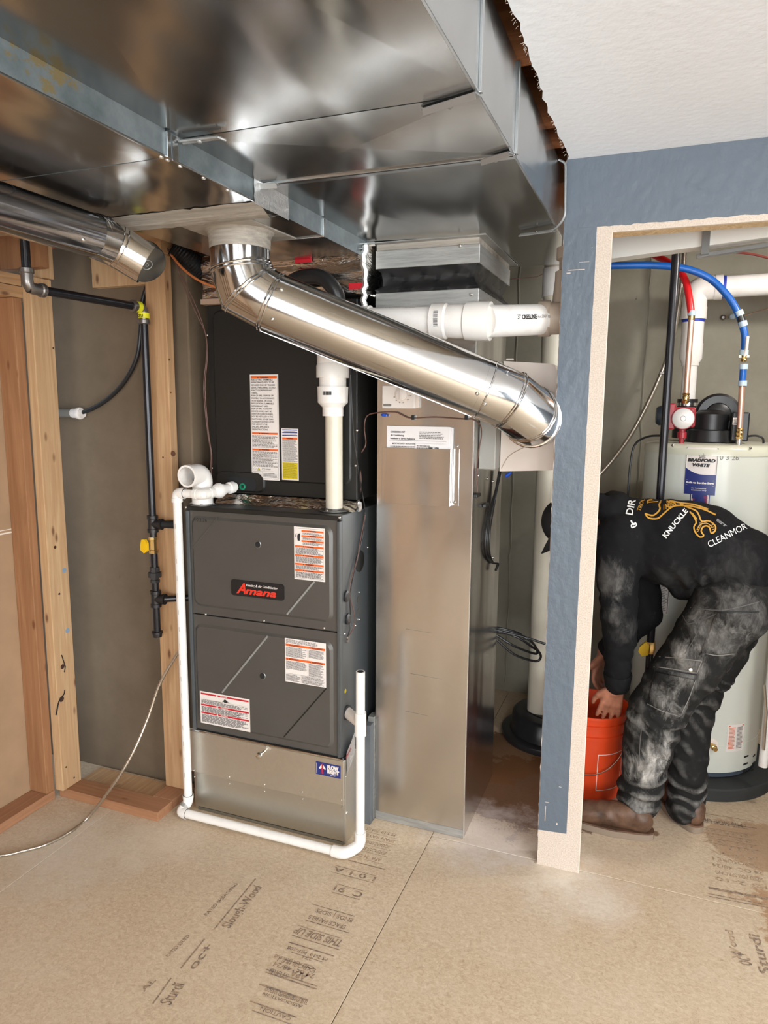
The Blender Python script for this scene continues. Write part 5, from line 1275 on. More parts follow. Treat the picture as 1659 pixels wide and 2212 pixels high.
for k, off in enumerate((0, 4, 8)):
    pp = [PX(1078 + off * .5, 1018, xw + .01), PX(1070 + off * .4, 1060, xw + .005), PX(1058 + off, 1100, xw), PX(1050 + off, 1150, xw), PX(1050 + off, 1195, xw), PX(1062 + off * .5, 1215, xw), PX(1074 + off * .3, 1218, xw + .012), PX(1070 + off * .2, 1232, xw + .01)]
    MB().tube(spline(pp, 8), .0034, 8).build('cable_jacket', M['black'], DC)
for (px, py) in ((1050, 1091), (1031, 1070)):
    c = PX(px, py, xw); MB().obox(c, (0, 1, 0), (1, 0, 0), (0, 0, 1), .06, .012, .012).build('clip', M['black'], DC, 0, bevel=.002)
mb = MB()
for (px, py) in ((1053, 1034), (1065, 1040), (1033, 1027), (1065, 1205)): mb.screw(PX(px, py, DX1 + .001), (1, 0, 0), .006)
mb.build('screw', M['chrome'], DC)
MB().lathe(PY(1092, 1030, 2.62), (.6, 0, .5), [(0, .004), (.008, .008), (.028, .005)], 10).build('wire_nut', M['bluewire'], DC)

# ================================================================ WATER HEATER CLOSET
TX, TY, TR = .213, 3.315, .268
PD = thing('heater_pad', (TX, TY, 0), 'round dark rubber drain pad under the water heater', 'pad')
MB().lathe((TX, TY, 0), (0, 0, 1), [(0, .345), (.05, .350), (.056, .345), (.056, .01)], 64).build('pad', plain('dark_foam_pad', (.028, .03, .03, 1), .75, bumpk=.4, bscale=90), PD, 40)
WH = thing('water_heater', (TX, TY, .056), 'pale grey tall cylindrical water heater with a blue brand label', 'water heater')
MB().lathe((TX, TY, .060), (0, 0, 1), [(0, TR - .012), (.02, TR - .012), (.025, TR)], 64).build('skirt', plain('dark_skirt', srgb(70, 78, 88), .4), WH)
MB().lathe((TX, TY, .085), (0, 0, 1), [(0, TR), (1.312, TR)], 96, caps=False).build('jacket', M['tank'], WH)
MB().lathe((TX, TY, 1.396), (0, 0, 1), [(0, TR + .002), (.024, TR + .002), (.036, TR - .006), (.042, TR - .03), (.048, .05), (.049, .004)], 96).build('top_cap', M['tanktop'], WH, 50)
def tk(px, py, off=.0008, rr=None):                   # point of the tank wall seen at this place
    rr = (rr or TR) + off; d = ray(px, py); dx, dy = d.x, d.y; ox, oy = CAM.x - TX, CAM.y - TY
    a_ = dx * dx + dy * dy; b_ = 2 * (ox * dx + oy * dy); c_ = ox * ox + oy * oy - rr * rr; q_ = b_ * b_ - 4 * a_ * c_
    if q_ < 0: return None
    return CAM + d * ((-b_ - math.sqrt(q_)) / (2 * a_))
def tkxy(c, s, z, off=.0008):                         # angle/height patch coordinates: s = arc length from c
    a0 = math.atan2(c.y - TY, c.x - TX); a = a0 + s / TR
    return V((TX + (TR + off) * math.cos(a), TY + (TR + off) * math.sin(a), z))
def wrap(mb2d, c, off, name, mats, par):              # flat mesh (x = arc, z = height) wrapped on the tank
    mb = MB(); mb.v = [tkxy(c, p.x, c.z + p.z, off - p.y) for p in mb2d.v]; mb.f = mb2d.f; mb.m = mb2d.m; return mb.build(name, mats, par, 0)
def tlabel(corner_px, w, h, items, mats, name='label'):
    c = tk(*corner_px); g = Flat((0, 0, 0), (1, 0, 0), (0, 0, 1), w, h, .0004); base = MB(); n = 10
    g.mb = MB(); g.k = 1
    for i in range(n): g.mb.add([(w * i / n, 0, 0), (w * (i + 1) / n, 0, 0), (w * (i + 1) / n, 0, h), (w * i / n, 0, h)], [(0, 1, 2, 3)], 0)
    items(g); wrap(g.mb, c, .0010, name, mats, WH)
def it(g):
    g.rect(0, 0, 1, 1, 2); g.rect(.015, .01, .985, .99, 0)
    for i in range(16):
        x0, x1 = i / 16, (i + 1) / 16; fz = lambda x: .46 - .36 * (1 - math.cos(min(1, x * 1.25) * pi)) / 2 * .62 + .02 * x
        fz = lambda x: .57 - .16 * (1 - (1 - x) ** 2.2) - .02 * math.sin(x * 5)
        g.mb.add([g.pt(x0, 0), g.pt(x1, 0), g.pt(x1, fz(x1)), g.pt(x0, fz(x0))], [(0, 1, 2, 3)], 5)
    g.text('BRADFORD', .06, .70, .062, 1, .88, bold=.07, shear=.2).text('WHITE', .22, .60, .062, 1, .56, bold=.07, shear=.2)
    for k in range(4): g.shape([(.40 + .01 * k, .87 - k * .025), (.55, .885 - k * .025), (.62, .875 - k * .025), (.62, .863 - k * .025), (.55, .873 - k * .025), (.40 + .01 * k, .855 - k * .025)], 1)
    g.k += 3
    g.rect(.05, .305, .95, .309, 0).rect(.05, .195, .95, .199, 0).text('Built to be the Best', .06, .235, .038, 0, .88, bold=.06).text('For Professional', .25, .125, .022, 0, .46, bold=.02).text('Installation Only', .25, .085, .022, 0, .48, bold=.02)
tlabel((1477, 1066), .115, .186, it, LM, 'brand_label')
def it2(g):
    g.mb.m = [5] * len(g.mb.m); g.rect(.05, .36, .95, .96, 0)
    for k in range(7): g.rect(.10, .40 + k * .072, .90, .43 + k * .072, 4)
    g.k += 1; g.rect(.10, .66, .42, .92, 5); g.text('MADE IN', .55, .2, .1, 0, .35, bold=.04).text('USA', .6, .04, .12, 0, .3, bold=.05)
tlabel((1489, 1098), .072, .062, it2, LM, 'flag_label')
def it3(g): g.lines(.08, .10, .45, .90, 16, 3, .5).lines(.55, .10, .92, .90, 16, 2, .5).rect(.05, .92, .95, .96, 3).rect(.05, .3, .95, .33, 3)
tlabel((1568, 1625), .080, .120, it3, LM, 'rating_label')
def it4(g): g.rect(.04, .03, .96, .97, 1).rect(.08, .05, .92, .95, 0).lines(.12, .08, .88, .92, 18, 2, .5)
tlabel((1415, 1320), .062, .15, it4, LM, 'rating_label')
tlabel((1577, 1443), .045, .045, lambda g: g.lines(.1, .1, .9, .9, 5, 2), LM, 'rating_label')
tlabel((1612, 1395), .055, .085, lambda g: g.lines(.1, .1, .9, .9, 8, 2), LM, 'rating_label')
c = tk(1549, 993); g = MB(); write(g, '10 3 26', (0, 0, 0), (1, 0, 0), (0, 0, 1), .020, .078, None); wrap(g, c, .0008, 'pencil_date', [M['grayink']], WH)
mb = MB()
for (px, py) in ((1453, 962), (1621, 968)): c = tk(px, py, .002); mb.screw(c, V((c.x - TX, c.y - TY, 0)), .006)
mb.build('screw', M['chrome'], WH)
for k in range(4):
    for j, px in enumerate((1612, 1629)):
        c = tk(px - k * 1.5, 1632 + k * 16 - j * 2 + 2, .0006)
        if c is None: continue
        n_ = V((c.x - TX, c.y - TY, 0)).normalized(); MB().obox(c, n_.cross(V((0, 0, 1))), n_, V((0, 0, 1)) + n_.cross(V((0, 0, 1))) * .0, .030 if j == 0 else .024, .002, .007).build('vent_slot', M['matte'], WH, 0, bevel=.0008)
c = tk(1537, 1608, 0); n_ = V((c.x - TX, c.y - TY, 0)).normalized()
MB().lathe(c, n_, [(0, .026), (.003, .026), (.004, .022)], 28).build('drain_escutcheon', M['cream'], WH)
MB().lathe(c + n_ * .002, n_ + V((.15, 0, -.15)), [(0, .008), (.012, .008), (.014, .012), (.024, .012), (.026, .009), (.036, .009), (.036, .006)], 16).build('drain_valve', M['brass'], WH)
seam = MB(); seam.ring((TX, TY, .205), (0, 0, 1), (0, 0, 1), TR, .0012, n=64); seam.build('jacket_seam', M['tank'], WH)
# power vent blower on top
BL = thing('power_vent_blower', (.30, 3.36, 1.44), 'black power vent blower on top of the water heater', 'blower')
zt = 1.440
bc_ = V((PY(1538, 925, 3.22).x, 3.25, zt))
MB().lathe(bc_, (0, 0, 1), [(0, .094), (.006, .098), (.050, .094), (.054, .084)], 44).build('base', M['black'], BL)
MB().lathe(bc_ + V((-.004, 0, .05)), (0, 0, 1), [(0, .068), (.066, .066), (.074, .058), (.082, .04), (.084, .01)], 40).build('motor_can', M['black'], BL)
sc_ = PY(1550, 896, 3.30)
MB().lathe(sc_ + V((0, .0, 0)), (0, 1, 0), [(-.035, .078), (-.028, .088), (.028, .088), (.035, .078), (.035, .01)], 48).build('scroll_housing', M['black'], BL)
MB().lathe(sc_ + V((0, -.036, 0)), (0, -1, 0), [(0, .050), (.010, .046), (.018, .03), (.020, .005)], 36).build('inlet_boss', M['black'], BL)
c = PY(1596, 920, 3.20); MB().box(c.x - .03, c.x + .035, 3.17, 3.24, zt + .01, c.z + .055).build('control_box', M['black'], BL, 0, bevel=.006)
f = Flat((c.x - .026, 3.1695, c.z + .005), (1, 0, 0), (0, 0, 1), .034, .028, .0004); f.lines(.1, .1, .9, .9, 4, 1, .5); f.build('label', LM, BL)
MB().box(c.x - .01, c.x + .002, 3.169, 3.1695, zt + .018, zt + .042).build('label', M['white'], BL, 0)
MB().tube(spline([V((c.x + .03, 3.18, zt + .03)), V((c.x + .06, 3.17, zt + .034)), V((c.x + .085, 3.17, zt + .025)), V((c.x + .09, 3.17, zt + .004))], 6), .004, 8).build('cord', M['black'], BL)
# vent riser in white pvc with purple primer, elbow, and run to the right
VV = thing('heater_vent_pipe', (.1, 3.45, 1.5), 'white pvc heater vent with blue primer, rising and turning right', 'pipe')
yv2 = 3.42
b_ = PY(1486, 905, yv2); vx = PY(1490, 800, yv2).x
MB().lathe((vx, yv2, 1.45), (0, 0, 1), [(0, .055), (.03, .055), (.05, .042), (PY(1490, 862, yv2).z - 1.45, .042)], 28).build('rubber_boot', M['black'], VV)
zb_ = PY(1490, 862, yv2).z; MB().lathe((vx, yv2, zb_ - .03), (0, 0, 1), [(0, .044), (.014, .044)], 28).build('hose_clamp', M['chrome'], VV)
z_r = PY(1490, 790, yv2).z; z_c = PY(1495, 745, yv2).z; z_e = PY(1500, 690, yv2).z; z_t = PY(1500, 625, yv2).z
MB().lathe((vx, yv2, zb_ - .02), (0, 0, 1), [(0, .0300), (z_r - zb_ + .03, .0300)], 28).build('pipe', M['pvc'], VV)
MB().lathe((vx, yv2, z_r), (0, 0, 1), [(0, .036), (.012, .036), (.03, .046), (z_c - z_r + .005, .047)], 28).build('reducer', M['pvc'], VV)
MB().lathe((vx, yv2, z_c), (0, 0, 1), [(0, .0445), (z_e - z_c, .0445)], 28).build('pipe', M['pvc'], VV)
MB().lathe((vx, yv2, z_e - .012), (0, 0, 1), [(0, .0455), (.014, .0455)], 28).build('primer_band', M['primer'], VV)
ez = PY(1560, 620, yv2).z
rt0 = V((PY(1545, 620, yv2).x, yv2, ez)); rt1 = V((1.2, yv2, ez + .012))
MB().tube(fillet([V((vx, yv2, z_e)), V((vx, yv2, ez)), V((rt0.x + .012, yv2, ez))], .085, 10), .050, 28).build('elbow', M['pvc'], VV)
MB().lathe((rt0.x - .002, yv2, ez), (1, 0, 0), [(0, .052), (.03, .052)], 28).build('hub', M['pvc'], VV)
MB().lathe((vx, yv2, z_e), (0, 0, 1), [(0, .052), (.05, .052)], 28).build('hub', M['pvc'], VV)
MB().lathe((rt0.x + .026, yv2, ez), (1, 0, 0), [(0, .0460), (.014, .0460)], 28).build('primer_band', M['primer'], VV)
MB().tube([rt0, rt1], .0445, 28).build('pipe', M['pvc'], VV)
# pump
PM = thing('recirculation_pump', (.09, 3.12, 1.5), 'red recirculation pump with a round silver plate left of the black blower', 'pump')
yp_ = 3.115
pc = PY(1476, 904, yp_)
MB().lathe(pc + V((0, .05, 0)), (0, -1, 0), [(0, .044), (.045, .045), (.05, .043)], 32).build('motor', M['pumpred'], PM)
MB().box(pc.x - .040, pc.x + .046, yp_ + .010, yp_ + .05, pc.z - .036, pc.z + .046).build('body', M['pumpred'], PM, 0, bevel=.008)
f_ = MB().lathe(pc, (0, -1, 0), [(0, .0405), (.002, .0405), (.003, .038)], 36).build('face_plate', plain('plate_silver', (.50, .48, .46, 1), .40, .3), PM)
MB().ring(pc + V((0, -.0032, 0)), (0, 1, 0), (0, 1, 0), .010, .0007, n=24).build('dial_mark', M['grayink'], f_)
cb_ = PY(1446, 900, yp_); MB().box(cb_.x - .016, cb_.x + .022, yp_ + .008, yp_ + .06, cb_.z - .052, cb_.z + .054).build('terminal_box', M['pumpred'], PM, 0, bevel=.006)
kb = PY(1424, 898, yp_); MB().lathe(kb + V((.030, .03, 0)), (-1, -.1, 0), [(0, .040), (.03, .040), (.042, .032), (.044, .01)], 20).build('timer_cap', plain('dark_blue_plastic', srgb(40, 48, 56), .35), PM)
MB().lathe((pc.x, pc.y + .03, 1.438), (0, 0, 1), [(0, .010), (.02, .010), (.022, .018), (.045, .018), (.047, .013), (pc.z - 1.46, .013)], 16).build('union', M['pumpred'], PM, 20)
MB().tube(spline([cb_ + V((-.0, .03, -.05)), cb_ + V((-.01, .03, -.075)), PY(1400, 943, 3.16), PY(1372, 960, 3.17), PY(1362, 1000, 3.17), PY(1357, 1060, 3.17), PY(1355, 1100, 3.18)], 8), .0045, 8).build('cord', M['black'], PM)
# hot and cold lines
HT = thing('hot_water_line', (.11, 3.14, 1.6), 'red pex and copper water line dropping to the red pump', 'pipe')
yh = 3.145
p0 = PY(1483, 860, yh); p1 = PY(1492, 685, yh); p0.x = (p0.x + p1.x) / 2; p1.x = p0.x
MB().tube([p0, p1], .0112, 16).build('copper_pipe', M['copper'], HT)
MB().lathe(pc + V((0, .03, .032)), (0, 0, 1), [(0, .010), (.012, .011), (.014, .008)], 14).build('nipple', M['chrome'], HT)
MB().lathe(p0 - V((0, 0, .022)), (0, 0, 1), [(0, .011), (.01, .0145), (.014, .012), (.026, .0145), (.032, .012), (.038, .0145), (.042, .0118)], 16).build('brass_fitting', M['brass'], HT)
MB().lathe(p1 - V((0, 0, .012)), (0, 0, 1), [(0, .012), (.004, .013), (.022, .013)], 16).build('brass_fitting', M['brass'], HT)
pr0 = p1 + V((0, 0, .005))
MB().tube(spline([pr0, PY(1489, 645, yh), PY(1480, 605, yh + .02), PY(1462, 580, yh + .06), PY(1437, 563, yh + .12), PY(1400, 545, yh + .22)], 8), .0138, 16).build('pex_pipe', M['pexred'], HT)
MB().lathe(pr0, (0, 0, 1), [(0, .0155), (.02, .0155)], 16).build('pex_sleeve', M['clear'], HT)
CT = thing('cold_water_line', (.33, 3.12, 1.6), 'blue pex and copper water line arching left over the water heater', 'pipe')
yc_ = 3.12
k0 = PY(1597, 945, yc_); k1 = PY(1603, 835, yc_)
MB().lathe((k0.x, yc_, 1.436), (0, 0, 1), [(0, .011), (.03, .011)], 14).build('nipple', M['chrome'], CT)
MB().tube([V((k0.x, yc_, 1.46)), k1], .0112, 16).build('copper_pipe', M['copper'], CT)
MB().lathe((k0.x, yc_, 1.462), (0, 0, 1), [(0, .012), (.008, .015), (.014, .0125), (.024, .0155), (.03, .012), (.038, .0145), (.042, .0118)], 16).build('brass_fitting', M['brass'], CT)
MB().lathe(k1, (0, 0, 1), [(0, .012), (.004, .013), (.02, .013)], 16).build('brass_fitting', M['brass'], CT)
b1 = PY(1603, 828, yc_); b2 = PY(1606, 790, yc_)
MB().tube([b1, b2], .0122, 16).build('pex_pipe', M['pexblue'], CT)
v0 = PY(1607, 770, yc_); MB().lathe(v0 - V((0, 0, .02)), (0, 0, 1), [(0, .009), (.006, .012), (.012, .010), (.026, .013), (.034, .010), (.04, .012), (.046, .009)], 16).build('ball_valve', M['brass'], CT)
MB().tube([v0 + V((.0, -.012, 0)), v0 + V((.005, -.018, .03)), v0 + V((.006, -.014, .075))], [.004, .006, .006], 10).build('valve_handle', M['white'], CT)
MB().obox(v0 + V((0, -.004, 0)), (1, 0, 0), (0, 1, 0), (0, 0, 1), .036, .006, .008).build('valve_stem', M['brass'], CT, 0)
c1_ = [PY(1608, 755, yc_), PY(1609, 725, yc_), PY(1603, 700, yc_), PY(1597, 683, yc_), PY(1583, 655, yc_), PY(1562, 628, yc_ + .0), PY(1535, 603, yc_), PY(1500, 586, yc_ - .01), PY(1462, 577, yc_ - .02), PY(1410, 573, yc_ - .04), PY(1360, 573, yc_ - .05), PY(1315, 574, yc_ - .06), PY(1270, 575, yc_ - .06), PY(1240, 576, yc_ - .06)]
sp = spline(c1_, 8); MB().tube(sp, .0136, 16).build('pex_pipe', M['pexblue'], CT)
for (px, py, m_) in ((1597, 677, 'clear'), (1605, 700, 'clear'), (1607, 762, 'clear'), (1606, 792, 'clear'), (1604, 828, 'clear')):
    c = PY(px, py, yc_); q_ = min(range(len(sp)), key=lambda i: (sp[i] - c).length); d_ = (sp[max(0, q_ - 1)] - sp[q_ + 1]).normalized() if (sp[q_] - c).length < .02 and q_ > 0 else V((0, 0, 1))
    MB().lathe(c - d_ * .010, d_, [(0, .0162), (.020, .0162)], 16).build('pex_sleeve', M[m_], CT)
c = PY(1600, 688, yc_); d_ = (PY(1597, 677, yc_) - PY(1605, 700, yc_)).normalized(); MB().lathe(c - d_ * .012, d_, [(0, .0148), (.024, .0148)], 16).build('coupling', M['black'], CT)
GW = thing('bonding_wire', (.5, 3.6, 1.9), 'thin copper wire with a small clear cap on the concrete beside the blue line', 'cable')
MB().tube(spline([PY(1560, 686, 3.77), PY(1605, 682, 3.74), PY(1640, 672, 3.74), PY(1700, 655, 3.76)], 6), .0018, 6).build('wire', M['copper'], GW)
MB().lathe(PY(1583, 684, 3.74), (-.3, -1, 0), [(0, .012), (.012, .013), (.02, .008)], 14).build('cap', M['clear'], GW)
MB().lathe(PY(1562, 686, 3.775), (0, -1, 0), [(0, .013), (.004, .011), (.01, .006)], 8).build('wall_anchor', M['greyiron'], GW)
# black gas pipe in front of the heater
G2 = thing('closet_gas_pipe', (.06, 2.985, .6), 'long black vertical gas pipe in front of the water heater', 'pipe')
gx2 = PY(1440, 860, 2.985).x
MB().tube([(gx2, 2.985, 2.33), (gx2, 2.985, PY(1403, 1385, 2.985).z)], .0155, 20).build('pipe', M['blacksteel'], G2)
zz = PY(1403, 1385, 2.985).z
MB().lathe((gx2, 2.985, zz - .05), (0, 0, 1), [(0, .017), (.02, .022), (.05, .02)], 10).build('valve', M['brass'], G2, 20)
MB().poly([(gx2 - .040, 2.955, zz - .02), (gx2 - .018, 2.955, zz + .004), (gx2 - .004, 2.955, zz - .01), (gx2 - .006, 2.955, zz - .05), (gx2 - .03, 2.955, zz - .058), (gx2 - .044, 2.955, zz - .04)], (0, .02, 0)).build('handle', M['yellow'], G2, 0, bevel=.003)
MB().tube([(gx2, 2.985, zz - .05), (gx2, 2.985, .30)], .0145, 16).build('pipe', M['blacksteel'], G2)
MB().lathe((gx2, 2.985, .27), (0, 0, 1), [(0, .015), (.004, .02), (.03, .02)], 16).build('cap', M['iron'], G2)
# flexible conduit in the corner
FC2 = thing('closet_flex_conduit', (-.1, 3.5, 1.5), 'ribbed metal flexible conduit sweeping down the closet concrete wall', 'conduit')
pp = [PY(1478, 545, 3.60), PY(1474, 600, 3.60), PY(1462, 690, 3.62), PY(1445, 760, 3.64), PY(1425, 815, 3.64), PY(1395, 880, 3.62), PY(1365, 935, 3.60), PY(1330, 985, 3.56), PY(1290, 1030, 3.52), PY(1230, 1080, 3.46)]
sp = spline(pp, 30); out = [sp[0]]
for p in sp:
    if (p - out[-1]).length > .0055: out.append(p)
MB().tube(out, [.0115 if i % 2 else .0090 for i in range(len(out))], 12).build('armor', M['flexmetal'], FC2, 60)
MB().obox(PY(1433, 806, 3.63), (1, 0, 0), (0, 1, 0), (0, 0, 1), .03, .03, .012).build('strap', M['greyiron'], FC2, 0, bevel=.002)
# white painted duct overhead in the closet with a hanger band
WD = thing('closet_white_duct', (.3, 2.7, 2.1), 'white overhead duct with a grey strap just inside the closet', 'duct')
a = PY(1320, 560, 2.72); b = PY(1659, 513, 2.60); d_ = (b - a).normalized()
a = a - d_ * .08; a.z = PY(1320, 560, 2.72).z; b = b + d_ * .5; 
lo = [a, b, V((b.x, b.y + .07, b.z)), V((a.x, a.y + .07, a.z))]
MB().poly(lo, (0, 0, .19)).build('duct_body', M['white_wall'], WD, 0, bevel=.004)
c = PY(1508, 520, 2.655); MB().obox(V((PY(1522, 560, 2.64).x, 2.645, 2.18)), d_, (0, 1, 0), (0, 0, 1), .024, .02, .20).build('strap', M['strap'], WD, 0)
p = PY(1505, 552, 2.655); q_ = PY(1659, 527, 2.60); q_ = q_ + (q_ - p) * .6; MB().obox((p + q_) / 2 + V((0, .02, 0)), (q_ - p), (0, 1, 0), (0, 0, 1), (q_ - p).length, .03, .012).build('bottom_angle', M['strap'], WD, 0, bevel=.001)
MB().tube(spline([PY(1590, 545, 2.9), PY(1630, 550, 2.9), PY(1680, 563, 2.9)], 6), .004, 8).build('red_wire', plain('dark_red_wire', srgb(110, 40, 34), .5), WD)
SP = thing('drain_standpipe', (.46, 2.95, 0), 'thin white pvc pipe standing at the right edge beside the water heater', 'pipe')
c = PY(1648, 1655, 3.02)
MB().lathe((c.x, 3.02, c.z), (0, 0, 1), [(0, .017), (1.1, .017)], 20).build('pipe', M['pvc'], SP)
MB().tube([PY(1652, 1480, 2.99), PY(1656, 1540, 2.99), PY(1650, 1620, 2.99)], .005, 8).build('braided_line', M['flexmetal'], SP)
# bucket
BK = thing('orange_bucket', (-.20, 2.915, 0), 'orange plastic bucket on the floor under the bent person\'s hands', 'bucket')
bkc = V((-.195, 2.915, 0)); hgt = .37
MB().lathe(bkc, (0, 0, 1), [(0, .125), (.004, .130), (.27, .143), (.272, .150), (.285, .151), (.288, .145), (.318, .146), (.320, .152), (.332, .153), (.335, .147), (hgt - .012, .150), (hgt - .010, .155), (hgt, .155), (hgt, .147), (.01, .124), (.008, .004)], 56, caps=False).build('shell', M['bucket'], BK, 40)
hp = [bkc + V((.156 * math.cos(t), .156 * math.sin(t) * 1.0, .30 - .17 * math.sin((t + pi) / 1 * 1))) for t in [(-pi + k * pi / 24) for k in range(25)]]
MB().tube(hp, .0022, 6).build('bail_handle', M['chrome'], BK)
mb = MB()
def bkp(a, z): r_ = .130 + (.013) * (z / .27) + .0012; return bkc + V((r_ * math.cos(a), r_ * math.sin(a), z))
a0, a1 = -1.25, -.35
for s_ in range(12):
    t0, t1 = a0 + (a1 - a0) * s_ / 12, a0 + (a1 - a0) * (s_ + 1) / 12
    for z_a in (.055, .21): mb.add([bkp(t0, z_a), bkp(t1, z_a), bkp(t1, z_a + .003), bkp(t0, z_a + .003)], [(0, 1, 2, 3)])
for a_ in (a0, a1): mb.add([bkp(a_, .055), bkp(a_ + .02, .055), bkp(a_ + .02, .213), bkp(a_, .213)], [(0, 1, 2, 3)])
mb.build('printed_outline', M['white'], BK, 0)

# ================================================================ THE PERSON
def blobmesh(parts, vox, smooth_it=4):
    """union of rounded, tapering limbs -> one continuous surface (vertices, faces)"""
    mb = MB()
    for (a, ra, b, rb, flat, fdir) in parts:
        a = V(a); b = V(b); d = (b - a); L = d.length
        if L < 1e-4: d = V((0, 0, 1)); L = 1e-4
        d = d.normalized(); prof = []
        for k in range(7): t = -pi / 2 + k * pi / 12; prof.append((math.sin(t) * ra, max(.0005, math.cos(t) * ra)))
        for k in range(1, 5): t = k / 5; prof.append((L * t, ra + (rb - ra) * t))
        for k in range(7): t = k * pi / 12; prof.append((L + math.sin(t) * rb, max(.0005, math.cos(t) * rb)))
        t_ = MB(); t_.lathe(a, d, prof, 22)
        if flat != 1.0:
            fd = V(fdir).normalized()
            for i, p in enumerate(t_.v):
                q = p - a; ax_c = a + d * q.dot(d); o = p - ax_c; t_.v[i] = p + fd * (o.dot(fd) * (flat - 1))
        mb.add(t_.v, t_.f)
    me = bpy.data.meshes.new('tmp'); me.from_pydata([tuple(v) for v in mb.v], [], mb.f)
    bm = bmesh.new(); bm.from_mesh(me); bmesh.ops.recalc_face_normals(bm, faces=bm.faces); bm.to_mesh(me); bm.free()
    o = bpy.data.objects.new('tmp', me); COL.objects.link(o)
    r_ = o.modifiers.new('r', 'REMESH'); r_.mode = 'VOXEL'; r_.voxel_size = vox
    s_ = o.modifiers.new('s', 'SMOOTH'); s_.iterations = smooth_it; s_.factor = .5
    dg = bpy.context.evaluated_depsgraph_get(); dg.update(); ev = o.evaluated_get(dg); m2 = bpy.data.meshes.new_from_object(ev)
    bpy.data.objects.remove(o); return m2
def finish(me, name, mat, parent, wr=None):
    bm = bmesh.new(); bm.from_mesh(me); bmesh.ops.recalc_face_normals(bm, faces=bm.faces); bm.normal_update()
    if wr:
        nn = [v.normal.copy() for v in bm.verts]
        for v, n_ in zip(bm.verts, nn): v.co = v.co + n_ * wr(v.co, n_)
    q = V((0, 0, 0)); p = parent
    while p is not None: q += p.location; p = p.parent
    for v in bm.verts: v.co -= q * 0
    bm.to_mesh(me); bm.free(); me.name = name
    me.materials.clear(); me.materials.append(mat); me.polygons.foreach_set('use_smooth', [True] * len(me.polygons)); me.update()
    o = bpy.data.objects.new(name, me); COL.objects.link(o); o.parent = parent; o.location = -q; return o
PE = thing('person', (.05, 2.75, 0), 'person in a dusty black hoodie, cap and work trousers bending over the orange bucket', 'person')
Yn, Yf = 2.665, 2.945
sh_n = PY(1334, 1165, 2.655); el_n = PY(1338, 1325, 2.645); wr_n = PY(1334, 1470, 2.70)
sh_f = PY(1372, 1165, 2.935); el_f = PY(1392, 1325, 2.895); wr_f = PY(1318, 1398, 2.93)
hip_n = PY(1573, 1318, 2.70); kn_n = PY(1412, 1545, 2.67); an_n = PY(1380, 1725, 2.680)
hip_f = PY(1585, 1332, 2.90); kn_f = PY(1494, 1525, 2.90); an_f = PY(1482, 1745, 2.79)
pel = PY(1612, 1265, 2.81); wst = PY(1598, 1212, 2.81); mid_ = PY(1515, 1182, 2.81); chs = PY(1432, 1172, 2.81); upc = PY(1372, 1158, 2.81); nk = PY(1318, 1128, 2.81)
hd_ = PY(1238, 1126, 2.81)
hx = V((-1, 0, -.12)).normalized(); hf = V((.12, 0, -1)).normalized()       # crown direction, face direction
Yv = V((0, 1, 0))
sk = []
def L(a, ra, b, rb, flat=1.0, fd=(0, 1, 0)): sk.append((a, ra, b, rb, flat, fd))
# head: skull, jaw, nose, ears, brow
L(hd_ + hx * .015, .083, hd_ + hx * .035 - hf * .012, .080, .92); L(hd_ + hf * .03 - hx * .035, .055, hd_ + hf * .055 - hx * .062, .036, .95)
L(hd_ + hf * .082 + hx * .008, .008, hd_ + hf * .104 - hx * .020, .012, .8); L(hd_ + hf * .08 - hx * .052, .014, hd_ + hf * .088 - hx * .053, .010, 2.0)
for s_ in (-1, 1):
    L(hd_ + Yv * s_ * .076 + hx * .010, .014, hd_ + Yv * s_ * .078 - hx * .020, .012, .5); L(hd_ + hf * .078 + hx * .022 + Yv * s_ * .012, .010, hd_ + hf * .074 + hx * .022 + Yv * s_ * .040, .009)
L(nk, .062, hd_ - hx * .05 - hf * .01, .058)
L(nk, .075, upc, .12, 1.35); L(upc, .12, chs, .135, 1.35); L(chs, .135, mid_, .125, 1.3); L(mid_, .125, wst, .115, 1.3); L(wst, .115, pel, .125, 1.25)
for a, b, c, w0, w1, w2 in ((sh_n, el_n, wr_n, .058, .046, .030), (sh_f, el_f, wr_f, .058, .046, .030)):
    L(upc + (a - upc) * .5, .07, a, w0); L(a, w0, b, w1); L(b, w1, c, w2)
for a, b, c in ((hip_n, kn_n, an_n), (hip_f, kn_f, an_f)):
    L(pel + (a - pel) * .4, .10, a, .085); L(a, .085, b, .048); L(b, .048, c, .036)
foot_n = (V((an_n.x + .01, 2.66, .05)), V((an_n.x - .20, 2.655, .04))); foot_f = (V((.205, 2.775, .05)), V((.10, 2.94, .04)))
L(an_n, .036, foot_n[0], .035); L(foot_n[0], .04, foot_n[1], .032); L(an_f, .036, foot_f[0], .035); L(foot_f[0], .04, foot_f[1], .032)
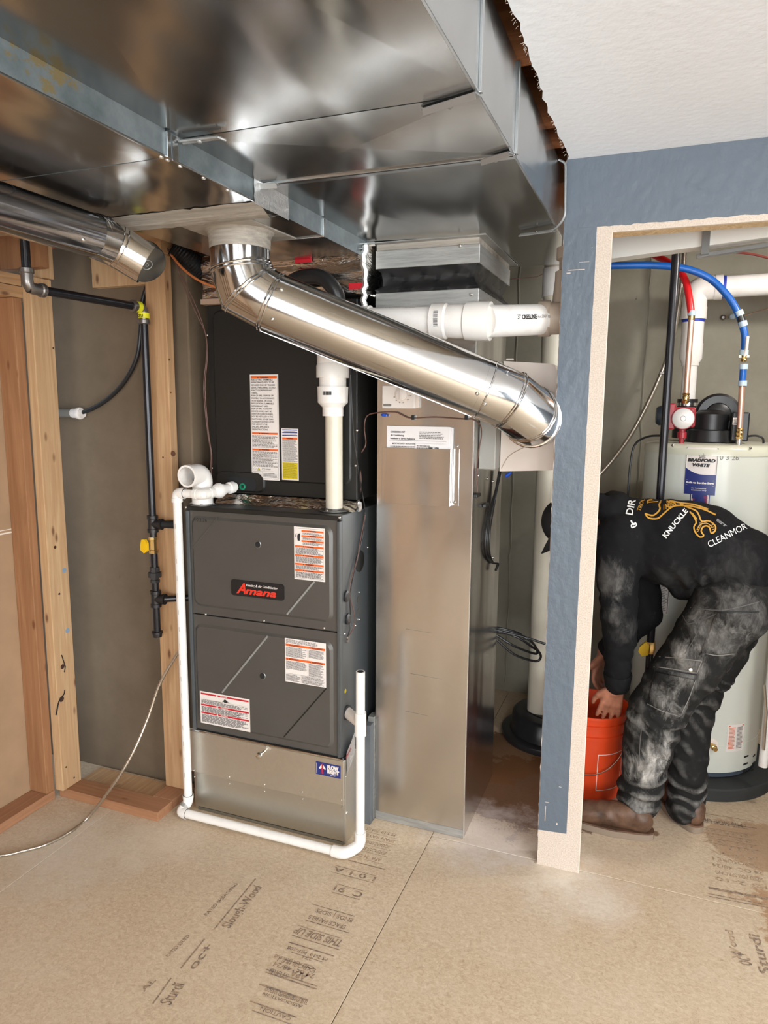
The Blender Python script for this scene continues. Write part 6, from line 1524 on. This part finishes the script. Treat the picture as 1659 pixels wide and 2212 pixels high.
def hand(w, dirp, side, spread, curl, sc=1.0, palm_n=None):
    """w wrist, dirp pointing direction, side = across the knuckles (index side), palm flattened, five fingers"""
    dirp = dirp.normalized(); side = (side - dirp * side.dot(dirp)).normalized(); pn = dirp.cross(side).normalized()
    kk = w + dirp * .085 * sc
    L(w, .026, w + dirp * .02, .030, .75, pn)
    for s_ in (-.5, -.17, .17, .5): L(w + dirp * .018 + side * s_ * .035, .016, kk + side * s_ * .062, .0125, .95, pn)
    for k, s_ in enumerate((.5, .17, -.17, -.5)):
        ln = (.072, .080, .074, .058)[k] * sc; b0_ = kk + side * s_ * .066
        d0 = (dirp + side * s_ * spread + pn * curl * .4).normalized(); d1 = (dirp + side * s_ * spread * .6 + pn * curl).normalized(); d2 = (dirp * .7 + pn * curl * 1.6).normalized()
        p1 = b0_ + d0 * ln * .45; p2 = p1 + d1 * ln * .32; p3 = p2 + d2 * ln * .23
        L(b0_, .0102, p1, .0092); L(p1, .0092, p2, .0084); L(p2, .0084, p3, .0072)
    t0 = w + dirp * .025 + side * .022; t1 = w + dirp * .055 + side * .050 + pn * .010; t2 = w + dirp * .085 + side * .060 + pn * .022; t3 = w + dirp * .108 + side * .060 + pn * .030
    L(t0, .016, t1, .013); L(t1, .0115, t2, .0100); L(t2, .0100, t3, .0082)
wn = PY(1330, 1482, 2.705)
hand(wn, PY(1310, 1560, 2.735) - wn, V((-1, -.15, -.1)), .22, .25)
wf = PY(1305, 1408, 2.935)
hand(wf, PY(1284, 1462, 2.93) - wf, V((-.3, -1, .1)), .25, -.9)
L(wr_n, .030, wn, .027); L(wr_f, .030, wf, .027)
body = blobmesh(sk, .0046, 2)
t = NT('skin'); n = t.noise(t.coord(), 22, 4); t.set(col=t.ramp(n, [(.3, srgb(134, 84, 64)), (.7, srgb(172, 114, 88))]), rough=.5, sub=.05); M['skin'] = t.mat
finish(body, 'body', M['skin'], PE)
for s_ in (-1, 1): MB().lathe(hd_ + hf * .074 + hx * .008 + Yv * s_ * .030, hf, [(-.004, .011), (.004, .010), (.010, .004)], 14).build('eye', M['white'], PE)

# hoodie
sk = []
L(upc - V((.01, 0, .0)), .142, chs, .160, 1.28); L(chs, .160, mid_, .160, 1.24); L(mid_, .160, wst, .128, 1.28); L(wst, .128, PY(1612, 1235, 2.81), .118, 1.35); L(nk + V((.02, 0, 0)), .085, upc, .125, 1.3)
hb = PY(1468, 1262, 2.81); L(hb, .050, PY(1590, 1262, 2.81), .075, 2.2)
for a, b, c in ((sh_n, el_n, wr_n), (sh_f, el_f, wr_f)):
    L(upc + (a - upc) * .55, .105, a, .088); L(a, .088, b, .066); L(b, .066, c, .049); L(c, .049, c + (c - b).normalized() * .012, .046)
# hood bunched behind the neck
hc = PY(1336, 1090, 2.81)
for k in range(7):
    t0, t1 = -1.1 + k * .3, -1.1 + (k + 1) * .3
    L(hc + V((-.06 * (1 - math.cos(t0)), .115 * math.sin(t0), -.02 * (1 - math.cos(t0)))), .047, hc + V((-.06 * (1 - math.cos(t1)), .115 * math.sin(t1), -.02 * (1 - math.cos(t1)))), .047)
L(PY(1300, 1085, 2.72), .035, PY(1318, 1120, 2.70), .04); L(PY(1300, 1085, 2.9), .035, PY(1318, 1120, 2.92), .04)
hood = blobmesh(sk, .0085, 5)
def wr_h(co, n_):
    f1 = noise.noise(V((co.x * 9, co.y * 3, co.z * 6 + co.x * 5))) * .010; f2 = noise.noise(V((co.x * 22 + co.z * 18, co.y * 8, co.z * 14 - co.x * 12))) * .006
    slv = 0
    if co.x < -.03 and co.z < .95: slv = math.sin(co.z * 95 + noise.noise(co * 9) * 5) * .0026
    und = max(0, 1 - abs(co.z - .955) / .12) * max(0, 1 - abs(co.x - .17) / .22); und = math.sin((co.x * 1.2 + co.z) * 70 + noise.noise(co * 6) * 4) * .008 * und
    return f1 + f2 + slv + und
def cloth(name, base, dusts, k0=.0):
    global t
    t = NT(name); c = t.coord(); fine = t.noise(c, 60, 5, .7); st2 = t.noise(t.coord((9, 9, 5)), 1.3, 9, .78, 1.6); scr = t.ramp(t.noise(t.coord((26, 26, 12)), 1.0, 5, .62, .5), [(.36, (0, 0, 0, 1)), (.66, (1, 1, 1, 1))])
    col = base
    m0 = t.ramp(t.noise(c, 26, 8, .8), [(.60, (0, 0, 0, 1)), (.80, (1, 1, 1, 1))])
    col = t.mix(t.math('MULTIPLY', m0, k0), t.mix(fine, tuple(x * .8 for x in base[:3]) + (1,), tuple(x * 1.25 for x in base[:3]) + (1,)), srgb(150, 146, 142))
    for (p, r_, k) in dusts:
        tc = t.n('ShaderNodeTexCoord'); vd = t.n('ShaderNodeVectorMath', operation='DISTANCE'); t.l(tc.outputs['Object'], vd.inputs[0]); vd.inputs[1].default_value = tuple(p)
        d_ = t.math('DIVIDE', vd.outputs['Value'], r_); d_ = t.math('ADD', d_, t.math('MULTIPLY', t.math('SUBTRACT', st2, .5), 3.4))
        mk_ = t.ramp(d_, [(.15, (1, 1, 1, 1)), (1.15, (0, 0, 0, 1))]); col = t.mix(t.math('MULTIPLY', t.math('MULTIPLY', mk_, t.math('ADD', t.math('MULTIPLY', scr, .75), .22)), k, True), col, srgb(188, 184, 178))
    if k0 > .2:                                      # fold highlights painted into the colour, together with rubbed-on powder
        ge = t.n('ShaderNodeNewGeometry'); pm = t.ramp(ge.outputs['Pointiness'], [(.505, (0, 0, 0, 1)), (.56, (1, 1, 1, 1))])
        col = t.mix(t.math('MULTIPLY', t.math('MULTIPLY', pm, t.ramp(t.noise(c, 12, 5, .7), [(.4, (0, 0, 0, 1)), (.62, (1, 1, 1, 1))])), .5), col, srgb(170, 166, 160))
    t.set(col=col, rough=.88, spec=.15); t.bump(fine, .25, .002); return t.mat
M['hoodie'] = cloth('black_hoodie_cloth', (.0065, .0063, .0070, 1), [(PY(1318, 1255, 2.58), .08, .22), (PY(1325, 1330, 2.58), .05, .14), (PY(1345, 1370, 2.58), .07, .12), (PY(1590, 1230, 2.63), .12, .05), (PY(1470, 1260, 2.63), .10, .04)], .16)
HO = finish(hood, 'hoodie', M['hoodie'], PE, wr_h)
# cuffs
MB().lathe(wr_n + (wr_n - el_n).normalized() * -.035, (wr_n - el_n), [(0, .050), (.008, .052), (.05, .046), (.056, .040)], 28).build('cuff', M['hoodie'], PE)

# trousers
sk = []
L(PY(1618, 1262, 2.81), .125, pel, .135, 1.25); L(pel, .135, hip_n, .132, 1.05); L(pel, .135, hip_f, .118, 1.05)
kt = PY(1462, 1468, 2.68)
L(hip_n, .128, kt, .108); L(kt, .108, kn_n, .098); L(kn_n, .099, PY(1392, 1640, 2.67), .086); L(PY(1392, 1640, 2.67), .086, PY(1380, 1728, 2.675), .080)
L(hip_f, .116, kn_f, .084); L(kn_f, .084, PY(1484, 1640, 2.86), .078); L(PY(1484, 1640, 2.86), .078, PY(1480, 1740, 2.775), .070)
tr = blobmesh(sk, .0085, 5)
def wr_t(co, n_):
    near_ = co.y < 2.79
    f1 = noise.noise(V((co.x * 7, co.y * 4, co.z * 9))) * .010
    kz = .47 if near_ else .50
    a = math.exp(-((co.z - kz) / .09) ** 2) * math.sin(co.z * 80 + co.x * 60 + noise.noise(co * 11) * 7) * (.0045 + .002 * noise.noise(co * 7))
    b = math.exp(-((co.z - .16) / .07) ** 2) * math.sin(co.z * 120 + noise.noise(co * 10) * 5) * .0065
    c_ = noise.noise(V((co.x * 24 + co.z * 12, co.y * 10, co.z * 20))) * .008
    return f1 + a + b + c_
TD = [
    (PY(1402, 1660, 2.59), .085, 1.0), (PY(1418, 1625, 2.59), .06, .7), (PY(1372, 1560, 2.60), .05, .55), (PY(1430, 1500, 2.59), .06, .5), (PY(1450, 1525, 2.60), .05, .6), (PY(1480, 1440, 2.58), .09, .42),
    (PY(1555, 1380, 2.58), .10, .30), (PY(1500, 1330, 2.58), .08, .26), (PY(1600, 1320, 2.58), .10, .22), (PY(1450, 1400, 2.58), .07, .34), (PY(1385, 1735, 2.6), .05, .5), (PY(1430, 1590, 2.6), .05, .4)]
M['trousers'] = cloth('dusty_black_trousers', (.014, .0132, .0125, 1), TD, .22); M['pocket'] = cloth('dusty_pocket_cloth', (.014, .0132, .0125, 1), TD, .19)
TRO = finish(tr, 'trousers', M['trousers'], PE, wr_t)

def bvh(o):
    me = o.data; q = V((0, 0, 0)); p = o
    while p is not None: q += p.location; p = p.parent
    return BVHTree.FromPolygons([tuple(v.co + q) for v in me.vertices], [tuple(p.vertices) for p in me.polygons])
BH = bvh(HO); BT = bvh(TRO)
def hit(bv, px, py, lift=.0015):
    d = ray(px, py).normalized(); r_ = bv.ray_cast(CAM, d)
    if r_[0] is None: return None
    return r_[0] - d * lift
def decal_mesh(bv, vs2, fs, lift=.0022):
    out = []; ok = []
    for (x, y) in vs2:
        p = hit(bv, x, y, lift); ok.append(p is not None); out.append(p if p is not None else V((0, 0, 0)))
    mb = MB(); mb.add(out, [f for f in fs if all(ok[i] for i in f)]); return mb
def decal_text(bv, txt, x, y, ang, h, w, mat, bold=.06, name='print', par=None, arc=0.0):
    vs, fs, x0, x1 = glyphs(txt, 0.0, bold); a = math.radians(ang); sx = w / (x1 - x0); sy = h / .7
    pts = []
    for p in vs:
        u = (p.x - x0) * sx; v = p.y * sy + arc * (u / w) * (u / w - 1) * 4 * h * -1
        pts.append((x + u * math.cos(a) + v * math.sin(a) * -1 * -1 * -1, y - u * math.sin(a) - v * math.cos(a)))
    return decal_mesh(bv, pts, fs).build(name, mat, par, 0)
gold = plain('gold_print', srgb(190, 140, 44), .6); wh = plain('white_cloth_print', srgb(220, 220, 216), .7)
decal_text(BH, 'DIRTY', 1366, 1113, 78, 15, 60, wh, .02, par=HO); decal_text(BH, 'TROUBLE', 1383, 1105, 70, 8, 48, gold, .01, par=HO)
decal_text(BH, 'KNUCKLE', 1439, 1163, 51, 11, 76, wh, .025, par=HO)
decal_text(BH, 'CLEANMOR', 1533, 1183, 27, 14, 92, wh, .0, par=HO)
decal_text(BH, 'EST', 1547, 1124, -38, 5, 26, plain('grey_cloth_print', srgb(120, 120, 120), .7), .05, par=HO)
def strip(bv, pts, wd, mat, name, par):                # outline stroke on cloth
    sp_ = [V((p[0], p[1], 0)) for p in pts]; sp_ = spline(sp_, 4); vs2 = []; fs = []
    for i, p in enumerate(sp_):
        d_ = (sp_[min(len(sp_) - 1, i + 1)] - sp_[max(0, i - 1)]).normalized(); n_ = V((-d_.y, d_.x, 0)) * wd / 2
        vs2 += [(p.x + n_.x, p.y + n_.y), (p.x - n_.x, p.y - n_.y)]
    for i in range(len(sp_) - 1): fs.append((2 * i, 2 * i + 1, 2 * i + 3, 2 * i + 2))
    mb = decal_mesh(bv, vs2, fs, .0026)
    if mb.f: mb.build(name, mat, par, 0)
strip(BH, [(1399, 1087), (1400, 1081), (1412, 1079), (1428, 1079), (1424, 1090), (1425, 1101), (1412, 1113), (1398, 1111), (1394, 1110), (1402, 1119), (1420, 1120), (1432, 1111), (1447, 1098), (1462, 1092), (1490, 1093), (1520, 1100), (1546, 1112)], 3.4, gold, 'print', HO)
strip(BH, [(1430, 1080), (1450, 1082), (1470, 1086), (1500, 1090), (1530, 1100)], 3.2, gold, 'print', HO)
for k in range(4): strip(BH, [(1434 + k * 5, 1090 - k), (1434 + k * 5, 1101 - k * 2)], 1.6, gold, 'print', HO)
strip(BH, [(1440, 1083), (1455, 1085), (1459, 1092), (1445, 1095), (1437, 1090)], 3, gold, 'print', HO)
strip(BH, [(1470, 1088), (1484, 1095), (1503, 1103), (1510, 1113), (1516, 1126), (1530, 1125), (1542, 1132), (1546, 1140), (1543, 1149), (1536, 1151), (1533, 1140), (1526, 1136), (1518, 1139), (1515, 1148), (1520, 1157), (1512, 1160), (1502, 1150), (1499, 1138), (1504, 1128), (1498, 1115), (1490, 1105)], 3.2, gold, 'print', HO)
strip(BH, [(1505, 1145), (1512, 1134), (1526, 1130), (1538, 1138)], 1.8, gold, 'print', HO)
strip(BH, [(1495, 1108), (1506, 1122)], 2.4, gold, 'print', HO)
strip(BH, [(1363, 1124), (1368, 1133), (1374, 1129)], 3.4, wh, 'print', HO); strip(BH, [(1365, 1140), (1374, 1136), (1373, 1130), (1364, 1134), (1365, 1140)], 2.6, wh, 'print', HO)
for (a, b) in (((1440, 1073), (1470, 1078)), ((1446, 1071), (1466, 1082))): strip(BH, [a, b], 1.8, wh, 'print', HO)

def patch(bv, quad, n, lift, name, mat, par, thick=.004):
    """cloth patch: quad of corners (tl, tr, br, bl) draped on the garment, with a raised edge"""
    tl, tr_, br, bl = [V((p[0], p[1], 0)) for p in quad]; vs = []; ok = True
    for l_ in (lift, -.002):
        for j in range(n + 1):
            for i in range(n + 1):
                u, w = i / n, j / n; q = (tl * (1 - u) + tr_ * u) * (1 - w) + (bl * (1 - u) + br * u) * w; p = hit(bv, q.x, q.y, l_ + (.0025 * math.sin(u * 9 + w * 7) if l_ > 0 else 0))
                if p is None: print('PATCH MISS', name, u, w); return None
                vs.append(p)
    m = n + 1; fs = [(j * m + i, j * m + i + 1, (j + 1) * m + i + 1, (j + 1) * m + i) for j in range(n) for i in range(n)]
    B = m * m; edge = [i for i in range(m)] + [j * m + n for j in range(1, m)] + [n * m + i for i in range(n - 1, -1, -1)] + [j * m for j in range(n - 1, 0, -1)]
    for k in range(len(edge)): a, b = edge[k], edge[(k + 1) % len(edge)]; fs.append((a, b, B + b, B + a))
    return MB().add(vs, fs).build(name, mat, par, 60)
patch(BT, ((1415, 1452), (1502, 1470), (1470, 1548), (1398, 1520)), 12, .018, 'cargo_pocket', M['pocket'], TRO)
fl = patch(BT, ((1398, 1415), (1516, 1426), (1506, 1452), (1402, 1436)), 12, .026, 'pocket_flap', M['pocket'], TRO)
patch(BT, ((1548, 1325), (1640, 1324), (1590, 1412), (1516, 1412)), 12, .010, 'side_pocket', M['pocket'], TRO)
for (px, py) in ((1405, 1421), (1492, 1447)):
    p = hit(BT, px, py, .027)
    if p is not None: MB().lathe(p, (CAM - p), [(0, .008), (.002, .0075), (.004, .005)], 16).build('snap', M['chrome'], TRO)
for seam_ in ([(1525, 1320), (1510, 1360), (1480, 1412)], [(1458, 1290), (1480, 1340), (1500, 1345), (1550, 1325)], [(1388, 1560), (1383, 1600), (1380, 1655)], [(1475, 1310), (1560, 1318), (1640, 1300)]):
    strip(BT, seam_, 2.0, plain('worn_seam', srgb(84, 81, 78), .9), 'seam', TRO)

wseam = plain('pale_stitching', srgb(120, 116, 110), .9); shade_line = M['matte']
for ln_ in ([(1398, 1417), (1456, 1421), (1516, 1428)], [(1516, 1428), (1506, 1453)], [(1402, 1438), (1456, 1446), (1506, 1454)], [(1398, 1417), (1402, 1438)], [(1554, 1326), (1640, 1325)], [(1548, 1327), (1530, 1370), (1517, 1408)], [(1517, 1410), (1550, 1416), (1588, 1412)], [(1502, 1470), (1488, 1510), (1470, 1546)], [(1398, 1520), (1430, 1536), (1470, 1548)]):
    strip(BT, ln_, 1.8, wseam, 'stitching', TRO)
for ln_ in ([(1403, 1441), (1456, 1450), (1505, 1458)], [(1415, 1445), (1407, 1480), (1398, 1518)], [(1549, 1322), (1600, 1321), (1640, 1321)], [(1300 + 82, 1760), (1400, 1764), (1420, 1758)]):
    strip(BT, ln_, 2.6, shade_line, 'seam', TRO)  # black lines painted as shade below the flap and along the edges
for k in range(6): strip(BH, [(1440 + k * 3, 1084), (1444 + k * 3, 1092)], 1.3, gold, 'print', HO)
for k in range(5): strip(BH, [(1503 + k * 2, 1150 - k * 5), (1510 + k * 2, 1146 - k * 4)], 1.3, gold, 'print', HO)
for k in range(4): strip(BH, [(1534 + k * 2, 1136 + k * 4), (1541 + k, 1133 + k * 5)], 1.3, gold, 'print', HO)
strip(BH, [(1400, 1085), (1422, 1083)], 2.0, gold, 'print', HO); strip(BH, [(1482, 1091), (1505, 1096), (1530, 1105)], 1.6, gold, 'print', HO)

# boots
t = NT('worn_brown_leather'); n = t.noise(t.coord(), 14, 6, .7); t.set(col=t.ramp(n, [(.3, srgb(58, 40, 30)), (.7, srgb(112, 82, 62))]), rough=.5, spec=.4); t.bump(n, .4, .006); M['leather'] = t.mat
M['sole'] = plain('boot_sole', srgb(128, 112, 96), .7)
def boot(ank, heel, toe, nm):
    global sk
    sk = []; d = (toe - heel); d.z = 0; d.normalize(); pd = V((0, 0, 1)).cross(d); Lf = (toe - heel).length
    h0 = V((heel.x, heel.y, 0))
    c = lambda f, z: h0 + d * (f * Lf) + V((0, 0, z))
    L(c(.14, .075), .046, V((ank.x, ank.y, .105)), .046); L(c(.12, .060), .042, c(.5, .062), .044, .95, pd); L(c(.5, .066), .043, c(.84, .052), .040, 1.1, pd); L(c(.25, .085), .042, c(.6, .068), .040)
    m = blobmesh(sk, .006, 4)
    for v in m.vertices:
        if v.co.z < .030: v.co.z = .030
    b_ = finish(m, 'boot', M['leather'], PE, lambda co, n_: noise.noise(V((co.x * 40, co.y * 20, co.z * 50))) * .002)
    n_s = 20; out = []
    for k in range(n_s * 2):
        a = 2 * pi * k / (n_s * 2); u = math.cos(a); w_ = math.sin(a); f = .5 - .5 * u; wd = .046 * (1 + .10 * math.sin(f * pi * 1.6)) * (.92 if f < .4 else 1.03)
        out.append(h0 + d * ((.5 - .53 * u * 1.0) * Lf) + pd * (wd * (1 if w_ > 0 else -1) * abs(w_) ** .55))
    MB().poly([p + V((0, 0, .001)) for p in out], (0, 0, .024)).build('sole', M['sole'], b_, 30)
    MB().poly([h0 + (p - h0) * 1.0 + V((0, 0, .0255)) for p in out], (0, 0, .006)).build('welt', M['leather'], b_, 30, bevel=.002)
    return b_
boot(an_n, V((.062, 2.625, 0)), V((-.245, 2.625, 0)), 'near'); boot(an_f, V((.225, 2.725, 0)), V((.085, 2.955, 0)), 'far')
# cap
cp = MB(); co_ = hd_ + hx * .030; n = 26; rings = []
for k in range(9):
    ph = k / 8 * pi / 2; rings.append((math.sin(ph) * .100, max(.002, math.cos(ph) * .095)))
cp.lathe(co_, hx, [(-.012, .094)] + [(a_ * .92, b_) for a_, b_ in rings], 32); cap_ = cp.build('cap', M['matte'], PE, 60)
bm2 = MB(); vs = []
for j in range(7):
    for i in range(13):
        a = -1.15 + 2.3 * i / 12; s_ = j / 6 * (math.cos(a * .9) * .85 + .15); vs.append(co_ + hx * (-.004 + .105 * s_) + hf * ((.086 + .038 * s_) * math.cos(a)) + Yv * ((.088 + .02 * s_) * math.sin(a) * .95) - hx * (.010 * abs(math.sin(a))))
fs = [(j * 13 + i, j * 13 + i + 1, (j + 1) * 13 + i + 1, (j + 1) * 13 + i) for j in range(6) for i in range(12)]
bm2.add(vs, fs).add([v + hx * .004 for v in vs], fs); bm2.build('brim', M['matte'], cap_, 60)
hr = MB(); hr.lathe(hd_ + hx * .016 - hf * .004, hx, [(-.055, .060), (-.045, .078), (-.02, .086), (.01, .088)], 28); hr.build('hair', plain('dark_hair', (.012, .009, .008, 1), .7, bumpk=.5), PE)
